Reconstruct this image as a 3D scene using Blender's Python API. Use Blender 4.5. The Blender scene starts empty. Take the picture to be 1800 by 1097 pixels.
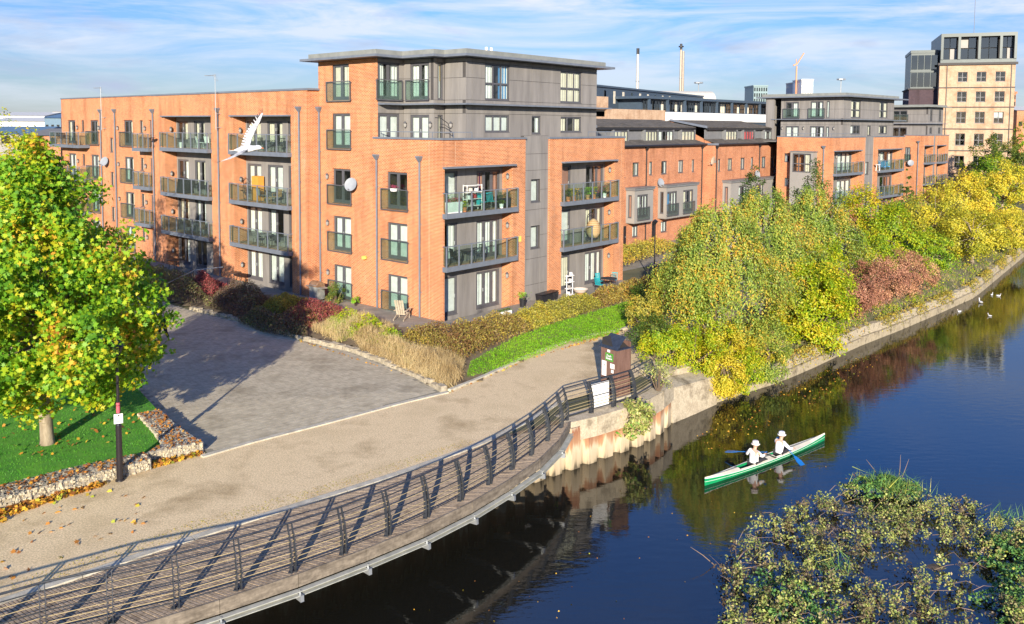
import bpy, math, random
import numpy as np
from math import sin, cos, tan, radians, pi, sqrt, atan2, hypot
from mathutils import Vector, Matrix, Euler

SC = bpy.context.scene
COL = SC.collection
RND = random.Random(7)
NR = np.random.RandomState(11)

# ------------------------------------------------------------------ camera
cam_data = bpy.data.cameras.new('camera'); cam = bpy.data.objects.new('camera', cam_data); COL.objects.link(cam)
_p, _r = radians(3.842), radians(-.342)
_f = Vector((0, cos(_p), -sin(_p))); _d = Vector((0, -sin(_p), -cos(_p))); _x = Vector((1, 0, 0))
_x2 = cos(_r) * _x + sin(_r) * _d; _d2 = -sin(_r) * _x + cos(_r) * _d
cam.matrix_world = Matrix(((_x2.x, -_d2.x, -_f.x, 0), (_x2.y, -_d2.y, -_f.y, 0), (_x2.z, -_d2.z, -_f.z, 11.0), (0, 0, 0, 1)))
cam_data.sensor_width = 36; cam_data.lens = 1490.4 / 1800 * 36
cam_data.shift_y = -(548.5 - 321) / 1800
cam_data.clip_start = .1; cam_data.clip_end = 9000
SC.camera = cam

# ------------------------------------------------------------------ light
SUN_EL, SUN_AZ = radians(16.0), radians(183.0)      # low autumn sun behind the camera
world = bpy.data.worlds.new('World'); SC.world = world; world.use_nodes = True
wn, wl = world.node_tree.nodes, world.node_tree.links
bg = wn['Background']
sky = wn.new('ShaderNodeTexSky'); sky.sky_type = 'NISHITA'; sky.sun_disc = False
sky.sun_elevation = SUN_EL; sky.sun_rotation = SUN_AZ
sky.air_density = 1.0; sky.dust_density = .35; sky.ozone_density = 2.6
tc = wn.new('ShaderNodeTexCoord')
def wnode(t, **k):
    n = wn.new(t)
    for a, b in k.items(): setattr(n, a, b)
    return n
mp = wnode('ShaderNodeMapping'); mp.inputs['Scale'].default_value = (2.2, 2.2, 17); mp.inputs['Rotation'].default_value = (0, .035, 0)
wl.new(tc.outputs['Generated'], mp.inputs['Vector'])
nz = wnode('ShaderNodeTexNoise'); nz.inputs['Scale'].default_value = 1.5; nz.inputs['Detail'].default_value = 9
nz.inputs['Roughness'].default_value = .62; nz.inputs['Distortion'].default_value = .6
wl.new(mp.outputs[0], nz.inputs['Vector'])
cr = wnode('ShaderNodeValToRGB'); cr.color_ramp.elements[0].position = .40; cr.color_ramp.elements[1].position = .62
wl.new(nz.outputs['Fac'], cr.inputs[0])
sep = wnode('ShaderNodeSeparateXYZ'); wl.new(tc.outputs['Generated'], sep.inputs[0])
mr = wnode('ShaderNodeMapRange'); mr.inputs[1].default_value = .01; mr.inputs[2].default_value = .15; mr.inputs[3].default_value = .35; mr.inputs[4].default_value = 1
wl.new(sep.outputs['Z'], mr.inputs[0])
mr2 = wnode('ShaderNodeMapRange'); mr2.inputs[1].default_value = .15; mr2.inputs[2].default_value = .32; mr2.inputs[3].default_value = 1; mr2.inputs[4].default_value = .12
wl.new(sep.outputs['Z'], mr2.inputs[0])
mu = wnode('ShaderNodeMath', operation='MULTIPLY'); wl.new(cr.outputs[0], mu.inputs[0]); wl.new(mr.outputs[0], mu.inputs[1])
mu2 = wnode('ShaderNodeMath', operation='MULTIPLY'); wl.new(mu.outputs[0], mu2.inputs[0]); wl.new(mr2.outputs[0], mu2.inputs[1])
hs = wnode('ShaderNodeMixRGB', blend_type='MULTIPLY'); hs.inputs[0].default_value = 1; hr_ = wnode('ShaderNodeValToRGB'); wl.new(sep.outputs['Z'], hr_.inputs[0]); _e = hr_.color_ramp.elements; _e[0].position = .06; _e[0].color = (.54, .63, .93, 1); _e[1].position = .32; _e[1].color = (.46, .92, 1.7, 1); wl.new(hr_.outputs[0], hs.inputs[2])
wl.new(sky.outputs[0], hs.inputs[1])
mx = wnode('ShaderNodeMixRGB'); mx.inputs[2].default_value = (5.9, 6.3, 7.2, 1)
wl.new(mu2.outputs[0], mx.inputs[0]); wl.new(hs.outputs[0], mx.inputs[1])
# grey-bottomed cumulus patches
mp3 = wnode('ShaderNodeMapping'); mp3.inputs['Scale'].default_value = (5, 5, 17); mp3.inputs['Location'].default_value = (1.3, .4, .2)
wl.new(tc.outputs['Generated'], mp3.inputs['Vector'])
nz3 = wnode('ShaderNodeTexNoise'); nz3.inputs['Scale'].default_value = 1.6; nz3.inputs['Detail'].default_value = 8; nz3.inputs['Roughness'].default_value = .55
wl.new(mp3.outputs[0], nz3.inputs['Vector'])
cr3 = wnode('ShaderNodeValToRGB'); cr3.color_ramp.elements[0].position = .55; cr3.color_ramp.elements[1].position = .78
wl.new(nz3.outputs['Fac'], cr3.inputs[0])
mu3 = wnode('ShaderNodeMath', operation='MULTIPLY'); wl.new(cr3.outputs[0], mu3.inputs[0]); wl.new(mr2.outputs[0], mu3.inputs[1])
mx3 = wnode('ShaderNodeMixRGB'); mx3.inputs[2].default_value = (3.6, 4.2, 5.6, 1)
wl.new(mu3.outputs[0], mx3.inputs[0]); wl.new(mx.outputs[0], mx3.inputs[1])
wl.new(mx3.outputs[0], bg.inputs['Color']); bg.inputs['Strength'].default_value = .074
sd = bpy.data.lights.new('sun', 'SUN'); sd.energy = 5; sd.angle = radians(.5); sd.color = (1, .89, .71)
sun = bpy.data.objects.new('sun', sd); COL.objects.link(sun)
_sv = Vector((sin(SUN_AZ) * cos(SUN_EL), cos(SUN_AZ) * cos(SUN_EL), sin(SUN_EL)))   # towards the sun
sun.rotation_euler = _sv.to_track_quat('Z', 'Y').to_euler()
vs = SC.view_settings; vs.view_transform = 'Standard'; vs.look = 'None'; vs.exposure = .95; vs.gamma = 1; vs.use_curve_mapping = False
SC.cycles.max_bounces = 8; SC.cycles.transparent_max_bounces = 16; SC.cycles.glossy_bounces = 4
SC.cycles.caustics_reflective = False; SC.cycles.caustics_refractive = False

# ------------------------------------------------------------------ helpers
class MB:
    """collects polygons; build() links them as one mesh object"""
    def __init__(s): s.v = []; s.f = []; s.m = []
    def poly(s, pts, mi=0):
        i = len(s.v); s.v += [tuple(p) for p in pts]; s.f.append(tuple(range(i, i + len(pts)))); s.m.append(mi)
    def hexa(s, P, mi=0, flip=False):      # 8 points: bottom 4 (ccw), top 4
        i = len(s.v); s.v += [tuple(p) for p in P]
        F = [(3, 2, 1, 0), (4, 5, 6, 7), (0, 1, 5, 4), (1, 2, 6, 5), (2, 3, 7, 6), (3, 0, 4, 7)]
        for f in F:
            if flip: f = f[::-1]
            s.f.append(tuple(i + k for k in f)); s.m.append(mi)
    def box(s, x0, x1, y0, y1, z0, z1, mi=0):
        s.hexa([(x0, y0, z0), (x1, y0, z0), (x1, y1, z0), (x0, y1, z0), (x0, y0, z1), (x1, y0, z1), (x1, y1, z1), (x0, y1, z1)], mi)
    def bar(s, a, b, w, h=None, up=(0, 0, 1), mi=0):      # rectangular bar from a to b
        a, b = Vector(a), Vector(b); h = h or w; d = (b - a)
        if d.length < 1e-6: return
        d.normalize(); u = Vector(up)
        if abs(d.dot(u)) > .98: u = Vector((1, 0, 0))
        r = d.cross(u).normalized(); u = r.cross(d)
        q = [-r * w / 2 - u * h / 2, r * w / 2 - u * h / 2, r * w / 2 + u * h / 2, -r * w / 2 + u * h / 2]
        s.hexa([a + k for k in q] + [b + k for k in q], mi)
    def tube(s, pts, rad, n=6, mi=0, cap=True):
        pts = [Vector(p) for p in pts]; rad = rad if isinstance(rad, (list, tuple)) else [rad] * len(pts)
        base = len(s.v); k = len(pts)
        ref = None
        for i, p in enumerate(pts):
            d = (pts[min(i + 1, k - 1)] - pts[max(i - 1, 0)]).normalized()
            if ref is None: ref = Vector((0, 0, 1)) if abs(d.z) < .9 else Vector((1, 0, 0))
            r = d.cross(ref).normalized(); u = r.cross(d)
            for j in range(n):
                a = 2 * pi * j / n; s.v.append(tuple(p + (r * cos(a) + u * sin(a)) * rad[i]))
        for i in range(k - 1):
            for j in range(n):
                a = base + i * n + j; b = base + i * n + (j + 1) % n
                s.f.append((a, b, b + n, a + n)); s.m.append(mi)
        if cap:
            s.f.append(tuple(base + j for j in range(n))[::-1]); s.m.append(mi)
            s.f.append(tuple(base + (k - 1) * n + j for j in range(n))); s.m.append(mi)
    def lathe(s, prof, c=(0, 0, 0), n=12, mi=0):        # prof: (radius, z)
        base = len(s.v)
        for r, z in prof:
            for j in range(n):
                a = 2 * pi * j / n; s.v.append((c[0] + r * cos(a), c[1] + r * sin(a), c[2] + z))
        for i in range(len(prof) - 1):
            for j in range(n):
                a = base + i * n + j; b = base + i * n + (j + 1) % n
                s.f.append((a, b, b + n, a + n)); s.m.append(mi)
    def prism(s, poly, z0, z1, mi=0):
        k = len(poly)
        ar = sum(poly[i][0] * poly[(i + 1) % k][1] - poly[(i + 1) % k][0] * poly[i][1] for i in range(k))
        if ar < 0: poly = poly[::-1]
        i = len(s.v); s.v += [(p[0], p[1], z0) for p in poly] + [(p[0], p[1], z1) for p in poly]
        s.f.append(tuple(i + j for j in range(k))[::-1]); s.m.append(mi)
        s.f.append(tuple(i + k + j for j in range(k))); s.m.append(mi)
        for j in range(k):
            s.f.append((i + j, i + (j + 1) % k, i + k + (j + 1) % k, i + k + j)); s.m.append(mi)
    def mesh(s, name, mats):
        me = bpy.data.meshes.new(name); me.from_pydata(s.v, [], s.f)
        if not isinstance(mats, (list, tuple)): mats = [mats]
        for m in mats: me.materials.append(m)
        if len(mats) > 1: me.polygons.foreach_set('material_index', s.m)
        me.update(); return me
    def build(s, name, mats, parent=None, smooth=False, **tags):
        me = s.mesh(name, mats)
        if smooth: me.polygons.foreach_set('use_smooth', [True] * len(me.polygons))
        return link(name, me, parent, **tags)
def link(name, data, parent=None, loc=None, rz=None, **tags):
    o = bpy.data.objects.new(name, data); COL.objects.link(o)
    if parent is not None: o.parent = parent
    if loc is not None: o.location = loc
    if rz is not None: o.rotation_euler = (0, 0, rz)
    for k, v in tags.items(): o[k] = v
    return o
def thing(name, label, cat, loc=(0, 0, 0), rz=0, group=None):
    o = link(name, None, None, loc, rz, label=label, category=cat)
    o.empty_display_size = .3
    if group: o['group'] = group
    return o
def tag(o, label, cat, group=None):
    o['label'] = label; o['category'] = cat
    if group: o['group'] = group
    return o
def copy_tree(o, parent=None):
    c = o.copy(); COL.objects.link(c); c.parent = parent
    for ch in list(o.children): copy_tree(ch, c)
    return c

# ------------------------------------------------------------------ materials
MATS = {}
def newmat(name):
    m = bpy.data.materials.new(name); m.use_nodes = True; MATS[name] = m
    return m, m.node_tree.nodes, m.node_tree.links, m.node_tree.nodes['Principled BSDF']
def ramp(nd, stops):
    e = nd.color_ramp.elements
    while len(e) > 1: e.remove(e[-1])
    e[0].position = stops[0][0]; e[0].color = (*stops[0][1], 1)
    for p, c in stops[1:]:
        k = e.new(p); k.color = (*c, 1)
def mottled(name, c1, c2, scale=2, rough=.8, bump=0, bscale=40, metal=0, spec=.5, c3=None, stretch=None, detail=6, world=False):
    m, n, l, b = newmat(name)
    t = n.new('ShaderNodeNewGeometry' if world else 'ShaderNodeTexCoord'); mp = n.new('ShaderNodeMapping'); l.new(t.outputs['Position' if world else 'Object'], mp.inputs[0])
    if stretch: mp.inputs['Scale'].default_value = stretch
    z = n.new('ShaderNodeTexNoise'); z.inputs['Scale'].default_value = scale; z.inputs['Detail'].default_value = detail
    z.inputs['Roughness'].default_value = .65
    l.new(mp.outputs[0], z.inputs['Vector'])
    r = n.new('ShaderNodeValToRGB'); l.new(z.outputs['Fac'], r.inputs[0])
    ramp(r, [(.32, c1), (.68, c2)] if c3 is None else [(.3, c1), (.5, c2), (.7, c3)])
    l.new(r.outputs[0], b.inputs['Base Color']); b.inputs['Roughness'].default_value = rough; b.inputs['Metallic'].default_value = metal
    b.inputs['Specular IOR Level'].default_value = spec
    if bump:
        z2 = n.new('ShaderNodeTexNoise'); z2.inputs['Scale'].default_value = bscale; z2.inputs['Detail'].default_value = 3
        l.new(t.outputs['Position' if world else 'Object'], z2.inputs['Vector'])
        bp = n.new('ShaderNodeBump'); bp.inputs['Strength'].default_value = bump; bp.inputs['Distance'].default_value = .02
        l.new(z2.outputs['Fac'], bp.inputs['Height']); l.new(bp.outputs[0], b.inputs['Normal'])
    return m
def flat(name, c, rough=.6, metal=0, spec=.5):
    d = tuple(min(1, k * 1.12) for k in c); e = tuple(k * .88 for k in c)
    return mottled(name, e, d, 3, rough, 0, metal=metal, spec=spec)
def brick(name, a, b_, mort, dark, stain=(.55, .42, .36)):
    m, n, l, b = newmat(name)
    t = n.new('ShaderNodeTexCoord'); s = n.new('ShaderNodeSeparateXYZ'); l.new(t.outputs['Object'], s.inputs[0])
    ad = n.new('ShaderNodeMath'); ad.operation = 'ADD'; l.new(s.outputs[0], ad.inputs[0]); l.new(s.outputs[1], ad.inputs[1])
    cb = n.new('ShaderNodeCombineXYZ'); l.new(ad.outputs[0], cb.inputs[0]); l.new(s.outputs[2], cb.inputs[1])
    k = n.new('ShaderNodeTexBrick'); l.new(cb.outputs[0], k.inputs['Vector'])
    k.inputs['Scale'].default_value = 1; k.inputs['Brick Width'].default_value = .225; k.inputs['Row Height'].default_value = .075
    k.inputs['Mortar Size'].default_value = .010; k.inputs['Mortar Smooth'].default_value = .2; k.inputs['Bias'].default_value = 0
    k.inputs['Color1'].default_value = (*a, 1); k.inputs['Color2'].default_value = (*b_, 1); k.inputs['Mortar'].default_value = (*mort, 1)
    z = n.new('ShaderNodeTexNoise'); z.inputs['Scale'].default_value = .55; z.inputs['Detail'].default_value = 7; z.inputs['Roughness'].default_value = .7
    l.new(t.outputs['Object'], z.inputs['Vector'])
    r = n.new('ShaderNodeValToRGB'); ramp(r, [(.35, dark), (.55, (1, 1, 1)), (.72, (1.0, .98, .95))]); l.new(z.outputs['Fac'], r.inputs[0])
    mm = n.new('ShaderNodeMixRGB'); mm.blend_type = 'MULTIPLY'; mm.inputs[0].default_value = 1
    l.new(k.outputs['Color'], mm.inputs[1]); l.new(r.outputs[0], mm.inputs[2])
    # rain streaks and soot down the wall
    z4 = n.new('ShaderNodeTexNoise'); z4.inputs['Scale'].default_value = 1.3; z4.inputs['Detail'].default_value = 6; mp4 = n.new('ShaderNodeMapping'); mp4.inputs['Scale'].default_value = (1.4, 1.4, .12)
    l.new(t.outputs['Object'], mp4.inputs[0]); l.new(mp4.outputs[0], z4.inputs['Vector']); r4 = n.new('ShaderNodeValToRGB'); ramp(r4, [(.30, (.72, .70, .68)), (.5, (1, 1, 1)), (.75, (1.0, 1.0, 1.0))]); l.new(z4.outputs['Fac'], r4.inputs[0])
    m4 = n.new('ShaderNodeMixRGB'); m4.blend_type = 'MULTIPLY'; m4.inputs[0].default_value = .8; l.new(mm.outputs[0], m4.inputs[1]); l.new(r4.outputs[0], m4.inputs[2]); mm = m4
    # pale lime bloom
    z3 = n.new('ShaderNodeTexNoise'); z3.inputs['Scale'].default_value = .33; z3.inputs['Detail'].default_value = 9; z3.inputs['Roughness'].default_value = .75
    mp = n.new('ShaderNodeMapping'); mp.inputs['Location'].default_value = (5, 3, 1); mp.inputs['Scale'].default_value = (1, 1, .6)
    l.new(t.outputs['Object'], mp.inputs[0]); l.new(mp.outputs[0], z3.inputs['Vector'])
    r3 = n.new('ShaderNodeValToRGB'); ramp(r3, [(.60, (0, 0, 0)), (.78, (.55, .55, .55))]); l.new(z3.outputs['Fac'], r3.inputs[0])
    m3 = n.new('ShaderNodeMixRGB'); m3.inputs[2].default_value = (*stain, 1); l.new(r3.outputs[0], m3.inputs[0]); l.new(mm.outputs[0], m3.inputs[1])
    l.new(m3.outputs[0], b.inputs['Base Color']); b.inputs['Roughness'].default_value = .9; b.inputs['Specular IOR Level'].default_value = .2
    bp = n.new('ShaderNodeBump'); bp.inputs['Strength'].default_value = .2; bp.inputs['Distance'].default_value = .01; bp.invert = True
    l.new(k.outputs['Fac'], bp.inputs['Height']); l.new(bp.outputs[0], b.inputs['Normal'])
    return m
M_brick = brick('orange_brick', (.54, .168, .050), (.37, .100, .030), (.64, .46, .31), (.80, .78, .78))
M_brick2 = brick('red_brick', (.50, .165, .06), (.37, .105, .04), (.54, .38, .27), (.80, .78, .78))
M_buff = brick('buff_brick', (.50, .34, .22), (.42, .26, .165), (.50, .41, .32), (.75, .66, .6))
M_dkbrick = brick('dark_brick', (.10, .065, .075), (.07, .05, .06), (.05, .04, .05), (.8, .8, .8), (.2, .15, .15))
M_clad = mottled('grey_cladding', (.165, .155, .15), (.245, .23, .22), 1.1, .55, .05, 30, stretch=(1.6, 1.6, .22))
M_clad_b = mottled('pale_grey_cladding', (.24, .23, .22), (.28, .27, .255), .6, .55)
M_core = flat('joint_dark', (.06, .055, .055), .8)
M_frame = flat('grey_frame', (.085, .085, .098), .45)
M_metal = flat('blue_grey_metal', (.15, .17, .21), .42, .1)
M_fascia = mottled('roof_fascia', (.17, .18, .17), (.24, .25, .235), 1.5, .5)
M_roof = flat('roof_felt', (.16, .16, .155), .9)
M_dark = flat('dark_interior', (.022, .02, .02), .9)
M_blind = flat('white_blind', (.66, .68, .66), .8)
M_cream = flat('cream_curtain', (.62, .57, .46), .85)
M_blue = flat('blue_curtain', (.05, .2, .42), .8)
M_purple = flat('purple_curtain', (.14, .01, .09), .8)
M_pink = flat('dusky_curtain', (.34, .17, .13), .8)
M_redc = flat('red_curtain', (.5, .05, .06), .8)
M_tan = flat('tan_blind', (.36, .26, .11), .8)
M_white = flat('white_paint', (.78, .78, .77), .5)
M_black = flat('black_metal', (.018, .018, .022), .4)
M_iron = mottled('dark_iron', (.02, .023, .03), (.045, .05, .06), 8, .45)
M_galv = flat('galvanised_steel', (.36, .38, .40), .4, .5)
M_deck = mottled('balcony_boards', (.22, .16, .10), (.34, .26, .16), 3, .8, stretch=(1, 1, 1))
M_soil = mottled('soil', (.06, .045, .03), (.14, .10, .07), 3, .95, .5, 20)
def glassmat(name, tint, base=.06, rough=.03, k=1.0, film=0):
    m, n, l, b = newmat(name); n.remove(b); out = n['Material Output']
    tr = n.new('ShaderNodeBsdfTransparent'); tr.inputs[0].default_value = (*tint, 1)
    gl = n.new('ShaderNodeBsdfGlossy'); gl.inputs['Roughness'].default_value = rough
    fr = n.new('ShaderNodeFresnel'); ge = n.new('ShaderNodeNewGeometry'); io = n.new('ShaderNodeMapRange')      # same fresnel from either side
    io.inputs[3].default_value = 1.5; io.inputs[4].default_value = 1 / 1.5; l.new(ge.outputs['Backfacing'], io.inputs[0]); l.new(io.outputs[0], fr.inputs['IOR'])
    mm = n.new('ShaderNodeMath'); mm.operation = 'MULTIPLY_ADD'; mm.inputs[1].default_value = k; mm.inputs[2].default_value = base; mm.use_clamp = True
    l.new(fr.outputs[0], mm.inputs[0])
    if film:
        df = n.new('ShaderNodeBsdfDiffuse'); df.inputs[0].default_value = (.42, .50, .47, 1); m0 = n.new('ShaderNodeMixShader'); m0.inputs[0].default_value = film
        l.new(tr.outputs[0], m0.inputs[1]); l.new(df.outputs[0], m0.inputs[2]); tr = m0
    mx = n.new('ShaderNodeMixShader'); l.new(mm.outputs[0], mx.inputs[0]); l.new(tr.outputs[0], mx.inputs[1]); l.new(gl.outputs[0], mx.inputs[2])
    l.new(mx.outputs[0], out.inputs[0]); return m
M_pane = glassmat('window_glass', (.88, .93, .92), .06)
M_rail = glassmat('rail_glass', (.86, .94, .91), .03, film=.015)
M_mirror = glassmat('tower_glass', (.22, .30, .33), .10)
def leafmat(name, stops, trans=.35, rough=.5):
    m, n, l, b = newmat(name); out = n['Material Output']
    a = n.new('ShaderNodeAttribute'); a.attribute_name = 'tint'
    r = n.new('ShaderNodeValToRGB'); ramp(r, stops); l.new(a.outputs['Fac'], r.inputs[0])
    l.new(r.outputs[0], b.inputs['Base Color']); b.inputs['Roughness'].default_value = rough; b.inputs['Specular IOR Level'].default_value = .35
    t = n.new('ShaderNodeBsdfTranslucent'); l.new(r.outputs[0], t.inputs[0])
    mx = n.new('ShaderNodeMixShader'); mx.inputs[0].default_value = trans
    l.new(b.outputs[0], mx.inputs[1]); l.new(t.outputs[0], mx.inputs[2]); l.new(mx.outputs[0], out.inputs[0]); return m
L_plane = leafmat('plane_leaves', [(0, (.04, .13, .012)), (.28, (.11, .29, .018)), (.5, (.22, .42, .02)), (.7, (.40, .50, .02)), (.84, (.68, .50, .03)), (.93, (.68, .34, .04)), (1, (.45, .16, .04))])
L_birch = leafmat('birch_leaves', [(0, (.10, .18, .03)), (.3, (.24, .36, .06)), (.6, (.42, .48, .08)), (.8, (.64, .48, .06)), (.95, (.68, .38, .05))], .4)
L_lime = leafmat('yellow_green_leaves', [(0, (.10, .23, .015)), (.4, (.30, .43, .015)), (.75, (.55, .50, .02)), (1, (.66, .40, .03))])
L_green = leafmat('green_leaves', [(0, (.025, .06, .012)), (.5, (.07, .13, .02)), (.85, (.15, .20, .03)), (1, (.3, .25, .04))], .25)
L_yellow = leafmat('yellow_leaves', [(0, (.30, .34, .03)), (.4, (.66, .58, .05)), (.8, (.80, .58, .05)), (1, (.64, .32, .04))], .4)
L_red = leafmat('red_leaves', [(0, (.20, .11, .06)), (.4, (.34, .14, .09)), (.7, (.50, .26, .15)), (1, (.62, .40, .16))], .2)
L_crim = leafmat('crimson_leaves', [(0, (.09, .05, .04)), (.45, (.20, .05, .05)), (.8, (.36, .08, .08)), (1, (.30, .22, .06))], .2)
L_hedge = leafmat('hedge_leaves', [(0, (.13, .065, .035)), (.35, (.25, .14, .05)), (.6, (.26, .23, .05)), (.85, (.42, .30, .05)), (1, (.48, .18, .05))], .2)
L_hedgey = leafmat('yellowing_hedge_leaves', [(0, (.12, .10, .03)), (.35, (.27, .27, .05)), (.65, (.46, .40, .05)), (1, (.54, .30, .05))], .25)
L_dark = leafmat('dark_shrub_leaves', [(0, (.07, .04, .035)), (.5, (.16, .10, .07)), (.8, (.16, .19, .06)), (1, (.32, .30, .08))], .2)
L_dry = leafmat('dry_grass', [(0, (.30, .20, .09)), (.4, (.58, .44, .22)), (.75, (.72, .58, .32)), (.9, (.42, .44, .08)), (1, (.28, .46, .04))], .3)
L_grass = leafmat('lawn_grass', [(0, (.03, .17, .01)), (.5, (.08, .33, .015)), (1, (.18, .46, .03))], .25)
L_limeg = leafmat('lime_ground_cover', [(0, (.10, .28, .01)), (.5, (.20, .44, .015)), (1, (.32, .50, .03))], .25)
L_fallen = leafmat('fallen_leaf', [(0, (.16, .06, .02)), (.4, (.38, .15, .03)), (.7, (.60, .32, .03)), (.9, (.62, .46, .05)), (1, (.2, .3, .03))], .1)
L_isl = leafmat('weed_leaves', [(0, (.09, .06, .04)), (.25, (.26, .20, .10)), (.5, (.22, .30, .07)), (.72, (.48, .50, .13)), (.86, (.45, .33, .17)), (1, (.12, .32, .04))], .25)
L_islg = leafmat('cress_leaves', [(0, (.04, .12, .035)), (.5, (.10, .24, .06)), (.9, (.22, .36, .08)), (1, (.5, .48, .08))], .2)
M_bark = mottled('grey_brown_bark', (.16, .12, .08), (.34, .28, .20), 6, .9, .5, 30, stretch=(1, 1, .3))
M_twig = flat('twigs', (.14, .10, .07), .9)
M_birchbark = mottled('birch_bark', (.1, .08, .06), (.5, .48, .44), 4, .8, stretch=(1, 1, 3))
# ------------------------------------------------------------------ building kit
class Fac:
    """a facade frame: origin (x, y), s along the wall, o outwards"""
    def __init__(s, o, sd, nd): s.o, s.sd, s.nd = o, sd, nd; s.flip = (sd[0] * nd[1] - sd[1] * nd[0]) > 0
    def pt(s, a, o, z): return (s.o[0] + s.sd[0] * a + s.nd[0] * o, s.o[1] + s.sd[1] * a + s.nd[1] * o, z)
    def box(s, mb, s0, s1, o0, o1, z0, z1, mi=0):
        if s1 < s0: s0, s1 = s1, s0
        if o1 < o0: o0, o1 = o1, o0
        P = [s.pt(s0, o1, z0), s.pt(s1, o1, z0), s.pt(s1, o0, z0), s.pt(s0, o0, z0)]
        Q = [(p[0], p[1], z1) for p in P]
        mb.hexa(P + Q, mi, s.flip)
def FR(x, y): return Fac((x, y), (1, 0), (0, -1))      # faces the river (-y), s along +x
def FL(x, y=0): return Fac((x, y), (0, 1), (-1, 0))    # faces left (-x), s along +y
def minus(s0, s1, z0, z1, holes):
    hs = [(max(a, s0), min(b, s1), max(c, z0), min(d, z1)) for a, b, c, d in holes if a < s1 and b > s0 and c < z1 and d > z0]
    xs = sorted({s0, s1} | {h[0] for h in hs} | {h[1] for h in hs}); out = []
    for a, b in zip(xs, xs[1:]):
        if b - a < 1e-4: continue
        m = (a + b) / 2; z = z0
        for h in sorted([h for h in hs if h[0] < m < h[1]], key=lambda h: h[2]):
            if h[2] > z + 1e-4: out.append((a, b, z, h[2]))
            z = max(z, h[3])
        if z1 > z + 1e-4: out.append((a, b, z, z1))
    return out
def wall(B, F, s0, s1, z0, z1, holes, mat, th=.3, name='wall', o=0):
    mb = MB()
    for a, b, c, d in minus(s0, s1, z0, z1, holes): F.box(mb, a, b, o - th, o, c, d)
    return mb.build(name, mat, B)
def clad(B, F, sc, zc, holes, mat=None, o=0, gap=.022, th=.03):
    """cladding: a dark backing wall with separate proud panels"""
    mat = mat or M_clad
    wall(B, F, sc[0], sc[-1], zc[0], zc[-1], holes, M_core, .25, 'backing_wall', o - th)
    for i in range(len(sc) - 1):
        for j in range(len(zc) - 1):
            a, b, c, d = sc[i] + gap / 2, sc[i + 1] - gap / 2, zc[j] + gap / 2, zc[j + 1] - gap / 2
            if i == 0: a = sc[0]
            if i == len(sc) - 2: b = sc[-1]
            mb = MB()
            for r in minus(a, b, c, d, holes): F.box(mb, r[0], r[1], o - th, o + RND.uniform(-.002, .002), r[2], r[3])
            if mb.f: mb.build('cladding_panel', mat, B)
CURT = {'blind': M_blind, 'white': M_blind, 'cream': M_cream, 'blue': M_blue, 'purple': M_purple, 'pink': M_pink, 'red': M_redc, 'tan': M_tan}
def curtain_strip(mb, F, a, b, o, z0, z1, wavy=True):
    n = max(2, int((b - a) / .07)) if wavy else 1
    pts = [(a + (b - a) * i / n, o + (sin(i * 1.9 + a * 7) * .022 if wavy else 0)) for i in range(n + 1)]
    for (p, q), (r, t) in zip(pts, pts[1:]): mb.poly([F.pt(p, q, z0), F.pt(r, t, z0), F.pt(r, t, z1), F.pt(p, q, z1)])
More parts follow.
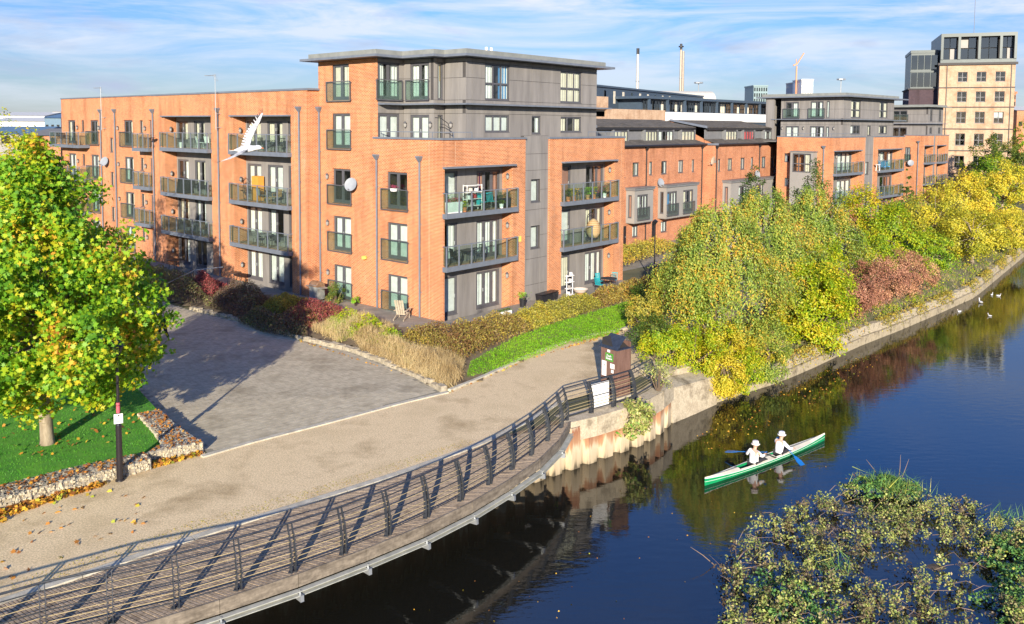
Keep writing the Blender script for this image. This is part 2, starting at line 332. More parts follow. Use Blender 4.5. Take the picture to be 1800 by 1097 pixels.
def window(B, F, s0, s1, z0, z1, kind='french', style='blind', o=0, name=None, rec=.09, fr=None):
    """frame with mullions and dark reveal box > panes, curtain"""
    fr = fr or M_frame; isd = kind in ('french', 'triple_door', 'door')
    mb = MB(); o -= rec; bw = .06 if s1 - s0 > .8 else .045; W = s1 - s0
    F.box(mb, s0, s0 + bw, o - .07, o, z0, z1); F.box(mb, s1 - bw, s1, o - .07, o, z0, z1)
    F.box(mb, s0 + bw, s1 - bw, o - .07, o, z1 - bw, z1); F.box(mb, s0 + bw, s1 - bw, o - .07, o, z0, z0 + bw)
    cols = {'french': 2, 'triple_door': 3, 'door': 1, 'single': 1, 'pair': 2, 'triple': 3, 'cross': 3, 'cross2': 2, 'quad': 4}[kind]
    a0, a1, c0, c1 = s0 + bw, s1 - bw, z0 + bw, z1 - bw
    mw = .085 if isd else .05; cw = (a1 - a0 - mw * (cols - 1)) / cols; openings = []
    trans = [c0, c1]
    if kind in ('cross', 'cross2'): tz = c0 + (c1 - c0) * .45; trans = [c0, tz - .025, tz + .025, c1]
    for i in range(cols):
        x = a0 + i * (cw + mw)
        if i: F.box(mb, x - mw, x, o - .07, o, c0, c1)
        lb = .065 if isd else .028
        for t in range(0, len(trans), 2):
            if t: F.box(mb, x, x + cw, o - .07, o, trans[t - 1], trans[t])
            p, q, r, w = x, x + cw, trans[t], trans[t + 1]
            # leaf frame, a little behind the outer frame
            F.box(mb, p, p + lb, o - .062, o - .012, r, w); F.box(mb, q - lb, q, o - .062, o - .012, r, w)
            F.box(mb, p + lb, q - lb, o - .062, o - .012, w - lb, w); F.box(mb, p + lb, q - lb, o - .062, o - .012, r, r + lb * (2 if isd else 1))
            openings.append((p + lb, q - lb, r + lb * (2 if isd else 1), w - lb))
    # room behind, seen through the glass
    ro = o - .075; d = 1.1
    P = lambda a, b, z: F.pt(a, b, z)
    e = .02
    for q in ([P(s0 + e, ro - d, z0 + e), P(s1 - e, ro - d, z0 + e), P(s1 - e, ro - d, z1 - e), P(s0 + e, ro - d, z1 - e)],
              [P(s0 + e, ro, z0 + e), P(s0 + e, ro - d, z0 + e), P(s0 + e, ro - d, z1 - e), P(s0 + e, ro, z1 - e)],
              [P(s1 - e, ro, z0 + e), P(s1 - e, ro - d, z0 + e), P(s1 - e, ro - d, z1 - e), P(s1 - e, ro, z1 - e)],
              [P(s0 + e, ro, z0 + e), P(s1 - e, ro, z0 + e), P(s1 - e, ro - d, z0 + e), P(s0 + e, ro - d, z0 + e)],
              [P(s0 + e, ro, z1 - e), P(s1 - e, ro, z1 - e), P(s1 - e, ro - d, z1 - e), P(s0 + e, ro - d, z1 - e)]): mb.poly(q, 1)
    F.box(mb, s0 - .02, s1 + .02, o, o + rec + .015, z0 - .04, z0 - .003)       # sill
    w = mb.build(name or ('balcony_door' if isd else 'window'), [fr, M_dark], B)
    for p, q, r, t in openings:
        m = MB(); m.poly([F.pt(p, o - .04, r), F.pt(q, o - .04, r), F.pt(q, o - .04, t), F.pt(p, o - .04, t)]); m.build('pane', M_pane, w)
    if isd:
        m = MB(); hs = a0 + cw if cols > 1 else a1 - .1
        F.box(m, hs - .05, hs - .02, o - .01, o + .05, z0 + .95, z0 + 1.15); m.build('handle', M_galv, w)
    oc = o - .14; st = style.split('+')
    for k, sname in enumerate(st):
        if sname in ('dark', ''): continue
        m = MB(); mt = CURT.get(sname.split('_')[0], M_blind); mode = sname.split('_')[1] if '_' in sname else 'full'
        if sname == 'blind': F.box(m, a0, a1, oc - .006, oc, c0 + .01, c1)
        elif mode == 'full': curtain_strip(m, F, a0, a1, oc, c0, c1)
        elif mode == 'sides':
            curtain_strip(m, F, a0, a0 + W * .3, oc, c0, c1); curtain_strip(m, F, a1 - W * .3, a1, oc, c0, c1)
        elif mode == 'left': curtain_strip(m, F, a0, a0 + W * .38, oc, c0, c1)
        elif mode == 'right': curtain_strip(m, F, a1 - W * .38, a1, oc, c0, c1)
        elif mode == 'top': F.box(m, a0, a1, oc - .006, oc, c0 + (c1 - c0) * .5, c1)
        elif mode == 'half': F.box(m, (a0 + a1) / 2, a1, oc - .006, oc, c0, c1)
        if m.f: m.build('blind' if 'blind' in sname or mode in ('top', 'half') else 'curtain', mt, w)
    return w
def facade(B, F, s0, s1, z0, z1, wins, mat, th=.3, holes=(), name='wall', o=0):
    """wins: (kind, s0, s1, z0, z1, style)"""
    hs = [w[1:5] for w in wins] + list(holes)
    wall(B, F, s0, s1, z0, z1, hs, mat, th, name, o)
    for w in wins: window(B, F, w[1], w[2], w[3], w[4], w[0], w[5], o)
def juliet(B, F, s0, s1, z0, z1, o=0, mat=None, bars=False):
    mat = mat or M_frame
    mb = MB(); q = o + .13
    mb.bar(F.pt(s0, q, z1), F.pt(s1, q, z1), .05); F.box(mb, s0, s1, q - .03, q + .03, z0, z0 + .05)
    for s in (s0, s1):
        mb.bar(F.pt(s, q, z0), F.pt(s, q, z1), .04)
        for z in (z0 + .1, z1 - .08): mb.bar(F.pt(s, o - .01, z), F.pt(s, q, z), .03)
    if bars:
        n = int((s1 - s0) / .14)
        for i in range(1, n): mb.bar(F.pt(s0 + (s1 - s0) * i / n, q, z0 + .05), F.pt(s0 + (s1 - s0) * i / n, q, z1), .03, .012)
    j = mb.build('juliet_balcony', mat, B)
    m = MB(); F.box(m, s0 + .03, s1 - .03, q - .006, q + .006, z0 + .07, z1 - .03); m.build('glass_panel', M_rail, j)
def balcony(B, F, s0, s1, zf, oi, o=.3, posts=6, ends='', mat=None, zt=1.12, deep=0):
    """zf floor level; slab runs from oi (inside the recess) to o"""
    mat = mat or M_metal; mb = MB()
    F.box(mb, s0, s1, o - .06, o, zf - .27, zf)                     # front channel
    F.box(mb, s0 + .01, s1 - .01, oi, o - .06, zf - .22, zf - .06)
    for e, s in (('l', s0), ('r', s1)):
        if e in ends: F.box(mb, s - .03, s + .03, 0.0 if not deep else -deep, o - .061, zf - .265, zf - .001)
    b = mb.build('balcony', [mat], B)
    m = MB(); n = max(2, int((s1 - s0) / .14))
    for i in range(n): F.box(m, s0 + .03 + (s1 - s0 - .06) * i / n, s0 + .03 + (s1 - s0 - .06) * (i + 1) / n - .012, oi + .02, o - .065, zf - .058, zf - .02 + RND.uniform(-.002, .002))
    m.build('decking', M_deck, b, kind='stuff')
    m = MB(); m.bar(F.pt(s0 - .02, o - .03, zf + zt), F.pt(s1 + .02, o - .03, zf + zt), .055, .045)
    for e, s in (('l', s0), ('r', s1)):
        if e in ends: m.bar(F.pt(s, (0 if not deep else -deep), zf + zt - .002), F.pt(s, o - .06, zf + zt - .002), .05, .045)
    m.build('handrail', mat, b)
    xs = [s0 + (s1 - s0) * i / posts for i in range(posts + 1)]
    for s in xs:
        m = MB(); s_ = min(max(s, s0 + .03), s1 - .03)
        F.box(m, s_ - .03, s_ + .03, o - .075, o - .005, zf, zf + zt - .02); m.build('post', mat, b)
    for p, q in zip(xs, xs[1:]):
        m = MB(); F.box(m, p + .06, q - .06, o - .045, o - .035, zf + .08, zf + zt - .05); m.build('glass_panel', M_rail, b)
    for e, s in (('l', s0), ('r', s1)):
        if e in ends:
            m = MB(); F.box(m, s - .005, s + .005, (0 if not deep else -deep) + .05, o - .1, zf + .08, zf + zt - .05); m.build('glass_panel', M_rail, b)
    return b
def lantern(B, F, s, z, o=0):
    mb = MB(); c = F.pt(s, o + .12, z)
    mb.lathe([(.001, -.17), (.05, -.14), (.075, -.06), (.085, .05), (.05, .1), (.11, .11), (.04, .2), (.001, .24)], c, 8)
    F.box(mb, s - .04, s + .04, o, o + .03, z - .1, z + .12); F.box(mb, s - .012, s + .012, o + .03, o + .1, z + .12, z + .15)
    l = mb.build('wall_lamp', M_frame, B)
    m = MB(); m.lathe([(.06, -.13), (.088, -.05), (.095, .045), (.06, .09)], c, 8); m.build('lamp_glass', M_clad_b, l)
def downpipe(B, F, s, z0, z1, o=0, mat=None):
    mat = mat or M_metal; mb = MB()
    mb.tube([F.pt(s, o + .09, z0), F.pt(s, o + .09, z1 - .28)], .055, 8)
    z = z0 + 1.5
    while z < z1 - .5: F.box(mb, s - .085, s + .085, o, o + .03, z, z + .05); z += 1.9
    d = mb.build('downpipe', mat, B)
    m = MB(); A = [(.07, -.3), (.17, -.06), (.17, 0)]
    P0 = [F.pt(s - .07, o + .16, z1 - .3), F.pt(s + .07, o + .16, z1 - .3), F.pt(s + .07, o + .01, z1 - .3), F.pt(s - .07, o + .01, z1 - .3)]
    P1 = [F.pt(s - .17, o + .25, z1 - .08), F.pt(s + .17, o + .25, z1 - .08), F.pt(s + .17, o + .01, z1 - .08), F.pt(s - .17, o + .01, z1 - .08)]
    m.hexa(P0 + P1, 0, F.flip); F.box(m, s - .18, s + .18, o + .01, o + .26, z1 - .08, z1); m.build('hopper', mat, d)
def canopy(B, F, s0, s1, z, o=.3, back=0):
    mb = MB(); F.box(mb, s0, s1, back, o, z, z + .09); mb.build('canopy', M_metal, B)
def dish(B, F, s, z, r=.4, o=0, tilt=.5, az=-.5, mat=None):
    mb = MB(); c = Vector(F.pt(s, o + .32, z)); n = Vector((F.nd[0], F.nd[1], 0)); t = Vector((F.sd[0], F.sd[1], 0))
    n = (n + t * az + Vector((0, 0, tilt))).normalized()
    u = n.cross(Vector((0, 0, 1))).normalized(); v = u.cross(n); base = 0
    rings = [(0, 0), (.35, .02), (.7, .07), (1, .14)]; pts = []
    for q, d in rings[1:]:
        for j in range(16): a = 2 * pi * j / 16; mb.v.append(tuple(c + (u * cos(a) * .92 + v * sin(a)) * r * q + n * d * r))
    mb.v.append(tuple(c))
    for j in range(16): mb.f.append((48, (j + 1) % 16, j)); mb.m.append(0)
    for i in range(2):
        for j in range(16): a = i * 16 + j; b = i * 16 + (j + 1) % 16; mb.f.append((a, b, b + 16, a + 16)); mb.m.append(0)
    d = mb.build('satellite_dish', mat or MATS['white_dish'], B, True)
    m = MB(); m.tube([tuple(c - n * .02), F.pt(s, o + .02, z - .1)], .025, 6); m.tube([tuple(c - v * r * .95 + n * .1 * r), tuple(c + n * r * .75 - v * r * .9)], .014, 5)
    F.box(m, s - .07, s + .07, o, o + .02, z - .25, z + .05)
    h = c + n * r * .75 - v * r * .88; m.bar(h - n * .06, h + n * .05, .06); m.build('dish_arm', M_galv, d)
def aerial(B, F, s, z0, z1, o=0):
    m = MB(); m.tube([F.pt(s, o + .35, z0), F.pt(s, o + .35, z1)], .022, 6)
    for z in (z0 + .15, z0 + 1.1): m.bar(F.pt(s, o, z), F.pt(s, o + .35, z), .035); m.bar(F.pt(s - .15, o + .02, z), F.pt(s + .15, o + .02, z), .03)
    for k in range(int((z1 - z0 - .5) / .3)): pass
    zt = z1 - .1
    m.bar(F.pt(s, o + .35, zt), F.pt(s + 1.1, o + .5, zt + .05), .025)
    for i in range(9): x = .15 + i * .11; m.bar(F.pt(s + x, o + .2, zt + .02), F.pt(s + x, o + .55, zt + .02), .02)
    for i in range(5): m.bar(F.pt(s - .25, o + .35 + .04 * i - .1, zt - .35 + .1 * i), F.pt(s + .25, o + .35 + .04 * i - .1, zt - .35 + .1 * i), .02)
    m.build('tv_aerial', M_galv, B)
flat('white_dish', (.24, .26, .29), .5); flat('stained_dish', (.52, .46, .36), .7)
# ------------------------------------------------------------------ main apartment building
OX, OY, RZ = -3.739, 45.521, radians(90 - 41.15)
cu, su = cos(RZ), sin(RZ)
def W2(x, y, z=None):            # building-local to world
    r = (OX + x * cu - y * su, OY + x * su + y * cu)
    return r if z is None else (r[0], r[1], z)
MAIN = thing('apartment_building', 'nearest orange brick apartment block with grey clad penthouse and stacked balconies', 'building', (OX, OY, 0), RZ)
B = MAIN
FLV = [.35, 3.35, 6.25, 9.6, 12.5]
F0 = FR(0, 0); G0 = FL(0, 0); GW = FL(-.85, 0)
# right (river) facade: corner pier, two balcony stacks, grey stair strip
r1 = (.16, 5.72, .1, 8.68); r2 = (10.47, 16.28, .1, 8.68)
wall(B, F0, 0, 6.9, -.2, 10.2, [r1], M_brick, .3)
wall(B, F0, 9.2, 17.5, -.2, 10.2, [r2], M_brick, .3)
# left facade near the corner (flush with tower)
jA = [(7.88, 9.62), (2.83, 4.56)]
stA = ['blind', 'white_full', 'dark', 'blind', 'cream_sides']; stB = ['blind', 'blind', 'dark']
winsA = [('french', 7.88, 9.62, FLV[i] + (.0 if i else 0), FLV[i] + 2.08, stA[i]) for i in range(4)]
winsB = [('french', 2.83, 4.56, FLV[i], FLV[i] + 2.08, stB[i]) for i in range(3)]
wall(B, G0, .3, 5.4, -.2, 10.2, [w[1:5] for w in winsB], M_brick, .155)
for w in winsB: window(B, G0, *w[1:5], w[0], w[5])
hA = [w[1:5] for w in winsA] + [(7.98, 9.6, 12.5, 14.62)]
wall(B, G0, 5.4, 11.0, -.2, 9.6, hA, M_brick, .3); wall(B, G0, 5.4, 11.0, 9.6, 14.85, hA, M_brick, .058)
for w in winsA: window(B, G0, *w[1:5], w[0], w[5])
window(B, G0, 7.98, 9.6, 12.5, 14.62, 'french', 'cream_left+cream_half')
for i in range(5): juliet(B, G0, 7.72, 10.04, FLV[i] - .12, FLV[i] + 1.08)
for i in range(3): juliet(B, G0, 2.68, 4.96, FLV[i] - .12, FLV[i] + 1.1)
lantern(B, G0, 10.05, 1.85); lantern(B, G0, 10.05, 4.93); lantern(B, G0, 10.05, 7.8)
m = MB(); m.lathe([(.001, -.16), (.15, -.1), (.17, .05), (.001, .1)], G0.pt(6.45, .16, 3.2), 10); m.build('alarm_box', flat('yellow_box', (.75, .55, .12), .4), B)
m = MB(); F0.box(m, 6.2, 6.46, 0, .09, 4.1, 4.42); m.build('alarm_box', MATS['yellow_box'], B)
downpipe(B, G0, 5.38, .2, 9.3); downpipe(B, G0, 1.73, .2, 9.3); downpipe(B, G0, 10.85, .2, 12.1)
for s, z in ((1.05, 10.1),):
    m = MB(); G0.box(m, s - .006, s + .006, 0, .006, .2, z); m.build('movement_joint', flat('pale_joint', (.45, .38, .28), .8), B)
m = MB(); F0.box(m, .98, .992, 0, .004, 8.8, 10.1); F0.box(m, 17.1, 17.115, 0, .004, .3, 10.1); m.build('movement_joint', MATS['pale_joint'], B)
dish(B, G0, 7.45, 7.45, .42, 0, .45, -.5)
# tower upper return (brick, facing the river) and side
# parapet caps
m = MB()
F0.box(m, -.06, 6.96, -.36, .06, 10.2, 10.31); F0.box(m, 9.14, 17.56, -.36, .06, 10.2, 10.31)
G0.box(m, .36, 5.75, -.3, .06, 10.2, 10.309); m.box(17.2, 17.56, .37, 10.6, 10.2, 10.31); m.build('parapet_cap', M_metal, B)
# stair strip
sh = [(7.55, 8.45, 6.35, 7.75), (7.55, 8.45, 3.5, 4.9)]
clad(B, Fac((0, .10), (1, 0), (0, -1)), [6.9, 8.45, 9.2], [-.2, 1.3, 2.9, 4.3, 5.9, 7.1, 8.3, 9.3, 10.4], sh)
for h in sh: window(B, Fac((0, .10), (1, 0), (0, -1)), h[0], h[1], h[2], h[3], 'single', 'blind', rec=.15)
# recess walls behind balconies (grey cladding), jambs, soffits
def recess(F, s0, s1, dep, zt, doors, jamb_side, jmat=M_brick, back=(0, 0)):
    z = FLV
    inner = Fac(F.pt(0, -dep, 0)[:2], F.sd, F.nd)
    holes = []
    for d in doors: holes.append(d[1:5])
    a, b = s0 - back[0], s1 + back[1]
    clad(B, inner, sorted({a, *[x for x in back[2:]], b}), [-.2] + [q - .12 for q in z if q > 1 and q < zt] + [zt], holes)
    for d in doors: window(B, inner, d[1], d[2], d[3], d[4], d[0], d[5], rec=.05)
    m = MB()
    if 'r' in jamb_side: F.box(m, s1, s1 + .22, -dep + .001, -.302, -.2, zt)
    if 'l' in jamb_side: F.box(m, s0 - .22, s0, -dep + .001, -.302, -.2, zt)
    if m.f: m.build('recess_jamb', jmat, B)
    m = MB(); F.box(m, s0 - .1, s1 + .1, -dep, -.301, zt + .001, zt + .15); m.build('recess_soffit', M_clad, B)
st = [['cream_sides', 'blind'], ['dark+white_right', 'blind'], ['white_left', 'purple_left+pink_right']]
dr = []
for i, zf in enumerate(FLV[:3]):
    dr.append(('door', .35, 1.95, zf, zf + 2.2, ['blind', 'white_right', 'white_half'][i]))
    dr.append(('triple_door', 3.5, 5.5, zf, zf + 2.15, ['white_full', 'white_full', 'purple_left+pink_sides'][i]))
recess(F0, .16, 5.72, .8, 8.68, dr, 'r', back=(0, 0, 2.6))
dr = []
for i, zf in enumerate(FLV[:3]):
    dr.append(('door', 10.6, 12.45, zf, zf + 2.2, ['cream_right', 'white_half', 'pink_half'][i]))
    dr.append(('triple_door', 14.1, 16.1, zf, zf + 2.15, ['white_full', 'cream_sides', 'pink_right'][i]))
recess(F0, 10.47, 16.28, .8, 8.68, dr, 'r', back=(0, 0, 13.2))
for i in (1, 2):
    balcony(B, F0, .02, 5.95, FLV[i] - .03, -.75, .3, 6, 'lr', deep=0)
    balcony(B, F0, 10.35, 16.5, FLV[i] - .03, -.75, .3, 6, 'lr', M_metal)
canopy(B, F0, 0.0, 5.78, 8.66, .3); canopy(B, F0, 10.4, 16.35, 8.66, .3)
for i in range(3):
    lantern(B, Fac((5.72, 0), (0, 1), (-1, 0)), .28, FLV[i] + 1.75); lantern(B, Fac((16.28, 0), (0, 1), (-1, 0)), .28, FLV[i] + 1.75)
# left wing
VE = 51.3; VN = 31.2; GZ = FL(.3, 0)
bays = [(12.75, 19.47), (22.39, 29.16)]
wf = []
def fw(k, s0, s1, z0, z1, st): wf.append((k, s0, s1, z0, z1, st))
for i in range(4):
    z = [.35, 3.2, 6.14, 9.18][i]; t = z + 2.08
    sty = lambda *a: a[i % len(a)]
    fw('french', 48.25, 49.95, z, t, sty('blind', 'cream_sides', 'white_full', 'cream_sides'))
    fw('single', 46.35, 46.95, z + 1.05, t, 'blind')
    fw('french', 43.45, 45.1, z, t, sty('blind', 'white_full', 'blind', 'cream_left'))
    fw('french', 36.85, 38.5, z, t, sty('blind', 'cream_sides', 'white_sides', 'cream_left'))
    fw('single', 35.05, 35.65, z + 1.03, t, 'blind')
    fw('french', 32.5, 33.95, z, t, sty('blind', 'cream_sides', 'white_sides', 'blind'))
for z in (2.6, 5.6, 8.53): fw('single', 40.6, 41.25, z, z + 1.23, 'blind')
wall(B, GW, 11.0, VN, -.2, 13.1, [(a, b, .1, 11.5) for a, b in bays], M_brick, .3); wall(B, GZ, VN, VE, -.2, 13.2, [w[1:5] for w in wf], M_brick, .3)
for w in wf: window(B, GZ, *w[1:5], w[0], w[5])
for i in range(4):
    z = [.35, 3.2, 6.14, 9.18][i]
    juliet(B, GZ, 43.2, 45.75, z - .13, z + 1.1); juliet(B, GZ, 36.7, 39.1, z - .13, z + 1.1)
    lantern(B, GZ, 43.1, z + 1.4); lantern(B, GZ, 39.4, z + 1.4); lantern(B, GZ, 34.5, z + 1.4); lantern(B, GZ, 47.6, z + 1.4)
    if i:
        balcony(B, GZ, 45.2, 51.6, z - .12, .005, 1.0, 5, 'lr', deep=0); balcony(B, GZ, 32.15, 34.9, z - .12, .005, 1.0, 3, 'lr')
for (a, b), ds in zip(bays, ([(17.6, 19.3), (15.05, 16.85), (12.95, 14.45)], [(27.4, 29.0), (24.95, 26.5)])):
    dl = []
    for i in range(4):
        z = FLV[i]; h = z + 2.05 if i < 3 else z + 1.6
        for j, (p, q) in enumerate(ds):
            dl.append(('french', p, q, z, h, [['white_full', 'blind', 'cream_full'], ['white_full', 'dark+white_right', 'tan'], ['blind', 'blind', 'white_left'], ['cream_full', 'cream_sides', 'cream_full']][i][j] if a < 20 else [['white_left', 'dark'], ['cream_sides', 'white_sides'], ['white_left', 'cream_sides'], ['cream_left', 'cream_sides']][i][j]))
    recess(GW, a, b, .95, 11.5, dl, 'r', back=(.001, 0))
    for i in (1, 2, 3): balcony(B, GW, a - .05, b + .12, FLV[i] - .38, -.9, .35, 6 if a > 20 else 6, 'lr')
    canopy(B, GW, a - .05, b + .2, 11.5, .22)
    for i in range(4): lantern(B, Fac((-.85, b), (1, 0), (0, -1)), .45, FLV[i] + .95)
for s in (11.75, 21.32, 30.83): downpipe(B, GW, s, .2, 12.1)
for s in (39.99, 42.77): downpipe(B, GZ, s, .2, 12.2)
m = MB(); GW.box(m, 12.35, 12.36, 0, .004, .3, 13.0); m.build('movement_joint', MATS['pale_joint'], B)
dish(B, GZ, 41.6, 7.7, .42, 0, .45, -.5)
aerial(B, GZ, 41.9, 10.4, 14.1); aerial(B, GW, 21.1, 10.6, 14.4)
m = MB()
GW.box(m, 11.0, VN + .05, -.4, .07, 13.1, 13.22); GZ.box(m, VN + .06, VE + .06, -.4, .05, 13.2, 13.3)
m.box(-.92, 0.0, 10.86, 10.995, 13.1, 13.221); m.build('parapet_cap', M_metal, B)
# wing return facing the river, back walls, roofs
m = MB(); m.box(-.55, -.001, 11.0 + .0, 11.3, -.2, 13.1); m.box(.601, 12, VE - .3, VE, -.2, 13.2); m.box(-.55, .299, VN - .3, VN - .001, -.2, 13.1); m.box(11.7, 12, 11.01, VE - .31, -.2, 13.1)
m.box(17.2, 17.5, .31, 11, -.2, 10.2); m.box(.31, 17.19, 10.9, 11.2, -.2, 10.2); m.build('rear_wall', M_brick, B)
m = MB(); m.box(-.54, 11.69, 11.31, VN - .31, 12.7, 12.8); m.box(.61, 11.69, VN - .3, VE - .31, 12.7, 12.8); m.box(.31, 17.19, .82, 10.89, 9.5, 9.6); m.box(9.21, 17.19, .31, .81, 9.5, 9.6); m.box(.31, 6.89, .31, .81, 9.5, 9.6); m.build('flat_roof', M_roof, B)
# clad penthouse storeys
X1, Y2, X3, Y4, X5 = 1.99, 2.75, 2.81, .98, 15.48
zc = [9.62, 11.75, 12.25, 12.42, 13.75, 14.66, 14.84]
zc = [9.62, 11.68, 12.45, 13.72, 14.62, 14.84]
P1 = FR(0, 5.38); P2 = FL(X1); P3 = FR(0, Y2); P4 = FL(X3); P5 = FR(0, Y4)
h1 = [(.06, 1.68, 9.62, 11.66), (.06, 1.68, 12.5, 14.64)]
clad(B, P1, [.06, 1.68, X1 + .0], zc, h1)
window(B, P1, .06, 1.68, 9.62, 11.66, 'french', 'blind', rec=.04); window(B, P1, .06, 1.68, 12.5, 14.64, 'french', 'white_sides', rec=.04)
h2 = [(3.17, 4.77, 9.62, 11.6), (3.17, 4.77, 12.5, 14.6)]
clad(B, P2, [Y2 + .031, 3.17, 4.77, 5.4 - .031], zc, h2)
window(B, P2, *h2[0], 'french', 'blind', rec=.04); window(B, P2, *h2[1], 'french', 'white_sides', rec=.04)
h3 = [(2.29, 2.7, 12.5, 14.6), (2.29, 2.7, 9.8, 11.6)]
clad(B, P3, [X1, 2.29, 2.7, X3], zc, h3)
window(B, P3, 2.29, 2.7, 12.5, 14.6, 'single', 'tan_top+white_full', rec=.04); window(B, P3, 2.29, 2.7, 9.8, 11.6, 'single', 'cream_full', rec=.04)
clad(B, P4, [Y4 + .031, 1.65, Y2 - .031], zc, [])
h5 = [(4.39, 6.53, 12.5, 14.6), (11.5, 13.75, 12.52, 14.55), (4.4, 6.53, 10.62, 11.62), (11.55, 13.78, 10.6, 11.6), (8.64, 9.5, 10.5, 11.62)]
clad(B, P5, [X3, 3.3, 4.39, 6.53, 8.64, 9.5, 11.5, 13.77, X5], zc, h5)
for h, k, s in zip(h5, ('cross', 'cross', 'triple', 'triple', 'single'), ('white_left+blue_right+white_sides', 'cream_full', 'blind', 'cream_sides', 'white_right')): window(B, P5, *h, k, s, rec=.05)
m = MB(); m.box(X5 - .3, X5, Y4 + .29, 10.9, 9.62, 14.84); m.box(.31, X5 - .31, 10.6, 10.9, 9.62, 14.84); m.build('rear_wall', M_clad, B)
# brick tower return at y=5.4 is covered by the wall end; lid + overhanging eaves
wallpoly = [(0, 10.95), (0, 5.4), (X1, 5.4), (X1, Y2), (X3, Y2), (X3, Y4), (X5, Y4), (X5, 10.95)]
def grow(d, e=0): return [(-d, 11.0 + d), (-d, 5.4 - d), (X1 - d, 5.4 - d), (X1 - d, Y2 - d), (X3 - d, Y2 - d), (X3 - d, Y4 - d), (X5 + d + e, Y4 - d), (X5 + d + e, 11.0 + d)]
m = MB(); m.prism(grow(.8, .2), 14.86, 15.0); m.build('eaves', M_metal, B)
m = MB(); m.prism(grow(.42), 15.002, 15.3); m.build('roof', M_fascia, B)
m = MB(); k = .6
led = [(.02, 5.38), (.02, 5.4 - k), (X1 - k, 5.4 - k), (X1 - k, Y2 - k), (X3 - k, Y2 - k), (X3 - k, Y4 - k), (X5 + 1.0, Y4 - k), (X5 + 1.0, Y4 - .03), (X3 - .035, Y4 - .035), (X3 - .035, Y2 - .035), (X1 - .035, Y2 - .035), (X1 - .035, 5.365), (.02, 5.365)]
led = led[1:]
m.prism(led, 12.16, 12.25); m.build('sunshade_ledge', M_metal, B)
for F, a, b, z0 in ((P1, -.15, 1.78, 12.42), (P2, 3.1, 5.05, 12.42)): juliet(B, F, a, b, z0, z0 + 1.2)
lantern(B, P2, 2.95, 11.0); lantern(B, P2, 5.1, 11.0); lantern(B, P4, 2.1, 11.0)
m = MB(); m.bar(G0.pt(.6, -.12, 10.62), G0.pt(5.3, -.12, 10.62), .045); m.bar((.12, .6, 10.62), (2.4, .12 + .0, 10.62), .045)
for p in ((.12, .9), (.12, 2.4), (.12, 3.9), (.12, 5.2), (1.2, .37), (2.4, .12)): m.bar((*p, 10.3), (*p, 10.62), .03)
m.build('terrace_rail', M_metal, B)
m = MB(); m.bar((13.5, .2, 10.62), (17.3, .2, 10.62), .045); m.bar((17.3, .2, 10.62), (17.3, 6, 10.62), .045)
for x in (13.5, 14.5, 15.5, 16.5, 17.3): m.bar((x, .2, 10.3), (x, .2, 10.62), .03)
m.build('terrace_rail', M_metal, B)
for y in (4.2, 5.6):
    m = MB(); m.tube([(9.8 + (y - 4) * .35, 6, 15.3), (9.8 + (y - 4) * .35, 6, 16.2)], .09, 8); m.build('flue', M_white, B)
# ------------------------------------------------------------------ terrace of townhouses
ROOFT = mottled('slate_roof', (.055, .048, .042), (.13, .115, .10), 1.4, .85, .3, 25)
ROOFS = flat('lead_grey', (.16, .165, .175), .5)
def roof_slopes(T, x0, x1, y0, z0, y1, z1, parent_name='roof'):
    """mono-pitch tiled slope made of separate courses"""
    m = MB(); n = int(hypot(y1 - y0, z1 - z0) / .28)
    for i in range(n):
        a, b = i / n, (i + 1) / n
        ya, za, yb, zb = y0 + (y1 - y0) * a, z0 + (z1 - z0) * a, y0 + (y1 - y0) * b, z0 + (z1 - z0) * b
        m.hexa([(x0, ya, za - .04), (x1, ya, za - .04), (x1, yb + .02, zb - .06), (x0, yb + .02, zb - .06), (x0, ya, za + .03), (x1, ya, za + .03), (x1, yb + .02, zb + .005), (x0, yb + .02, zb + .005)])
    return m.build(parent_name, ROOFT, T)
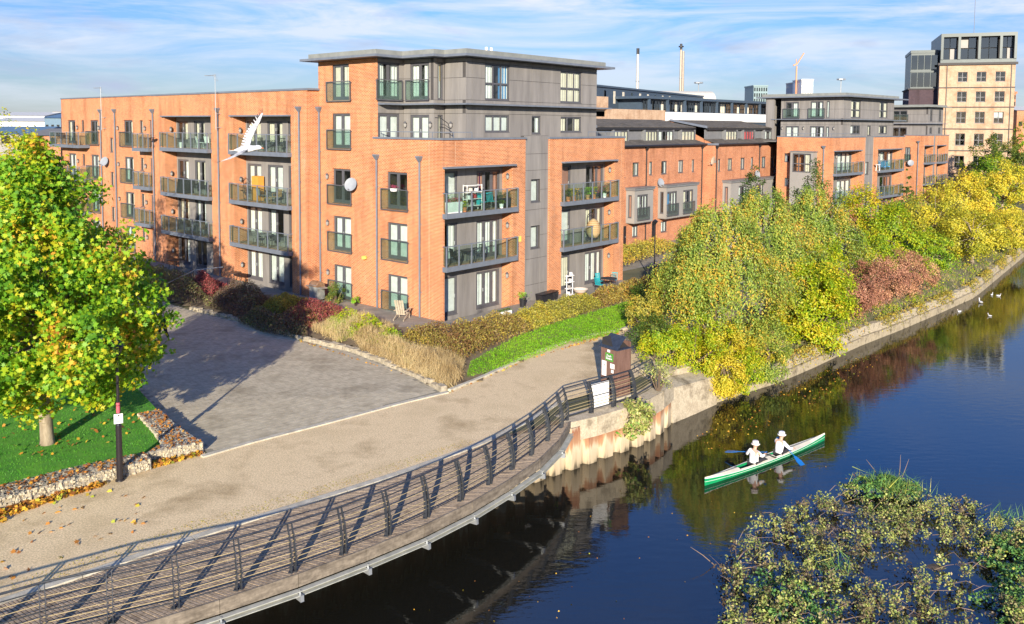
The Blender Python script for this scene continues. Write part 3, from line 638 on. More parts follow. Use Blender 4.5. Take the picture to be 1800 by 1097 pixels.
def townhouse(x0, x1, yf, label, small, pairs, bays_, dorm, doors, pipes, dishes, eave=9.15, grp='brick townhouses between the apartment blocks'):
    T = thing('townhouse_row', label, 'houses', (OX, OY, 0), RZ, grp)
    F = FR(0, yf)
    ws = [('single' if b - a < .8 else 'pair', a, b, 6.5, 7.75, RND.choice(['blind', 'white_right', 'cream_full', 'white_half'])) for a, b in small + pairs]
    ws += [('pair', a, b, .95, 2.0, 'white_full') for a, b in doors[1]]
    hol = [(a, b, .3, 2.1) for a, b in doors[0]] + [(a + .1, b - .1, 2.9, 5.0) for a, b, _ in bays_]
    facade(T, F, x0, x1, -.2, eave, ws, M_brick2, .3, hol)
    for a, b in doors[0]:
        m = MB(); F.box(m, a, b, -.2, -.12, .3, 2.1); d = m.build('front_door', M_black, T)
        m = MB(); F.box(m, a + .3, b - .3, -.119, -.112, 1.3, 1.9); m.build('pane', M_pane, d)
        m = MB(); F.box(m, b - .18, b - .12, -.119, -.06, 1.05, 1.12); m.build('handle', M_galv, d)
    for a, b, k in bays_:
        yb = yf - .9; FB = FR(0, yb); FS = Fac((a, yf), (0, -1), (-1, 0))
        n = MB(); by = T
        bw = MB(); bw.box(a + .03, b - .03, yb + .03, yf - .001, 2.35, 2.45); 
        for r in minus(a, b, 2.4, 5.3, [(p, q, 2.85, 4.9) for p, q in k]): FB.box(bw, r[0], r[1], -.12, 0, r[2], r[3])
        for r in minus(0.001, .779, 2.4, 5.3, [(.22, .6, 2.85, 4.9)]): FS.box(bw, r[0], r[1], -.12, 0, r[2], r[3])
        bw.box(b - .12, b, yb + .121, yf - .001, 2.4, 5.3)
        bay = bw.build('bay_window', M_clad_b, T)
        c = MB(); c.box(a - .12, b + .12, yb - .12, yf - .002, 5.31, 5.5); c.box(a - .2, b + .2, yb - .2, yf - .003, 5.503, 5.56); c.build('bay_roof', ROOFS, bay)
        for p, q in k:
            window(T, FB, p, q, 2.87, 4.88, 'triple_door' if q - p > 1.5 else 'french', RND.choice(['white_sides', 'white_left+white_right', 'cream_sides', 'blue_left+white_right']), rec=.04)
            juliet(T, FB, p - .08, q + .1, 2.6, 3.75, 0, None, True)
        window(T, FS, .22, .6, 2.87, 4.88, 'single', 'pink_full', rec=.05)
    # eaves, gutter, roof, dormers
    g = MB(); g.tube([(x0, yf - .38, eave + .1), (x1 + .1, yf - .38, eave + .1)], .075, 6); g.box(x0, x1, yf - .36, yf + .1, eave - .02, eave + .09); g.build('gutter', M_black, T)
    roof_slopes(T, x0 - .1, x1 + .1, yf - .38, eave + .14, yf + 1.25, eave + .62)
    roof_slopes(T, x0 - .1, x1 + .1, yf + .95, 10.95, yf + 5.2, 11.7, 'upper_roof')
    m = MB(); m.box(x0, x1, yf + .85, yf + 1.0, 10.68, 10.9); m.build('fascia_board', M_black, T)
    m = MB(); FD = FR(0, yf + 1.2)
    for r in minus(x0, x1, 9.4, 10.7, [(a, b, 9.65, 10.6) for a, b in dorm]): FD.box(m, r[0], r[1], -.1, 0, r[2], r[3])
    m.build('dormer_wall', ROOFS, T)
    for i, (a, b) in enumerate(dorm):
        w = window(T, FR(0, yf + .8), a, b, 9.6, 10.62, 'quad', 'red_full' if (i == 1 and x0 > 45) else RND.choice(['blind', 'cream_full', 'white_sides']), rec=0, name='dormer_window')
        c = MB()
        c.box(a - .1, a - .002, yf + .78, yf + 1.19, 9.5, 10.68); c.box(b + .002, b + .1, yf + .78, yf + 1.19, 9.5, 10.68); c.box(a, b, yf + .78, yf + 1.19, 9.5, 9.555); c.build('dormer_cheek', ROOFS, w)
    m = MB(); m.box(x0, x0 + .25, yf + .301, yf + 9, -.2, 9.3); m.box(x1 - .25, x1, yf + .301, yf + 9, -.2, 9.3); m.box(x0 + .251, x1 - .251, yf + 8.7, yf + 9, -.2, 11)
    for xx in (x0, x1 - .25):
        m.poly([(xx, yf + .1, 9.2), (xx, yf + 5.2, 11.6), (xx, yf + 9, 10.5), (xx, yf + 9, 9.2)])
    m.build('side_wall', M_brick2, T)
    m = MB(); m.hexa([(x0 - .1, yf + 5.2, 11.55), (x1 + .1, yf + 5.2, 11.55), (x1 + .1, yf + 9.3, 10.4), (x0 - .1, yf + 9.3, 10.4), (x0 - .1, yf + 5.2, 11.7), (x1 + .1, yf + 5.2, 11.7), (x1 + .1, yf + 9.3, 10.55), (x0 - .1, yf + 9.3, 10.55)]); m.build('rear_roof', ROOFT, T)
    v = MB(); v.box(x0 - .16, x0 - .1, yf - .4, yf + 1.2, eave + .0, eave + .2); v.hexa([(x0 - .2, yf + .9, 10.85), (x0 - .1, yf + .9, 10.85), (x0 - .1, yf + 5.2, 11.6), (x0 - .2, yf + 5.2, 11.6), (x0 - .2, yf + .9, 11.08), (x0 - .1, yf + .9, 11.08), (x0 - .1, yf + 5.2, 11.78), (x0 - .2, yf + 5.2, 11.78)]); v.build('verge', M_metal, T)
    for s in pipes: downpipe(T, F, s, .3, eave - .05, 0, M_black)
    for s, z, f in dishes: dish(T, f or F, s, z, .42, 0, .3, -.3 if f is None else -.6, MATS['stained_dish'] if f else None)
    return T
townhouse(28.5, 45.6, 9.2, 'nearer brick townhouse row with two grey bay windows and three white blinded dormers', [(35.5, 36.1), (43.4, 43.95), (31.0, 31.5)], [(32.7, 33.8), (37.6, 38.7), (40.75, 41.8)],
          [(31.7, 34.8, [(32.15, 33.95)]), (37.1, 42.95, [(37.25, 39.1), (40.2, 42.2)])], [(30.9, 33.1), (35.9 + .1, 38.2), (38.3, 41.1), (42.7, 45.3)], ([(36.1, 37.0), (31.2, 32.0)], [(32.8, 33.8), (37.7, 38.9)]), [34.87, 45.3], [(37.0, 5.75, None)])
T2 = townhouse(46.0, 61.7, 8.03, 'farther brick townhouse row with a red curtained dormer and satellite dishes', [(46.6, 47.2), (54.1, 54.75), (59.25, 59.9)], [(48.75, 49.8), (51.6, 52.7), (56.75, 57.85)],
          [(47.7, 60.9, [(49.5, 51.4), (53.5, 55.4), (57.6, 59.3)])], [(49.7, 52.3), (53.9, 56.5), (59.1, 61.4)], ([(52.0, 52.9)], []), [46.15, 56.0, 61.5], [(1.35, 7.6, Fac((46.0, 9.4), (0, -1), (-1, 0))), (55.0, 5.9, None), (60.0, 6.0, None)])

# ------------------------------------------------------------------ second and third apartment blocks
def block(name, label, org, az, x1s, side, up, bal, strip, label2=None, detail=True, leftlen=6.3):
    rz = radians(90 - az); T = thing('apartment_building', label, 'building', (org[0], org[1], 0), rz)
    F = FR(0, 0); L = FL(0)
    ux, uy, ux1, uy1 = up
    hol = [(a, b, .2, 8.55) for a, b in bal]
    s0, s1 = strip
    wall(T, F, 0, s0, -.2, 9.95, hol, M_brick); wall(T, F, s1, x1s, -.2, 9.95, hol, M_brick)
    clad(T, Fac((0, .1), (1, 0), (0, -1)), [s0, (s0 + s1) / 2 - .3, s1], [-.2, 1.5, 3, 4.7, 6.3, 8, 10], [(s0 + .4, s0 + 1.3, 5.2 + .6, 7.2), (s0 + .4, s0 + 1.3, 2.6, 4.1)])
    for z in (5.8, 2.6): window(T, Fac((0, .1), (1, 0), (0, -1)), s0 + .4, s0 + 1.3, z, z + 1.45, 'single', 'blind')
    for a, b in bal:
        inner = FR(0, .9); dl = []
        for i, zf in enumerate((.35, 3.25, 6.2)):
            dl += [('triple_door' if detail else 'french', a + (b - a) * .45, b - .15, zf, zf + 2.1, RND.choice(['white_full', 'cream_sides', 'pink_right', 'white_sides'])), ('door', a + .1, a + (b - a) * .3, zf, zf + 2.1, 'white_full')]
        clad(T, inner, [a - .1, a + (b - a) * .38, b + .1], [-.2, 3.1, 6.0, 8.55], [d[1:5] for d in dl])
        for d in dl: window(T, inner, *d[1:5], d[0], d[5], rec=.05)
        m = MB(); F.box(m, b, b + .2, -.9, -.301, 0, 8.55); m.build('recess_jamb', M_brick, T)
        for zf in (3.25, 6.2): balcony(T, F, a - .15, b + .2, zf, -.85, .4, 5 if detail else 4, 'lr')
        canopy(T, F, a - .1, b + .1, 8.5, .3)
        if detail: lantern(T, inner, a + (b - a) * .36, 7.9)
    wall(T, L, .3, leftlen, -.2, 9.95, [w[1:5] for w in side], M_brick)
    for w in side: window(T, L, *w[1:5], w[0], w[5])
    m = MB(); F.box(m, -.06, s0 + .05, -.36, .06, 9.95, 10.05); F.box(m, s1 - .05, x1s + .06, -.36, .06, 9.95, 10.05); L.box(m, .37, leftlen, -.3, .06, 9.95, 10.049); m.build('parapet_cap', M_metal, T)
    m = MB(); m.box(.31, s0 - .01, .95, leftlen + 5, 9.4, 9.5); m.box(s0 - .01, x1s - .31, .95, leftlen + 5, 9.4, 9.5); m.build('flat_roof', M_roof, T)
    m = MB(); m.box(x1s - .3, x1s, .301, leftlen + 5, -.2, 9.95); m.box(.3, x1s - .31, leftlen + 5, leftlen + 5.3, -.2, 9.9); m.build('rear_wall', M_brick, T)
    zc = [9.5, 11.3, 12.0, 13.0, 14.0, 14.3]
    FU, LU = FR(0, uy), FL(ux)
    return T, FU, LU, F, L, zc
T, FU, LU, F, L, zc = block('b2', 'second apartment block with grey top storeys, in the middle distance beyond the townhouses', (33.285, 88.0), 45.3, 19.15,
    [('single', 4.8, 5.42, 7.25, 8.2, 'white_half'), ('single', 4.8, 5.34, 4.65, 5.55, 'white_half')], (4.5, 1.0, 18.2, 9.3), [(.3, 6.6), (11.5, 18.0)], (8.0, 10.4))
m = MB(); L.box(m, 1.7, 4.25, 0.001, .9, 2.5, 6.25); L.box(m, 1.7, 1.95, .001, .9, 6.25, 8.25); L.box(m, 4.0, 4.25, .001, .9, 6.25, 8.25); L.box(m, 1.7, 4.25, .001, .9, 8.25, 8.4)
bb = m.build('bay_window', M_clad_b, T); window(T, Fac((-.88, 0), (0, 1), (-1, 0)), 1.98, 3.98, 6.28, 8.22, 'cross', 'cream_left', rec=.0)
m = MB(); L.box(m, 1.6, 4.35, 0, 1.0, 8.401, 8.5); m.build('bay_roof', ROOFS, bb)
downpipe(T, L, .95, .3, 9.1)
hu = [(6.35, 8.85, 12.1, 13.98), (14.0, 16.35, 12.15, 13.98), (6.35, 8.85, 10.3, 11.25), (13.95, 16.4, 10.3, 11.25), (10.8, 11.75, 10.1, 11.25)]
clad(T, FU, [4.5, 5.2, 6.35, 8.85, 10.8, 11.75, 13.95, 16.4, 18.2], zc, hu)
for h, k in zip(hu, ('cross2', 'cross2', 'triple', 'triple', 'single')): window(T, FU, *h, k, RND.choice(['white_left', 'cream_sides', 'white_full']), rec=.05)
hl = [(6.2, 7.75, 12.05, 13.85), (3.3, 4.8, 12.05, 13.9), (6.1, 7.7, 9.6, 11.15), (3.15, 4.8, 9.6, 11.15), (2.6, 2.95, 12.05, 13.9), (2.6, 2.95, 9.7, 11.1)]
clad(T, LU, [1.031, 2.0, 3.1, 5.0, 6.0, 7.9, 8.3], zc, hl)
for h, k in zip(hl, ('french', 'french', 'french', 'french', 'single', 'single')): window(T, LU, *h, k, RND.choice(['white_sides', 'blind', 'white_left']), rec=.05)
juliet(T, LU, 6.0, 8.0, 12.0, 13.1); juliet(T, LU, 3.1, 5.0, 12.0, 13.1)
m = MB(); m.box(4.0, 4.3, 8.9, 9.9, 9.5, 14.3); m.box(4.3, 18.2, 9.6, 9.9, 9.5, 14.3); m.box(17.9, 18.2, 1.3, 9.59, 9.5, 14.3); m.build('rear_wall', M_clad, T)
m = MB(); m.box(3.6, 20.2, .1, 11, 14.31, 14.45); m.build('eaves', M_metal, T)
m = MB(); m.box(4.1, 18.6, .6, 10.5, 14.452, 14.75); m.build('roof', M_fascia, T)
m = MB(); FU.box(m, 3.9, 20.5, .002, .6, 11.85, 11.93); LU.box(m, .99, 9.2, .002, .6, 11.85, 11.929); m.build('sunshade_ledge', M_metal, T)
m = MB(); m.bar((.2, .2, 10.35), (.2, 6, 10.35), .045); m.bar((.2, .2, 10.35), (4.4, .2, 10.35), .045)
for i in range(6): m.bar((.2, .3 + i, 10.05), (.2, .3 + i, 10.35), .03)
m.build('terrace_rail', M_metal, T)
for s, z in ((2.0, 10.9), (5.5, 10.9), (8.05, 10.9)): lantern(T, LU, s, z)
T3, FU, LU, F, L, zc = block('b3', 'third and farthest brick apartment block, just left of the pale mill tower', (57.18, 118.0), 47, 9.2,
    [('french', 1.75, 2.5, 6.4, 8.3, 'white_full')], (6.5, 2.0, 12, 9), [(.4, 3.3), (4.9, 7.8)], (3.6, 4.5), detail=False, leftlen=2.7)
juliet(T3, L, 1.6, 2.7, 6.2, 7.3); downpipe(T3, L, .65, .3, 9.2); dish(T3, L, 1.5, 6.1, .45)
hu = [(7.2, 8.1, 12.0, 13.7), (10.45, 11.4, 12.0, 13.7), (7.2, 8.1, 10.2, 11.1), (10.4, 11.3, 10.2, 11.1)]
clad(T3, FU, [6.5, 8.6, 10.2, 12.1], zc[:-1] + [14.05], hu)
for h in hu: window(T3, FU, *h, 'pair', 'dark', rec=.05)
hl = [(5.0, 7.2, 12, 13.6), (5.0, 7.2, 9.6, 11.1)]
clad(T3, FL(6.5), [2.031, 4.5, 7.5, 9.3], zc[:-1] + [14.05], hl)
for h in hl: window(T3, FL(6.5), *h, 'french', 'dark', rec=.05)
juliet(T3, FL(6.5), 4.8, 7.4, 11.9, 13)
m = MB(); m.box(5.6, 13.2, 1.2, 10, 14.06, 14.18); m.box(6.1, 12.5, 1.6, 9.6, 14.181, 14.42); m.build('roof', M_fascia, T3)
m = MB(); m.box(5.9, 12.7, 1.5, 1.999, 11.6, 11.68); m.box(5.9, 6.499, 1.999, 9.3, 11.6, 11.679); m.build('sunshade_ledge', M_metal, T3)

# ------------------------------------------------------------------ pale mill tower with dark glazed crown
def at(px, py, D):
    dx, dy = (px - 900) / 1490.4, (py - 321) / 1490.4
    v = dx * _x2 + dy * _d2 + _f; t = D / v.y
    return Vector((0, 0, 11)) + v * t
T = thing('mill_tower', 'tall pale brick mill with dark glazed rooftop storeys near the right edge', 'building', (at(1652, 114, 150).x, 150, 0), radians(-20))
F = FR(0, 0); Wd = 11.7
rows = [(19.4, 21.2), (15.7, 17.4), (12.0, 13.9), (7.7, 9.9), (3.9, 5.9), (.2, 2.3), (-1, -.5)]
cols = [(3.9, 5.5), (7.1, 8.7), (10.2 - .1, 11.8)]
zz = [(19.1, 20.8), (15.6, 17.4), (11.9, 13.9), (8.0, 10.1), (4.1, 6.2), (.6, 2.6)]
cc = [(2.9, 4.4), (5.8, 7.3), (8.7, 10.2)]
hs = [(a, b, c, d) for a, b in cc for c, d in zz]
wall(T, F, 0, Wd, -3, 22.3, hs, M_buff, .4)
for h in hs: window(T, F, *h, 'cross2', RND.choice(['dark', 'dark', 'blind_top', 'dark']), rec=.2)
m = MB()
for z in (18.0, 14.6, 10.8, 7.0, 3.0): F.box(m, -.06, Wd + .06, 0.001, .1, z, z + .18)
F.box(m, -.3, Wd + .3, 0.001, .35, 22.0, 22.4); m.build('string_course', M_core, T)
m = MB(); m.box(0, .4, .401, 16, -3, 22.3); m.box(Wd - .4, Wd, .401, 16, -3, 22.3); m.box(.401, Wd - .401, 15.6, 16, -3, 22.3); m.box(.4, Wd - .4, .4, 15.6, 22.1, 22.2); m.build('rear_wall', M_buff, T)
for s in (1.2, 11.1):
    m = MB(); m.tube([F.pt(s, .12, -2), F.pt(s, .12, 22)], .07, 5); m.build('downpipe', M_black, T)
M_dkmetal = flat('charcoal_metal', (.045, .06, .065), .4, .2)
# crown
m = MB(); m.box(.1, Wd + .1, .2, 15, 22.41, 23.0); m.box(.1, Wd + .1, .0, 15, 26.9, 27.5)
for x in (.1, 2.8, 5.9, 9.2, Wd - .3): m.box(x, x + .4, .0, .4, 23.0, 26.9)
m.box(Wd - .3, Wd + .05, .4, 14.8, 23, 26.9); m.box(.1, .4, .4, 14.8, 23, 26.9); m.build('rooftop_frame', M_dkmetal, T)
for i, (a, b) in enumerate(((.52, 2.78), (3.22, 5.88), (6.32, 9.18), (9.62, 11.38))):
    for j in range(2):
        for k in range(2):
            p = a + (b - a) * j / 2; m = MB(); z = 23.1 + 1.95 * k; F2 = FR(0, 1.4)
            F2.box(m, p + .05, p + (b - a) / 2 - .05, -.05, 0, z, z + 1.8); m.build('pane', M_mirror if RND.random() > .12 else M_clad_b, T)
m = MB(); m.box(.4, Wd - .3, 1.55, 1.7, 23, 26.9); m.build('inner_wall', M_dark, T)
m = MB(); m.tube([(6, 6, 27.5), (6, 6, 34)], .05, 4); m.build('mast', M_galv, T)
# dark side wing
m = MB(); m.box(-4.6, -.01, 2, 14, -3, 17.9); w = m.build('side_wing', M_dkbrick, T)
m = MB()
for z in (14.5, 11.2, 8): m.box(-4.75, -.02, 1.85, 2, z, z + .2)
m.box(-4.8, 0, 1.8, 14.1, 17.9, 18.1); m.build('string_course', M_core, w)
m = MB(); m.box(-4.4, -.05, 2.3, 13.5, 18.1, 24.4); m.box(-4.5, 0, 2.2, 13.6, 24.4, 24.9); m.box(-4.5, 0, 2.2, 2.4, 21.0, 21.3); w = m.build('glazed_top', M_dkmetal, T)
for k, z in enumerate((18.4, 21.5)):
    for i in range(4):
        m = MB(); m.box(-4.3 + i * 1.07, -3.35 + i * 1.07, 2.2, 2.28, z, z + 2.5); m.build('pane', M_mirror, w)

# ------------------------------------------------------------------ dark office block and its neighbours
M_office = flat('office_cladding', (.05, .075, .11), .5)
p0, p1 = at(1137, 170, 115), at(1355, 178, 140)
az = atan2(p1.y - p0.y, p1.x - p0.x); Ln = hypot(p1.x - p0.x, p1.y - p0.y)
T = thing('office_building', 'long dark blue glazed office block above a white parapet band behind the townhouses', 'building', (p0.x, p0.y, 0), az)
F = FR(0, 0)
zt, zb = 15.1, 13.0
m = MB(); m.box(0, Ln, .9, 14, zb, zt - .35); m.build('wall', M_office, T)
m = MB(); m.box(-1.2, Ln + .8, -.6, 14.5, zt - .35, zt); m.build('roof', M_office, T)
m = MB(); m.box(-1.4, Ln + 1, -.9, 15, zb - 1.25, zb); m.build('parapet', M_white, T)
m = MB(); m.box(-1.2, Ln + .8, -.6, 14.5, 0, zb - 1.26); m.build('lower_wall', M_office, T)
n = 17
for i in range(n):
    x = Ln * i / (n - 1) - .1
    if i % 2 == 0:
        m = MB(); m.box(x, x + .28, -.5, -.2, zb, zt - .36); m.build('column', M_office, T)
    for q in range(3):
        a = x + .45 + q * Ln / n * .31
        m = MB(); F.box(m, a, a + Ln / n * .24, -.9, -.86, zb + .15, zt - .6); m.build('pane', M_mirror if RND.random() < .72 else M_cream, T)
for i in range(22):
    a = .5 + i * (Ln - 1) / 22
    m = MB(); F.box(m, a, a + .7, .6, .64, zb - 2.6, zb - 1.75); m.build('pane', M_mirror, T)
# second wing of the office going left
p2, p3 = at(1048, 157, 112), at(1235, 172, 150)
az2 = atan2(p3.y - p2.y, p3.x - p2.x); L2 = hypot(p3.x - p2.x, p3.y - p2.y)
T = thing('office_building', 'dark blue rooftop office with narrow vertical windows behind the arched brick mill', 'building', (p2.x, p2.y, 0), az2)
F = FR(0, 0); m = MB(); m.box(0, L2, 0, 12, 12.2, 16.2); m.build('wall', M_office, T)
m = MB(); m.box(-.2, L2 + .2, -.2, 12.2, 16.201, 16.45); m.build('roof', M_office, T)
for i in range(12):
    a = 2.5 + i * 3.1; m = MB(); F.box(m, a, a + .6, .0, .04, 14.1, 15.8); m.build('pane', M_cream if i % 3 else M_mirror, T)
for i in range(20):
    a = 5 + i * 1.2; m = MB(); F.box(m, a, a + .9, .0, .04, 12.5, 13.3); m.build('pane', M_mirror, T)
T = thing('brick_mill', 'low buff brick mill with round arched windows, left of the dark office', 'building', (at(1040, 200, 105).x, 105, 0), az2 * .75)
F = FR(0, 0); ah = [(1.2 + i * 1.15, 1.9 + i * 1.15, 10.2, 11.9) for i in range(11)]
wall(T, F, -2, 15.5, 0, 13.2, [(.2, 3, 12.2, 13.1)] + ah, M_buff, .4)
wall(T, F, -2, 3.2, 13.2, 14.7, [], M_buff, .4)
for a, b, c, d in ah:
    m = MB(); F.box(m, a, b, -.25, -.2, c, d); m.build('pane', M_mirror, T)
    m = MB(); 
    for k in range(4):      # arch fillets
        t0, t1 = k * pi / 4, (k + 1) * pi / 4; xm = (a + b) / 2; r = (b - a) / 2
        m.poly([F.pt(xm + r * cos(t0), .005, d - r + r * sin(t0)), F.pt(xm + r * cos(t1), .005, d - r + r * sin(t1)), F.pt(xm + r * (1 if k < 2 else -1), .005, d)])
    m.build('arch', M_buff, T)
m = MB(); m.box(-2, 15.5, .41, 8, 12.9, 13.1); m.build('roof', M_roof, T)
# rooftop plant house (pale, barrel roof)
c = at(1203, 172, 150)
T = thing('plant_house', 'pale barrel roofed rooftop plant house at the foot of the right chimney', 'building', (c.x - 3.2, 150, 0), radians(6))
m = MB(); m.box(-2.5, 9, 0, 6, 9, 15.2); m.build('wall', M_clad_b, T)
m = MB(); k = 10
for i in range(k):
    a0, a1 = pi * i / k, pi * (i + 1) / k
    P = lambda a, x: (x, 3 - 3.1 * cos(a), 15.2 + 2.2 * sin(a))
    m.poly([P(a0, -2.6), P(a0, 9.1), P(a1, 9.1), P(a1, -2.6)])
m.poly([(9.1, 3 - 3.1 * cos(pi * i / k), 15.2 + 2.2 * sin(pi * i / k)) for i in range(k + 1)]); m.poly([(-2.6, 3 - 3.1 * cos(pi * i / k), 15.2 + 2.2 * sin(pi * i / k)) for i in range(k + 1)])
m.build('barrel_roof', flat('pale_sheet', (.5, .48, .42), .6), T)
T = thing('low_shed', 'white flat roofed rooftop box just left of the left chimney', 'building', (at(1080, 160, 175).x, 175, 0), .1)
m = MB(); m.box(0, 6.5, 0, 5, 8, 18.2); m.build('wall', M_white, T); m = MB(); m.box(-.1, 6.6, -.1, 5.1, 18.2, 18.5); m.build('roof', M_clad_b, T)
# chimneys
def chimney(px, ytop, D, r, label, twin):
    c = at(px, ytop, D); T = thing('chimney_stack', label, 'chimney', (c.x, D, 0), 0)
    m = MB(); h = c.z; m.tube([(0, 0, 0), (0, 0, h - 1.3)], [r * 1.2, r], 12); 
    if twin: m.tube([(r * 2.2, 0, 0), (r * 2.2, 0, h - 1.6)], [r, r], 10)
    m.build('shaft', flat('pale_steel_%d' % px, (.52, .50, .47) if not twin else (.40, .33, .26), .4, .3), T)
    m = MB(); m.tube([(0, 0, h - 1.3), (0, 0, h)], r * 1.12, 12)
    if twin: m.tube([(0, 0, h - .75), (0, 0, h - .5)], r * 2.4, 12)
    m.build('cap', M_black, T)
    m = MB()
    for i in range(3): m.tube([(0, 0, h * (.4 + .17 * i)), (0, 0, h * (.4 + .17 * i) + .15)], r * 1.5, 10)
    m.build('ring', M_galv, T)
chimney(1121.5, 85, 190, .30, 'slim pale steel chimney with a dark tip, left of the pair on the skyline', False)
chimney(1197.5, 77, 190, .24, 'taller chimney with a flared dark cap, right of the pair on the skyline', True)
c = at(1132, 160, 170); T = thing('roof_drum', 'short round buff brick drum beside the left chimney base', 'building', (c.x, 170, 0))
m = MB(); m.lathe([(.001, 10), (1.2, 10), (1.2, 17.6), (1.5, 17.7), (1.5, 18.2), (.001, 18.2)], (0, 0, 0), 14); m.build('drum', M_buff, T)
def mast(px, yt, D, label):
    c = at(px, yt, D); T = thing('floodlight_mast', label, 'mast', (c.x, D, 0))
    m = MB(); m.tube([(0, 0, 0), (0, 0, c.z)], [.25, .1], 8); m.build('pole', M_galv, T)
    m = MB(); m.lathe([(.001, -.1), (1.0, -.1), (1.0, .2), (.001, .3)], (0, 0, c.z), 8); m.build('lamp_head', M_galv, T)
mast(1228, 146, 190, 'tall white floodlight mast behind the dark office block'); mast(1478.5, 140, 190, 'white floodlight mast rising behind the second apartment block')
# distant towers
def tower(px0, px1, yt, D, label, mat, nx, nz_, dep=20, win=M_mirror):
    a, b = at(px0, yt, D), at(px1, yt, D); w = b.x - a.x
    T = thing('tower_block', label, 'tower', (a.x, D, 0)); m = MB(); m.box(0, w, 0, dep, -5, a.z); m.build('wall', mat, T)
    m = MB(); m.box(-.3, w + .3, -.3, dep + .3, a.z + .01, a.z + .8); m.build('roof', mat, T)
    h = a.z - 5
    for i in range(nx):
        m = MB(); x = w * (i + .2) / nx
        for k in range(nz_): m.box(x, x + w / nx * .6, -.12, -.01, 5 + h * (k + .15) / nz_, 5 + h * (k + .8) / nz_)
        m.build('window_strip', win, T)
tower(1325, 1349.5, 152, 520, 'slim teal glass tower on the skyline right of the chimneys', flat('teal_panels', (.17, .25, .27), .4), 6, 9)
tower(1397, 1409, 146, 640, 'narrow grey tower under construction with a dark top below the crane', flat('pale_concrete', (.45, .45, .45), .8), 3, 10)
tower(1409.5, 1429.5, 141, 620, 'bright white tower block on the skyline beside the crane', M_white, 7, 10, 20, M_clad_b)
tower(1781, 1786, 165, 300, 'thin reddish tower block at the right edge behind the mill tower', M_brick2, 1, 8)
tower(1352, 1357, 182, 400, 'far pinkish low tower block just left of the second apartment block', M_buff, 1, 6)
c = at(1399.5, 143, 630); T = thing('tower_crane', 'orange tower crane with a raised jib on the far skyline', 'crane', (c.x, 630, 0))
h0, h1 = c.z, at(1400, 116, 630).z
m = MB(); m.bar((0, 0, 0), (0, 0, h1), .8); m.build('mast', flat('crane_orange', (.6, .25, .12), .6), T)
m = MB(); m.bar((-2.5, 0, h1 + .3), (0, 0, h1 + 1.5), .9); m.bar((0, 0, h1 + 1), (5.2, 0, h1 + 9.5), .7); m.bar((0, 0, h1 + 1), (-.5, 0, h1 + 5), .4); m.build('jib', MATS['crane_orange'], T)
# left: white warehouses, brick roofs
def shed(px0, px1, yt, ye, D, label, wm, rm, dep=14):
    a, b = at(px0, ye, D), at(px1, ye, D); w = b.x - a.x; zt = at(px0, yt, D).z; ze = a.z
    T = thing('warehouse', label, 'building', (a.x, D, 0)); m = MB(); m.box(0, w, 0, dep, -4, ze); m.build('wall', wm, T)
    m = MB(); m.poly([(-.4, -.4, ze), (w + .4, -.4, ze), (w, dep / 2, zt), (0, dep / 2, zt)]); m.poly([(-.4, dep + .4, ze), (w + .4, dep + .4, ze), (w, dep / 2, zt), (0, dep / 2, zt)])
    m.poly([(0, 0, ze), (0, dep, ze), (0, dep / 2, zt)]); m.poly([(w, 0, ze), (w, dep, ze), (w, dep / 2, zt)]); m.build('roof', rm, T)
    k = max(3, int(w / (D * .03)))
    for i in range(k):
        m = MB(); x = w * (i + .25) / k; m.box(x, x + w / k * .45, -.1, -.005, ze * .6 + 2.2, ze * .6 + 3.4); m.build('window', M_mirror, T)
M_bluer = flat('blue_roof', (.10, .17, .24), .5); M_pale = flat('pale_roof', (.5, .5, .48), .6)
shed(-30, 78, 196, 203, 260, 'long low white warehouse on the left horizon', M_white, M_pale, 20)
shed(-20, 100, 206, 213, 190, 'white industrial shed with a pale roof below the left horizon', M_white, M_pale)
shed(78, 107, 199, 207, 175, 'blue roofed warehouse beside the left end of the apartment building', M_bluer, M_bluer)
shed(40, 106, 226, 238, 120, 'low brick building with a dark roof behind the treetops at left', M_brick2, M_roof)
shed(-40, 62, 222, 236, 135, 'dark roofed workshop at the far left behind the yellow treetops', M_clad_b, M_bluer)
c = at(94, 197, 200); 
shed(92, 107, 193, 196, 300, 'pale distant block peeking over the blue warehouse', M_pale, M_pale)
shed(1788, 1830, 186, 194, 230, 'red brick building with a pale roof at the right edge of the skyline', M_brick2, M_pale)
# ------------------------------------------------------------------ ground, river, paths
WZ = -1.8
def inpoly(x, y, P):
    c = False; n = len(P)
    for i in range(n):
        x1, y1 = P[i]; x2, y2 = P[i - 1]
        if (y1 > y) != (y2 > y) and x < (x2 - x1) * (y - y1) / (y2 - y1) + x1: c = not c
    return c
def sheet(name, poly, z, mat, **k):
    m = MB(); ar = sum(poly[i][0] * poly[(i + 1) % len(poly)][1] - poly[(i + 1) % len(poly)][0] * poly[i][1] for i in range(len(poly)))
    if ar < 0: poly = poly[::-1]
    m.poly([(p[0], p[1], z) for p in poly]); o = m.build(name, mat); o['kind'] = 'structure'
    for a, b in k.items(): o[a] = b
    return o
def resample(P, step=None, n=None):
    P = [Vector((*p, 0)) if len(p) == 2 else Vector(p) for p in P]; L = [0]
    for a, b in zip(P, P[1:]): L.append(L[-1] + (b - a).length)
    n = n or max(1, int(round(L[-1] / step))); out = []
    j = 0
    for i in range(n + 1):
        t = L[-1] * i / n
        while j < len(P) - 2 and L[j + 1] < t: j += 1
        u = (t - L[j]) / max(1e-9, L[j + 1] - L[j]); out.append(P[j].lerp(P[j + 1], u))
    return out
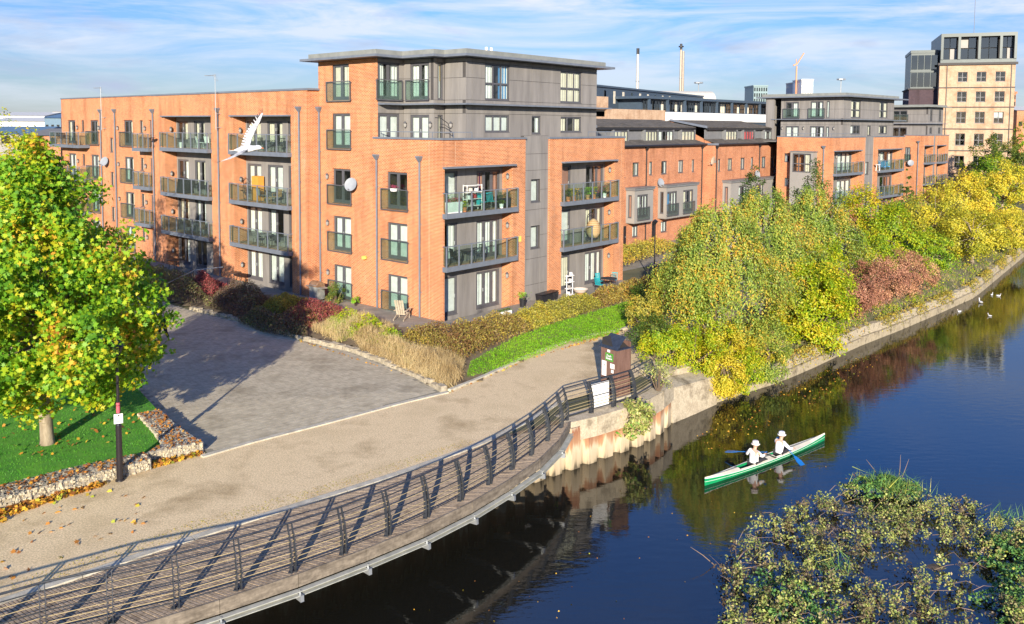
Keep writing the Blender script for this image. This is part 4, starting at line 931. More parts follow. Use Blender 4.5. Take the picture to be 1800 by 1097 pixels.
def smooth(P, k=2):
    P = [Vector(p) for p in P]
    for _ in range(k):
        Q = [P[0]]
        for a, b in zip(P, P[1:]): Q += [a.lerp(b, .25), a.lerp(b, .75)]
        P = Q + [P[-1]]
    return P
def normal2(P, i):
    a, b = P[max(i - 1, 0)], P[min(i + 1, len(P) - 1)]; d = (b - a).normalized(); return Vector((d.y, -d.x, 0))   # to the right of travel = river side
M_path = mottled('resin_gravel', (.42, .31, .17), (.72, .56, .34), .38, .92, .35, 60, c3=(.61, .47, .275), spec=.2)
# fine grit and green edges on the path
def add_grit(m, sc=70, lo=.72, hi=1.25, world=False):
    n, l = m.node_tree.nodes, m.node_tree.links; b = n['Principled BSDF']; src = b.inputs['Base Color'].links[0].from_socket
    t = n.new('ShaderNodeNewGeometry' if world else 'ShaderNodeTexCoord'); z = n.new('ShaderNodeTexNoise'); z.inputs['Scale'].default_value = sc; z.inputs['Detail'].default_value = 2
    l.new(t.outputs['Position' if world else 'Object'], z.inputs['Vector']); r = n.new('ShaderNodeMapRange'); r.inputs[1].default_value = .3; r.inputs[2].default_value = .7; r.inputs[3].default_value = lo; r.inputs[4].default_value = hi
    l.new(z.outputs['Fac'], r.inputs[0]); x = n.new('ShaderNodeMixRGB'); x.blend_type = 'MULTIPLY'; x.inputs[0].default_value = 1
    l.new(src, x.inputs[1]); l.new(r.outputs[0], x.inputs[2]); l.new(x.outputs[0], b.inputs['Base Color'])
add_grit(M_path, 22); 
M_kerb = mottled('kerb_concrete', (.36, .33, .26), (.58, .54, .44), 3, .85, .3, 40); add_grit(M_kerb, 30, .85, 1.1)
M_conc = mottled('weathered_concrete', (.17, .135, .09), (.47, .40, .29), 1.3, .9, .4, 25, c3=(.33, .27, .19)); add_grit(M_conc, 16, .8, 1.15)
M_sett = mottled('grey_setts', (.28, .24, .165), (.46, .405, .295), .42, .85, .2, 40, c3=(.38, .33, .235), world=True); add_grit(M_sett, 3.3, .84, 1.16, True)
M_terr = mottled('terrain', (.06, .07, .03), (.16, .14, .07), .3, .95)
M_lawn = mottled('lawn_soil', (.04, .19, .012), (.10, .30, .02), 1.5, .95)
M_stone = mottled('gabion_stone', (.32, .27, .18), (.54, .47, .34), 7, .85, .3, 30)
# river: nearly still dark water
m_, n_, l_, b_ = newmat('river_water'); out = n_['Material Output']; n_.remove(b_)
df = n_.new('ShaderNodeBsdfDiffuse'); df.inputs[0].default_value = (.010, .010, .008, 1)
gl = n_.new('ShaderNodeBsdfGlossy'); gl.inputs['Roughness'].default_value = .02
fr = n_.new('ShaderNodeFresnel'); fr.inputs['IOR'].default_value = 2.1
mxs = n_.new('ShaderNodeMixShader'); l_.new(fr.outputs[0], mxs.inputs[0]); l_.new(df.outputs[0], mxs.inputs[1]); l_.new(gl.outputs[0], mxs.inputs[2]); l_.new(mxs.outputs[0], out.inputs[0])
t_ = n_.new('ShaderNodeTexCoord'); mp_ = n_.new('ShaderNodeMapping'); mp_.inputs['Scale'].default_value = (.8, 2.2, 1); mp_.inputs['Rotation'].default_value = (0, 0, -.2); l_.new(t_.outputs['Object'], mp_.inputs[0])
z_ = n_.new('ShaderNodeTexNoise'); z_.inputs['Scale'].default_value = 1.6; z_.inputs['Detail'].default_value = 4; z_.inputs['Roughness'].default_value = .55; l_.new(mp_.outputs[0], z_.inputs['Vector'])
z2_ = n_.new('ShaderNodeTexNoise'); z2_.inputs['Scale'].default_value = .12; z2_.inputs['Detail'].default_value = 2; l_.new(t_.outputs['Object'], z2_.inputs['Vector'])
mm_ = n_.new('ShaderNodeMath'); mm_.operation = 'MULTIPLY'; l_.new(z_.outputs['Fac'], mm_.inputs[0]); l_.new(z2_.outputs['Fac'], mm_.inputs[1])
bp_ = n_.new('ShaderNodeBump'); bp_.inputs['Strength'].default_value = .16; bp_.inputs['Distance'].default_value = .06; l_.new(mm_.outputs[0], bp_.inputs['Height']); 
for q in (gl, fr): l_.new(bp_.outputs[0], q.inputs['Normal'])
M_water = m_
BANK = [(-40, 1), (-26, 9.9), (-18, 13.6), (-14.3, 16.4), (-11.5, 18.7), (-10.4, 19.7), (-9.2, 20.7), (-7.9, 21.9), (-6.85, 22.9), (-5.45, 24.1), (-3.85, 25.4), (-2.1, 27.1), (-.75, 28.55), (.1, 29.3), (.85, 29.9), (1.55, 30.5), (2.25, 31.05), (3.0, 31.65), (3.7, 32.3), (4.45, 32.85), (5.2, 33.5), (5.95, 34.45), (6.6, 35.55)]
WALL = [(6.83, 36.3), (9.56, 38.9), (11.3, 40.35), (13.4, 42.0), (15.9, 44.5), (20, 48.85), (24.9, 53.5), (29.5, 58.1), (35, 63.7), (45, 76.5), (52.3, 85.8), (70, 107), (110, 152), (200, 245), (500, 560)]
def off(P, d): P3 = [Vector((*p, 0)) for p in P]; return [tuple((P3[i] - normal2(P3, i) * d)[:2]) for i in range(len(P3))]
inner = off(BANK, .35) + off(WALL, 2.6)[:]
sheet('terrain', inner + [(3500, 3600), (-3500, 3600), (-3500, 1)], 0, M_terr)
sheet('opposite_bank', [(20, -25), (48, 20), (80, 62), (140, 120), (260, 235), (560, 520), (3500, 3200), (3500, -25)], -.9, M_terr)
sheet('river', [(-300, -60), (700, -60), (700, 700), (-300, 700)], WZ, M_water)
sheet('river_bed', [(-301, -61), (701, -61), (701, 701), (-301, 701)], -4, M_soil)
KERB = [(-40, 1.6), (-26, 10.2), (-18, 13.8), (-14.2, 16.6)] + [(-11.72, 18.81), (-11.1, 19.35), (-10.4, 20.0), (-9.43, 20.95), (-8.17, 22.1), (-7.11, 23.03), (-5.68, 24.25), (-4.1, 25.6), (-2.31, 27.32), (-.95, 28.75), (.2, 30.27), (1.2, 31.9), (2.05, 33.3)]
DECK = [(-37, -3), (-24, 6.2), (-17.5, 11.0), (-13.2, 14.5), (-10.6, 16.4), (-8.16, 17.98), (-7.15, 18.72), (-6.03, 19.47), (-4.25, 20.95), (-2.32, 22.77), (-1.47, 23.74), (-.59, 24.98), (.1, 26.0), (.85, 27.2), (1.55, 28.7), (2.1, 30.4), (2.2, 31.0)]
path = KERB + [(2.9, 33.9), (4.2, 35.2), (5.5, 36.6), (7, 38.6), (9, 41.8), (11.5, 46), (14, 50.5), (20, 58), (30, 70), (27, 72), (16, 60), (10.5, 53), (8.0, 48.5), (6.8, 46.2), (5.85, 45.0), (4.5, 44.2), (2.96, 42.8), (1.15, 40.4), (-1.2, 36.35), (-2.6, 34.35),
               (-4.45, 32.85), (-6.33, 31.06), (-9, 28.68), (-10.12, 27.5), (-10.3, 27.85), (-11.7, 27.2), (-13.5, 25.4), (-15, 23.8), (-18, 21), (-28, 11.5), (-45, 0)]
sheet('path', path, .004, M_path)
SQ = [(-10.05, 27.55), (-9, 28.68), (-6.33, 31.06), (-4.45, 32.85), (-2.7, 34.38), (-4.05, 36.35), (-5.72, 38.4), (-7.7, 40.6), (-10.7, 42.7), (-12.8, 44.8), (-16, 47.4), (-19.1, 49.6), (-24, 54), (-30, 60), (-42, 56), (-30, 44), (-22, 40.5), (-18.7, 39), (-17, 36.6), (-15.2, 34.0), (-13.1, 31.1), (-11.7, 29.3), (-10.7, 28.3), (-10.2, 27.8)]
sheet('paved_square', SQ, .008, flat('joint_sand', (.24, .22, .17), .95))
# separate setts
sx = MB(); sx.hexa([(-.197, -.122, 0), (.197, -.122, 0), (.197, .122, 0), (-.197, .122, 0), (-.196, -.121, .003), (.196, -.121, .003), (.196, .121, .003), (-.196, .121, .003)])
me_s = sx.mesh('sett', M_sett); sq = link('setts', None, None); sq['kind'] = 'structure'
ang = radians(41.5); ca, sa = cos(ang), sin(ang); cells = []
for j in range(-60, 160):
    for i in range(-90, 90):
        a, b = (i + (j % 2) * .5) * .402, j * .252; x = -6 + a * ca - b * sa; y = 31.3 + a * sa + b * ca
        if all(inpoly(x + dx, y + dy, SQ) for dx, dy in ((.2, 0), (-.2, 0), (0, .17), (0, -.17))): cells.append((x, y))
cells.sort(key=lambda c: hypot(c[0], c[1])); rest = MB()
for k, (x, y) in enumerate(cells):
    z = .0095 + RND.uniform(0, .001)
    if k < 300: link('sett', me_s, sq, (x, y, z), ang + RND.uniform(-.015, .015))
    elif y < 62:
        h = [(-.195, -.12), (.195, -.12), (.195, .12), (-.195, .12)]; t = RND.uniform(-.002, .002)
        rest.poly([(x + p * ca - q * sa, y + p * sa + q * ca, z + .003) for p, q in h])
rest.build('far_setts', M_sett, sq, kind='stuff')
def kerbline(name, P, w, h, step, z=0, mat=None, side=0):
    o = link(name, None, None); o['kind'] = 'structure'
    R = resample(P, step)
    for a, b in zip(R, R[1:]):
        m = MB(); d = (b - a).normalized(); g = d * .008
        m.bar(a + g + Vector((0, 0, z + h / 2 - .05)), b - g + Vector((0, 0, z + h / 2 - .05 + RND.uniform(-.004, .004))), w, h + .1); m.build('kerb_stone', mat or M_kerb, o)
    return o
kerbline('path_kerb', smooth([(*p, 0) for p in KERB], 2), .22, .03, .92)
kerbline('square_kerb', [(-10.2, 27.35), (-9, 28.62), (-6.33, 31.0), (-4.45, 32.8), (-2.6, 34.3)], .2, .05, .9)
kerbline('bed_kerb', [(-2.55, 34.45), (-1.19, 36.4), (1.15, 40.4), (2.96, 42.8), (4.56, 44.25), (5.85, 45.0), (6.8, 46.3), (8.2, 48.8), (10.5, 53.1)], .16, .1, .9)
# planting bed and terrace (in the building's frame)
def wp(*L): return [W2(x, y) for x, y in L]
M_bed = mottled('bed_soil', (.07, .05, .03), (.19, .14, .08), 1.3, .95, .5, 15, c3=(.13, .11, .06))
M_terrace = mottled('terrace_paving', (.20, .18, .15), (.30, .27, .23), 1.2, .9, .2, 30)
bed = [(-2.6, 34.42), (-1.2, 36.45), (1.15, 40.5), (2.9, 42.9), (4.5, 44.3), (5.8, 45.1), (6.7, 46.3), (8.1, 48.8), (10.4, 53.1)] + [W2(17, -2.3)] + [W2(-2.2, -2.3), W2(-2.2, 20), W2(-2.6, 30)] + [(-24, 58.5), (-22.5, 53), (-19.0, 49.8), (-15.95, 47.5), (-12.75, 44.95), (-10.65, 42.85), (-7.6, 40.7), (-5.65, 38.5), (-4.0, 36.45)]
mb = MB(); 
def bedz(x, y):
    lx = (x - OX) * cu + (y - OY) * su; ly = -(x - OX) * su + (y - OY) * cu
    d = max(-lx if lx < 0 else 0, -ly if ly < 0 else 0)      # distance outside the walls
    return .34 if d < 2.6 else max(.06, .34 - (d - 2.6) * .055)
g = .6; xs = np.arange(-27, 22, g); ys = np.arange(34, 82, g)
for x in xs:
    for y in ys:
        c = (x + g / 2, y + g / 2)
        if inpoly(*c, bed): mb.poly([(px, py, bedz(px, py) + .02 * sin(px * 3.1) * cos(py * 2.7)) for px, py in ((x, y), (x + g, y), (x + g, y + g), (x, y + g))])
o = mb.build('planting_bed', M_bed, None, True); o['kind'] = 'structure'
tp = wp((-2.3, -2.4), (17.2, -2.4), (17.2, .02), (0, .02), (-.02, .02), (-.02, 11), (-.86, 11), (-.86, 49), (-3.2, 49), (-3.2, 11), (-2.3, 11))
mt = MB(); mt.prism(tp, 0, .33); o = mt.build('terrace', M_terrace); o['kind'] = 'structure'
sheet('townhouse_front_path', wp((18, 3), (62, 1.5), (62, 12), (18, 12)), .012, M_terrace)
# stone edging between square and bed
def rock(mb, c, r, n=1, mi=0, sq_=(1, 1, .7)):
    i = len(mb.v); vs_ = []
    for a in (-1, 1):
        for b in (-1, 1):
            for d in (-1, 1): vs_.append(Vector((a * sq_[0], b * sq_[1], d * sq_[2])) * r * RND.uniform(.62, 1.05))
    rot = Matrix.Rotation(RND.uniform(0, 6.3), 3, 'Z') @ Matrix.Rotation(RND.uniform(-.4, .4), 3, 'X')
    for v in vs_: mb.v.append(tuple(rot @ v + Vector(c)))
    for f in ((0, 1, 3, 2), (4, 6, 7, 5), (0, 4, 5, 1), (2, 3, 7, 6), (0, 2, 6, 4), (1, 5, 7, 3)): mb.f.append(tuple(i + k for k in f)); mb.m.append(mi)
se = thing('stone_edging', 'low rough pale stone edging between the paved square and the planting bed', 'edging', (0, 0, 0))
R = resample([(-2.75, 34.4), (-4.1, 36.4), (-5.78, 38.45), (-7.75, 40.65), (-10.75, 42.78), (-12.85, 44.88), (-16.05, 47.48), (-19, 49.7)], .5)
for a, b in zip(R, R[1:]):
    m = MB(); d = b - a; n_v = Vector((-d.y, d.x, 0)).normalized()
    L_ = d.length / 2 * .96; c = (a + b) / 2; d.normalize(); h = RND.uniform(.13, .24); w = RND.uniform(.11, .19)
    P = []
    for z in (-.05, h):
        for s, t in ((-1, 1), (1, 1), (1, -1), (-1, -1)):
            k = 1 if z < 0 else .8; P.append(c + d * L_ * s * (k + .12 * RND.random()) - n_v * w * t * (k + RND.uniform(-.1, .15)) + Vector((0, 0, z + RND.uniform(-.03, .03))))
    m.hexa(P); m.build('stone', MATS['edging_stone'] if 'edging_stone' in MATS else mottled('edging_stone', (.20, .17, .12), (.46, .40, .30), 5, .9, .5, 20), se)
# ------------------------------------------------------------------ lawn and gabions
LZ = .22
lawn = [(-11.9, 27.0), (-11.66, 27.7), (-12.45, 28.95), (-13.75, 30.7), (-13.15, 31.1), (-15.31, 34.04), (-17.07, 36.6), (-18.83, 38.98), (-22, 41.5), (-30, 45), (-60, 50), (-60, 2), (-28.6, 11), (-18, 21.4), (-15.15, 24.2), (-13.6, 25.7)]
m = MB(); m.prism(lawn, -.3, LZ); o = m.build('lawn', M_lawn); o['kind'] = 'structure'
N = 70000; gx = NR.uniform(-27, -11.5, N); gy = NR.uniform(20, 40, N)
keep = np.array([inpoly(x, y, lawn) for x, y in zip(gx, gy)]); gx, gy = gx[keep], gy[keep]
def scatter_mesh(name, P, size, mat, parent=None, up=.5, shape='leaf', tint=None, norm=None, aspect=.55, droop=0, smooth_n=None, **tags):
    """many small leaf faces in one mesh; P (N,3)"""
    N = len(P); P = np.asarray(P, float)
    size = np.broadcast_to(np.asarray(size, float), (N,)) * NR.uniform(.7, 1.3, N)
    nv = NR.normal(size=(N, 3)); nv /= np.linalg.norm(nv, axis=1)[:, None]
    if norm is not None: nv = nv * (1 - up) + norm * up * 1.3
    else: nv[:, 2] = np.abs(nv[:, 2]) * (1 - up) + up
    nv /= np.linalg.norm(nv, axis=1)[:, None] + 1e-9
    t = NR.normal(size=(N, 3))
    if droop: t[:, 2] -= droop * 2
    t -= nv * np.sum(t * nv, 1)[:, None]; t /= np.linalg.norm(t, axis=1)[:, None] + 1e-9
    b = np.cross(nv, t)
    if shape == 'leaf': tpl = [(-.5, 0, 0), (0, aspect / 2, .06), (.5, 0, 0), (0, -aspect / 2, .06)]
    elif shape == 'blade': tpl = [(-.5, -aspect / 2, 0), (-.5, aspect / 2, 0), (.5, 0, 0)]
    else:   # lobed plane leaf
        tpl = [(-.5, 0, 0), (-.28, .12, .02), (-.3, .42, -.04), (-.02, .24, .03), (.12, .5, -.05), (.22, .18, .02), (.55, 0, -.04), (.22, -.18, .02), (.12, -.5, -.05), (-.02, -.24, .03), (-.3, -.42, -.04), (-.28, -.12, .02)]
    k = len(tpl); V = np.zeros((N, k, 3))
    for i, (a, c, h) in enumerate(tpl): V[:, i] = P + (t * a + b * c + nv * h) * size[:, None]
    me = bpy.data.meshes.new(name); me.vertices.add(N * k); me.vertices.foreach_set('co', V.reshape(-1))
    me.loops.add(N * k); me.loops.foreach_set('vertex_index', np.arange(N * k, dtype=np.int32))
    me.polygons.add(N); me.polygons.foreach_set('loop_start', np.arange(0, N * k, k, dtype=np.int32))
    try: me.polygons.foreach_set('loop_total', np.full(N, k, dtype=np.int32))
    except Exception: pass
    me.materials.append(mat); me.update(calc_edges=True)
    at_ = me.attributes.new('tint', 'FLOAT', 'FACE'); tt = NR.uniform(0, 1, N) if tint is None else np.clip(tint, 0, 1)
    at_.data.foreach_set('value', np.asarray(tt, dtype=np.float32))
    return link(name, me, parent, **tags)
def clumpy(P, f=.8, seed=0):      # smooth pseudo noise 0..1
    P = np.asarray(P); s = seed * 1.7
    v = np.sin(P[:, 0] * f * 2.1 + s) * np.cos(P[:, 1] * f * 1.7 + s * 2) + np.sin(P[:, 2] * f * 2.6 + s * 3 + P[:, 0] * f) + .6 * np.sin(P[:, 0] * f * 5.3 + P[:, 1] * f * 4.1 + s)
    return np.clip(.5 + v * .22, 0, 1)
Pg = np.c_[gx, gy, np.full(len(gx), LZ + .02)]
g = scatter_mesh('grass', Pg, .06, L_grass, None, up=-.3, shape='blade', aspect=.25, tint=clumpy(Pg, 1.6) * .6 + NR.uniform(0, .4, len(Pg)), droop=-1.2); g['kind'] = 'stuff'; g['label'] = 'short bright green lawn grass under the plane tree'; g['category'] = 'grass'
mottled('dull_stone', (.20, .165, .12), (.40, .34, .25), 9, .9)
def gabion(label, quad, z0=.0, h=.34):
    """quad: front-left, front-right, back-right, back-left base corners"""
    G = thing('gabion_wall', label, 'gabion wall', (*quad[0], 0), 0, 'gabion walls round the lawn'); O = Vector((*quad[0], 0))
    q = [Vector((*p, 0)) - O for p in quad]
    m = MB(); ins = sum(q, Vector()) / 4
    m.prism([tuple((p + (ins - p).normalized() * .06)[:2]) for p in q], -.05, h - .05); m.build('core', MATS['dull_stone'], G)
    st_ = MB(); wi = MB()
    def face(a, b, c, d, n, top=False):      # a-b bottom, d-c top
        lu, lv = (b - a).length, (d - a).length; k = int(lu * lv / (.1 * .085))
        for _ in range(int(k * 1.15)):
            u, v = RND.random(), RND.random(); p = a.lerp(b, u).lerp(d.lerp(c, u), v); rock(st_, p - n * .03, RND.uniform(.04, .066), 1, 1 if (top and RND.random() < .55) else 0)
        nu, nv_ = max(2, int(lu / .16)), max(2, int(lv / .12))
        for i in range(nu + 1): u = i / nu; wi.bar(a.lerp(b, u) + n * .025, d.lerp(c, u) + n * .025, .007)
        for i in range(nv_ + 1): v = i / nv_; wi.bar(a.lerp(d, v) + n * .025, b.lerp(c, v) + n * .025, .007)
    Z = Vector((0, 0, h)); z0v = Vector((0, 0, 0))
    ctr = ins
    for a, b in ((q[0], q[1]), (q[1], q[2]), (q[3], q[0])):
        d = b - a; n = Vector((d.y, -d.x, 0)).normalized()
        if n.dot((a + b) / 2 - ctr) < 0: n = -n
        face(a, b, b + Z, a + Z, n)
    face(q[0] + Z, q[1] + Z, q[2] + Z, q[3] + Z, Vector((0, 0, 1)), True)
    st_.build('stones', [M_stone, MATS['dull_stone']], G, kind='stuff'); wi.build('wire_mesh', M_galv, G)
    # fallen leaves lying on top
    P = np.array([list(O + q[0].lerp(q[1], RND.random()).lerp(q[3].lerp(q[2], 0), 0)) for _ in range(1)])
    return G
gabs = [[(-13.02, 24.86), (-11.44, 26.28), (-11.87, 26.83), (-13.53, 25.64)], [(-14.55, 23.4), (-13.07, 24.82), (-13.58, 25.6), (-15.08, 24.19)], [(-17.4, 20.7), (-14.6, 23.36), (-15.12, 24.15), (-17.9, 21.5)],
        [(-11.79, 26.76), (-10.32, 27.77), (-10.82, 28.28), (-11.6, 27.59)], [(-11.61, 27.65), (-10.86, 28.33), (-11.76, 29.25), (-12.4, 28.85)], [(-12.44, 28.9), (-11.81, 29.3), (-13.12, 31.02), (-13.71, 30.57)]]
gl_ = ['gabion basket of pale stones right behind the lamp post at the lawn edge', 'gabion basket along the lawn left of the lamp post, second from the post', 'gabion basket at the left edge of the photo along the lawn', 'gabion basket at the lawn corner where path and paved square meet, yellow leaves in front', 'gabion basket along the paved square just behind the lawn corner', 'leaf-covered gabion basket farthest back along the paved square edge']
for q, s in zip(gabs, gl_): gabion(s, q)
def leafscatter(name, label, polys, n, size, mat, zf, cat='leaves', kind='stuff', tint=None, lift=.02):
    pts = []
    xs = [p[0] for P in polys for p in P]; ys = [p[1] for P in polys for p in P]
    while len(pts) < n:
        x, y = RND.uniform(min(xs), max(xs)), RND.uniform(min(ys), max(ys))
        if any(inpoly(x, y, P) for P in polys): pts.append((x, y, zf(x, y) + RND.uniform(.004, lift)))
    o = scatter_mesh(name, np.array(pts), size, mat, None, up=.8, shape='maple', tint=NR.uniform(*(tint or (.1, 1)), n)); o['kind'] = kind; o['label'] = label; o['category'] = cat; return o
leafscatter('fallen_leaves', 'brown and yellow fallen leaves lying on the gabion tops', gabs, 800, .11, L_fallen, lambda x, y: .35, lift=.05, tint=(0, .62))
leafscatter('leaf_drift', 'drift of orange and yellow leaves against the foot of the gabions', [[(-11.4, 26.4), (-10.3, 27.45), (-10.3, 27.75), (-11.8, 26.75)], [(-14.6, 23.3), (-12.4, 25.4), (-12.3, 25.1), (-14.2, 22.8)], [(-17.5, 20.5), (-14.5, 23.3), (-13.9, 22.7), (-16.2, 19.6)]], 1900, .15, L_fallen, lambda x, y: .01, lift=.09)
leafscatter('fallen_leaves', 'single yellow and brown leaves scattered over the tan path', [[(-17, 21.8), (-12, 26), (-9.5, 22.5), (-12.5, 19)]], 70, .14, L_fallen, lambda x, y: .01)
leafscatter('fallen_leaves', 'few yellow leaves lying on the lawn round the plane tree', [[(-20, 24), (-15, 26.5), (-12.6, 28.6), (-14.5, 32), (-19, 31)]], 120, .13, L_fallen, lambda x, y: LZ + .05)
leafscatter('fallen_leaves', 'sparse leaves lying along the bed kerb and stone edging', [[(-2.6, 34), (-2.4, 35), (5, 44.6), (6, 44.6), (1, 39.5)], [(-4, 36), (-4.6, 36.6), (-11, 42.9), (-10.6, 42.2)]], 260, .10, L_fallen, lambda x, y: .02)
leafscatter('floating_leaves', 'yellow leaves floating on the river by the concrete wall', [[(7.5, 34.5), (11.5, 38.5), (12.5, 37), (8, 32)], [(12, 39.5), (20, 47.5), (21, 46.5), (14, 38.5)]], 210, .085, L_fallen, lambda x, y: WZ + .003, lift=.006)
leafscatter('floating_leaves', 'a few specks of leaf drifting on the dark river in front of the walkway', [[(-6, 18), (4, 29), (12, 36), (16, 40), (12, 24), (2, 18)]], 110, .05, L_fallen, lambda x, y: WZ + .003, lift=.006)
# ------------------------------------------------------------------ river walls
M_pile = None
m_, n_, l_, b_ = newmat('rusty_sheet_pile'); t = n_.new('ShaderNodeTexCoord'); mp = n_.new('ShaderNodeMapping'); mp.inputs['Scale'].default_value = (3.2, 3.2, .35); l_.new(t.outputs['Object'], mp.inputs[0])
z = n_.new('ShaderNodeTexNoise'); z.inputs['Scale'].default_value = 1.4; z.inputs['Detail'].default_value = 8; l_.new(mp.outputs[0], z.inputs['Vector'])
s = n_.new('ShaderNodeSeparateXYZ'); l_.new(t.outputs['Object'], s.inputs[0]); ma = n_.new('ShaderNodeMath'); ma.operation = 'MULTIPLY_ADD'; ma.inputs[1].default_value = .55; ma.inputs[2].default_value = .66; l_.new(s.outputs[2], ma.inputs[0])
ad = n_.new('ShaderNodeMath'); l_.new(ma.outputs[0], ad.inputs[0]); l_.new(z.outputs['Fac'], ad.inputs[1]); r = n_.new('ShaderNodeValToRGB'); l_.new(ad.outputs[0], r.inputs[0])
ramp(r, [(.10, (.10, .08, .05)), (.22, (.40, .32, .21)), (.48, (.52, .42, .29)), (.60, (.36, .20, .11)), (.85, (.26, .11, .06)), (.95, (.42, .32, .22))]); l_.new(r.outputs[0], b_.inputs['Base Color']); b_.inputs['Roughness'].default_value = .85
M_pile = m_
sp = thing('sheet_pile_wall', 'rusty corrugated steel sheet pile wall under the timber walkway', 'river wall', (0, 0, 0))
R = resample(BANK[3:] + [(6.75, 35.9)], .9)
for i, (a, b) in enumerate(zip(R, R[1:])):
    d = (b - a).normalized(); n = Vector((d.y, -d.x, 0)); L_ = (b - a).length; top = -.22 if a.x < 2.2 else -.78
    prof = [(0, 0), (.28, 0), (.40, .22), (.88, .22), (1.0, 0)]; m = MB()
    for (u, v), (p, q) in zip(prof, prof[1:]):
        A, B_ = a + d * L_ * u + n * v, a + d * L_ * p + n * q
        m.hexa([A, B_, B_ - n * .03, A - n * .03] and [(*(A)[:2], -3), (*(B_)[:2], -3), (*(B_ - n * .03)[:2], -3), (*(A - n * .03)[:2], -3), (*(A)[:2], top), (*(B_)[:2], top), (*(B_ - n * .03)[:2], top), (*(A - n * .03)[:2], top)])
    m.build('sheet_pile', M_pile, sp)
# ground behind piles down to the bed
m = MB()
for a, b in zip(R, R[1:]): m.poly([(a.x - .3, a.y + .3, -3), (b.x - .3, b.y + .3, -3), (b.x - .3, b.y + .3, 0), (a.x - .3, a.y + .3, 0)])
m.build('backfill', M_soil, sp)
# strip of ground between inner line and wall (deck region)
# concrete capping beam
cp = thing('capping_beam', 'weathered concrete capping beam on the sheet piles below the fence end and white board', 'river wall', (0, 0, 0))
CB = [(2.05, 30.95), (3.0, 31.5), (4.4, 32.65), (5.2, 33.3), (6.0, 34.3), (6.75, 35.5), (6.95, 36.0)]
R = resample(CB, 1.5)
for a, b in zip(R, R[1:]):
    m = MB(); d = (b - a).normalized(); n = Vector((d.y, -d.x, 0)); m.hexa([(*(a + n * .12 + d * .01)[:2], -.78), (*(b + n * .12 - d * .01)[:2], -.78), (*(b - n * .75 - d * .01)[:2], -.78), (*(a - n * .75 + d * .01)[:2], -.78), (*(a + n * .1 + d * .01)[:2], -.03), (*(b + n * .1 - d * .01)[:2], -.03), (*(b - n * .75 - d * .01)[:2], .012), (*(a - n * .75 + d * .01)[:2], .012)])
    m.build('concrete_segment', M_conc, cp)
# concrete abutment blocks then long river wall
rw = thing('river_wall', 'long pale concrete and stone river wall curving away under the trees', 'river wall', (0, 0, 0))
for k, (a, b, t0, t1, dep) in enumerate((((6.85, 36.05), (9.4, 38.6), -.35, -.55, 1.5), ((6.3, 36.9), (8.4, 38.9), -.02, -.1, 1.0))):
    a, b = Vector((*a, 0)), Vector((*b, 0)); d = (b - a).normalized(); n = Vector((d.y, -d.x, 0)); m = MB()
    m.hexa([(*(a + n * .45)[:2], -3), (*(b + n * .35)[:2], -3), (*(b - n * dep)[:2], -3), (*(a - n * dep)[:2], -3), (*(a + n * .0)[:2], t0), (*(b + n * .05)[:2], t1), (*(b - n * dep)[:2], t1 + .25), (*(a - n * dep)[:2], t0 + .25)]); m.build('concrete_block', M_conc, rw)
R = resample([(9.45, 38.8)] + WALL[2:13], 2.2)
for i, (a, b) in enumerate(zip(R, R[1:])):
    d = (b - a).normalized(); n = Vector((d.y, -d.x, 0)); g_ = d * .012; t = -1.35 + RND.uniform(-.02, .02); m = MB()
    q = lambda p, o, z: (*(p + n * o)[:2], z)
    m.hexa([q(a + g_, .22, -3), q(b - g_, .22, -3), q(b - g_, -.4, -3), q(a + g_, -.4, -3), q(a + g_, .18, t), q(b - g_, .18, t), q(b - g_, -.4, t), q(a + g_, -.4, t)]); m.build('wall_base', MATS['damp_concrete'] if 'damp_concrete' in MATS else mottled('damp_concrete', (.10, .08, .05), (.38, .32, .22), 1.6, .9, .5, 20, c3=(.25, .205, .135)), rw)
    m = MB(); t2 = -.92 + RND.uniform(-.05, .05); m.hexa([q(a + g_, .02, t), q(b - g_, .02, t), q(b - g_, -.5, t), q(a + g_, -.5, t), q(a + g_, -.1, t2), q(b - g_, -.1, t2 + RND.uniform(-.03, .03)), q(b - g_, -.5, t2), q(a + g_, -.5, t2)]); m.build('wall_top', MATS['rough_wall'] if 'rough_wall' in MATS else mottled('rough_wall', (.09, .075, .045), (.42, .36, .26), 5, .95, .9, 12, c3=(.22, .18, .12)), rw)
# bank slope
m = MB(); iw, ow = off(WALL, 2.6), off(WALL, .45)
for i in range(len(WALL) - 1):
    a, b, c, d = ow[i], ow[i + 1], iw[i + 1], iw[i]; k = 8 if i < 11 else 1
    for j in range(k):
        u, v = j / k, (j + 1) / k; L2_ = lambda p, q, t: (p[0] + (q[0] - p[0]) * t, p[1] + (q[1] - p[1]) * t)
        m.poly([(*L2_(a, b, u), -.95), (*L2_(a, b, v), -.95), (*L2_(d, c, v), .0), (*L2_(d, c, u), .0)])
o = m.build('river_bank', M_terr); o['kind'] = 'structure'
m = MB(); ib = off(BANK, .35)
for i in range(len(BANK) - 1): m.poly([(*BANK[i], -.2), (*BANK[i + 1], -.2), (*ib[i + 1], -.001), (*ib[i], -.001)])
m.poly([(*BANK[-1], -.3), (*WALL[0], -.3), (*iw[0], 0), (*ib[-1], 0)]); o = m.build('river_bank', M_soil); o['kind'] = 'structure'
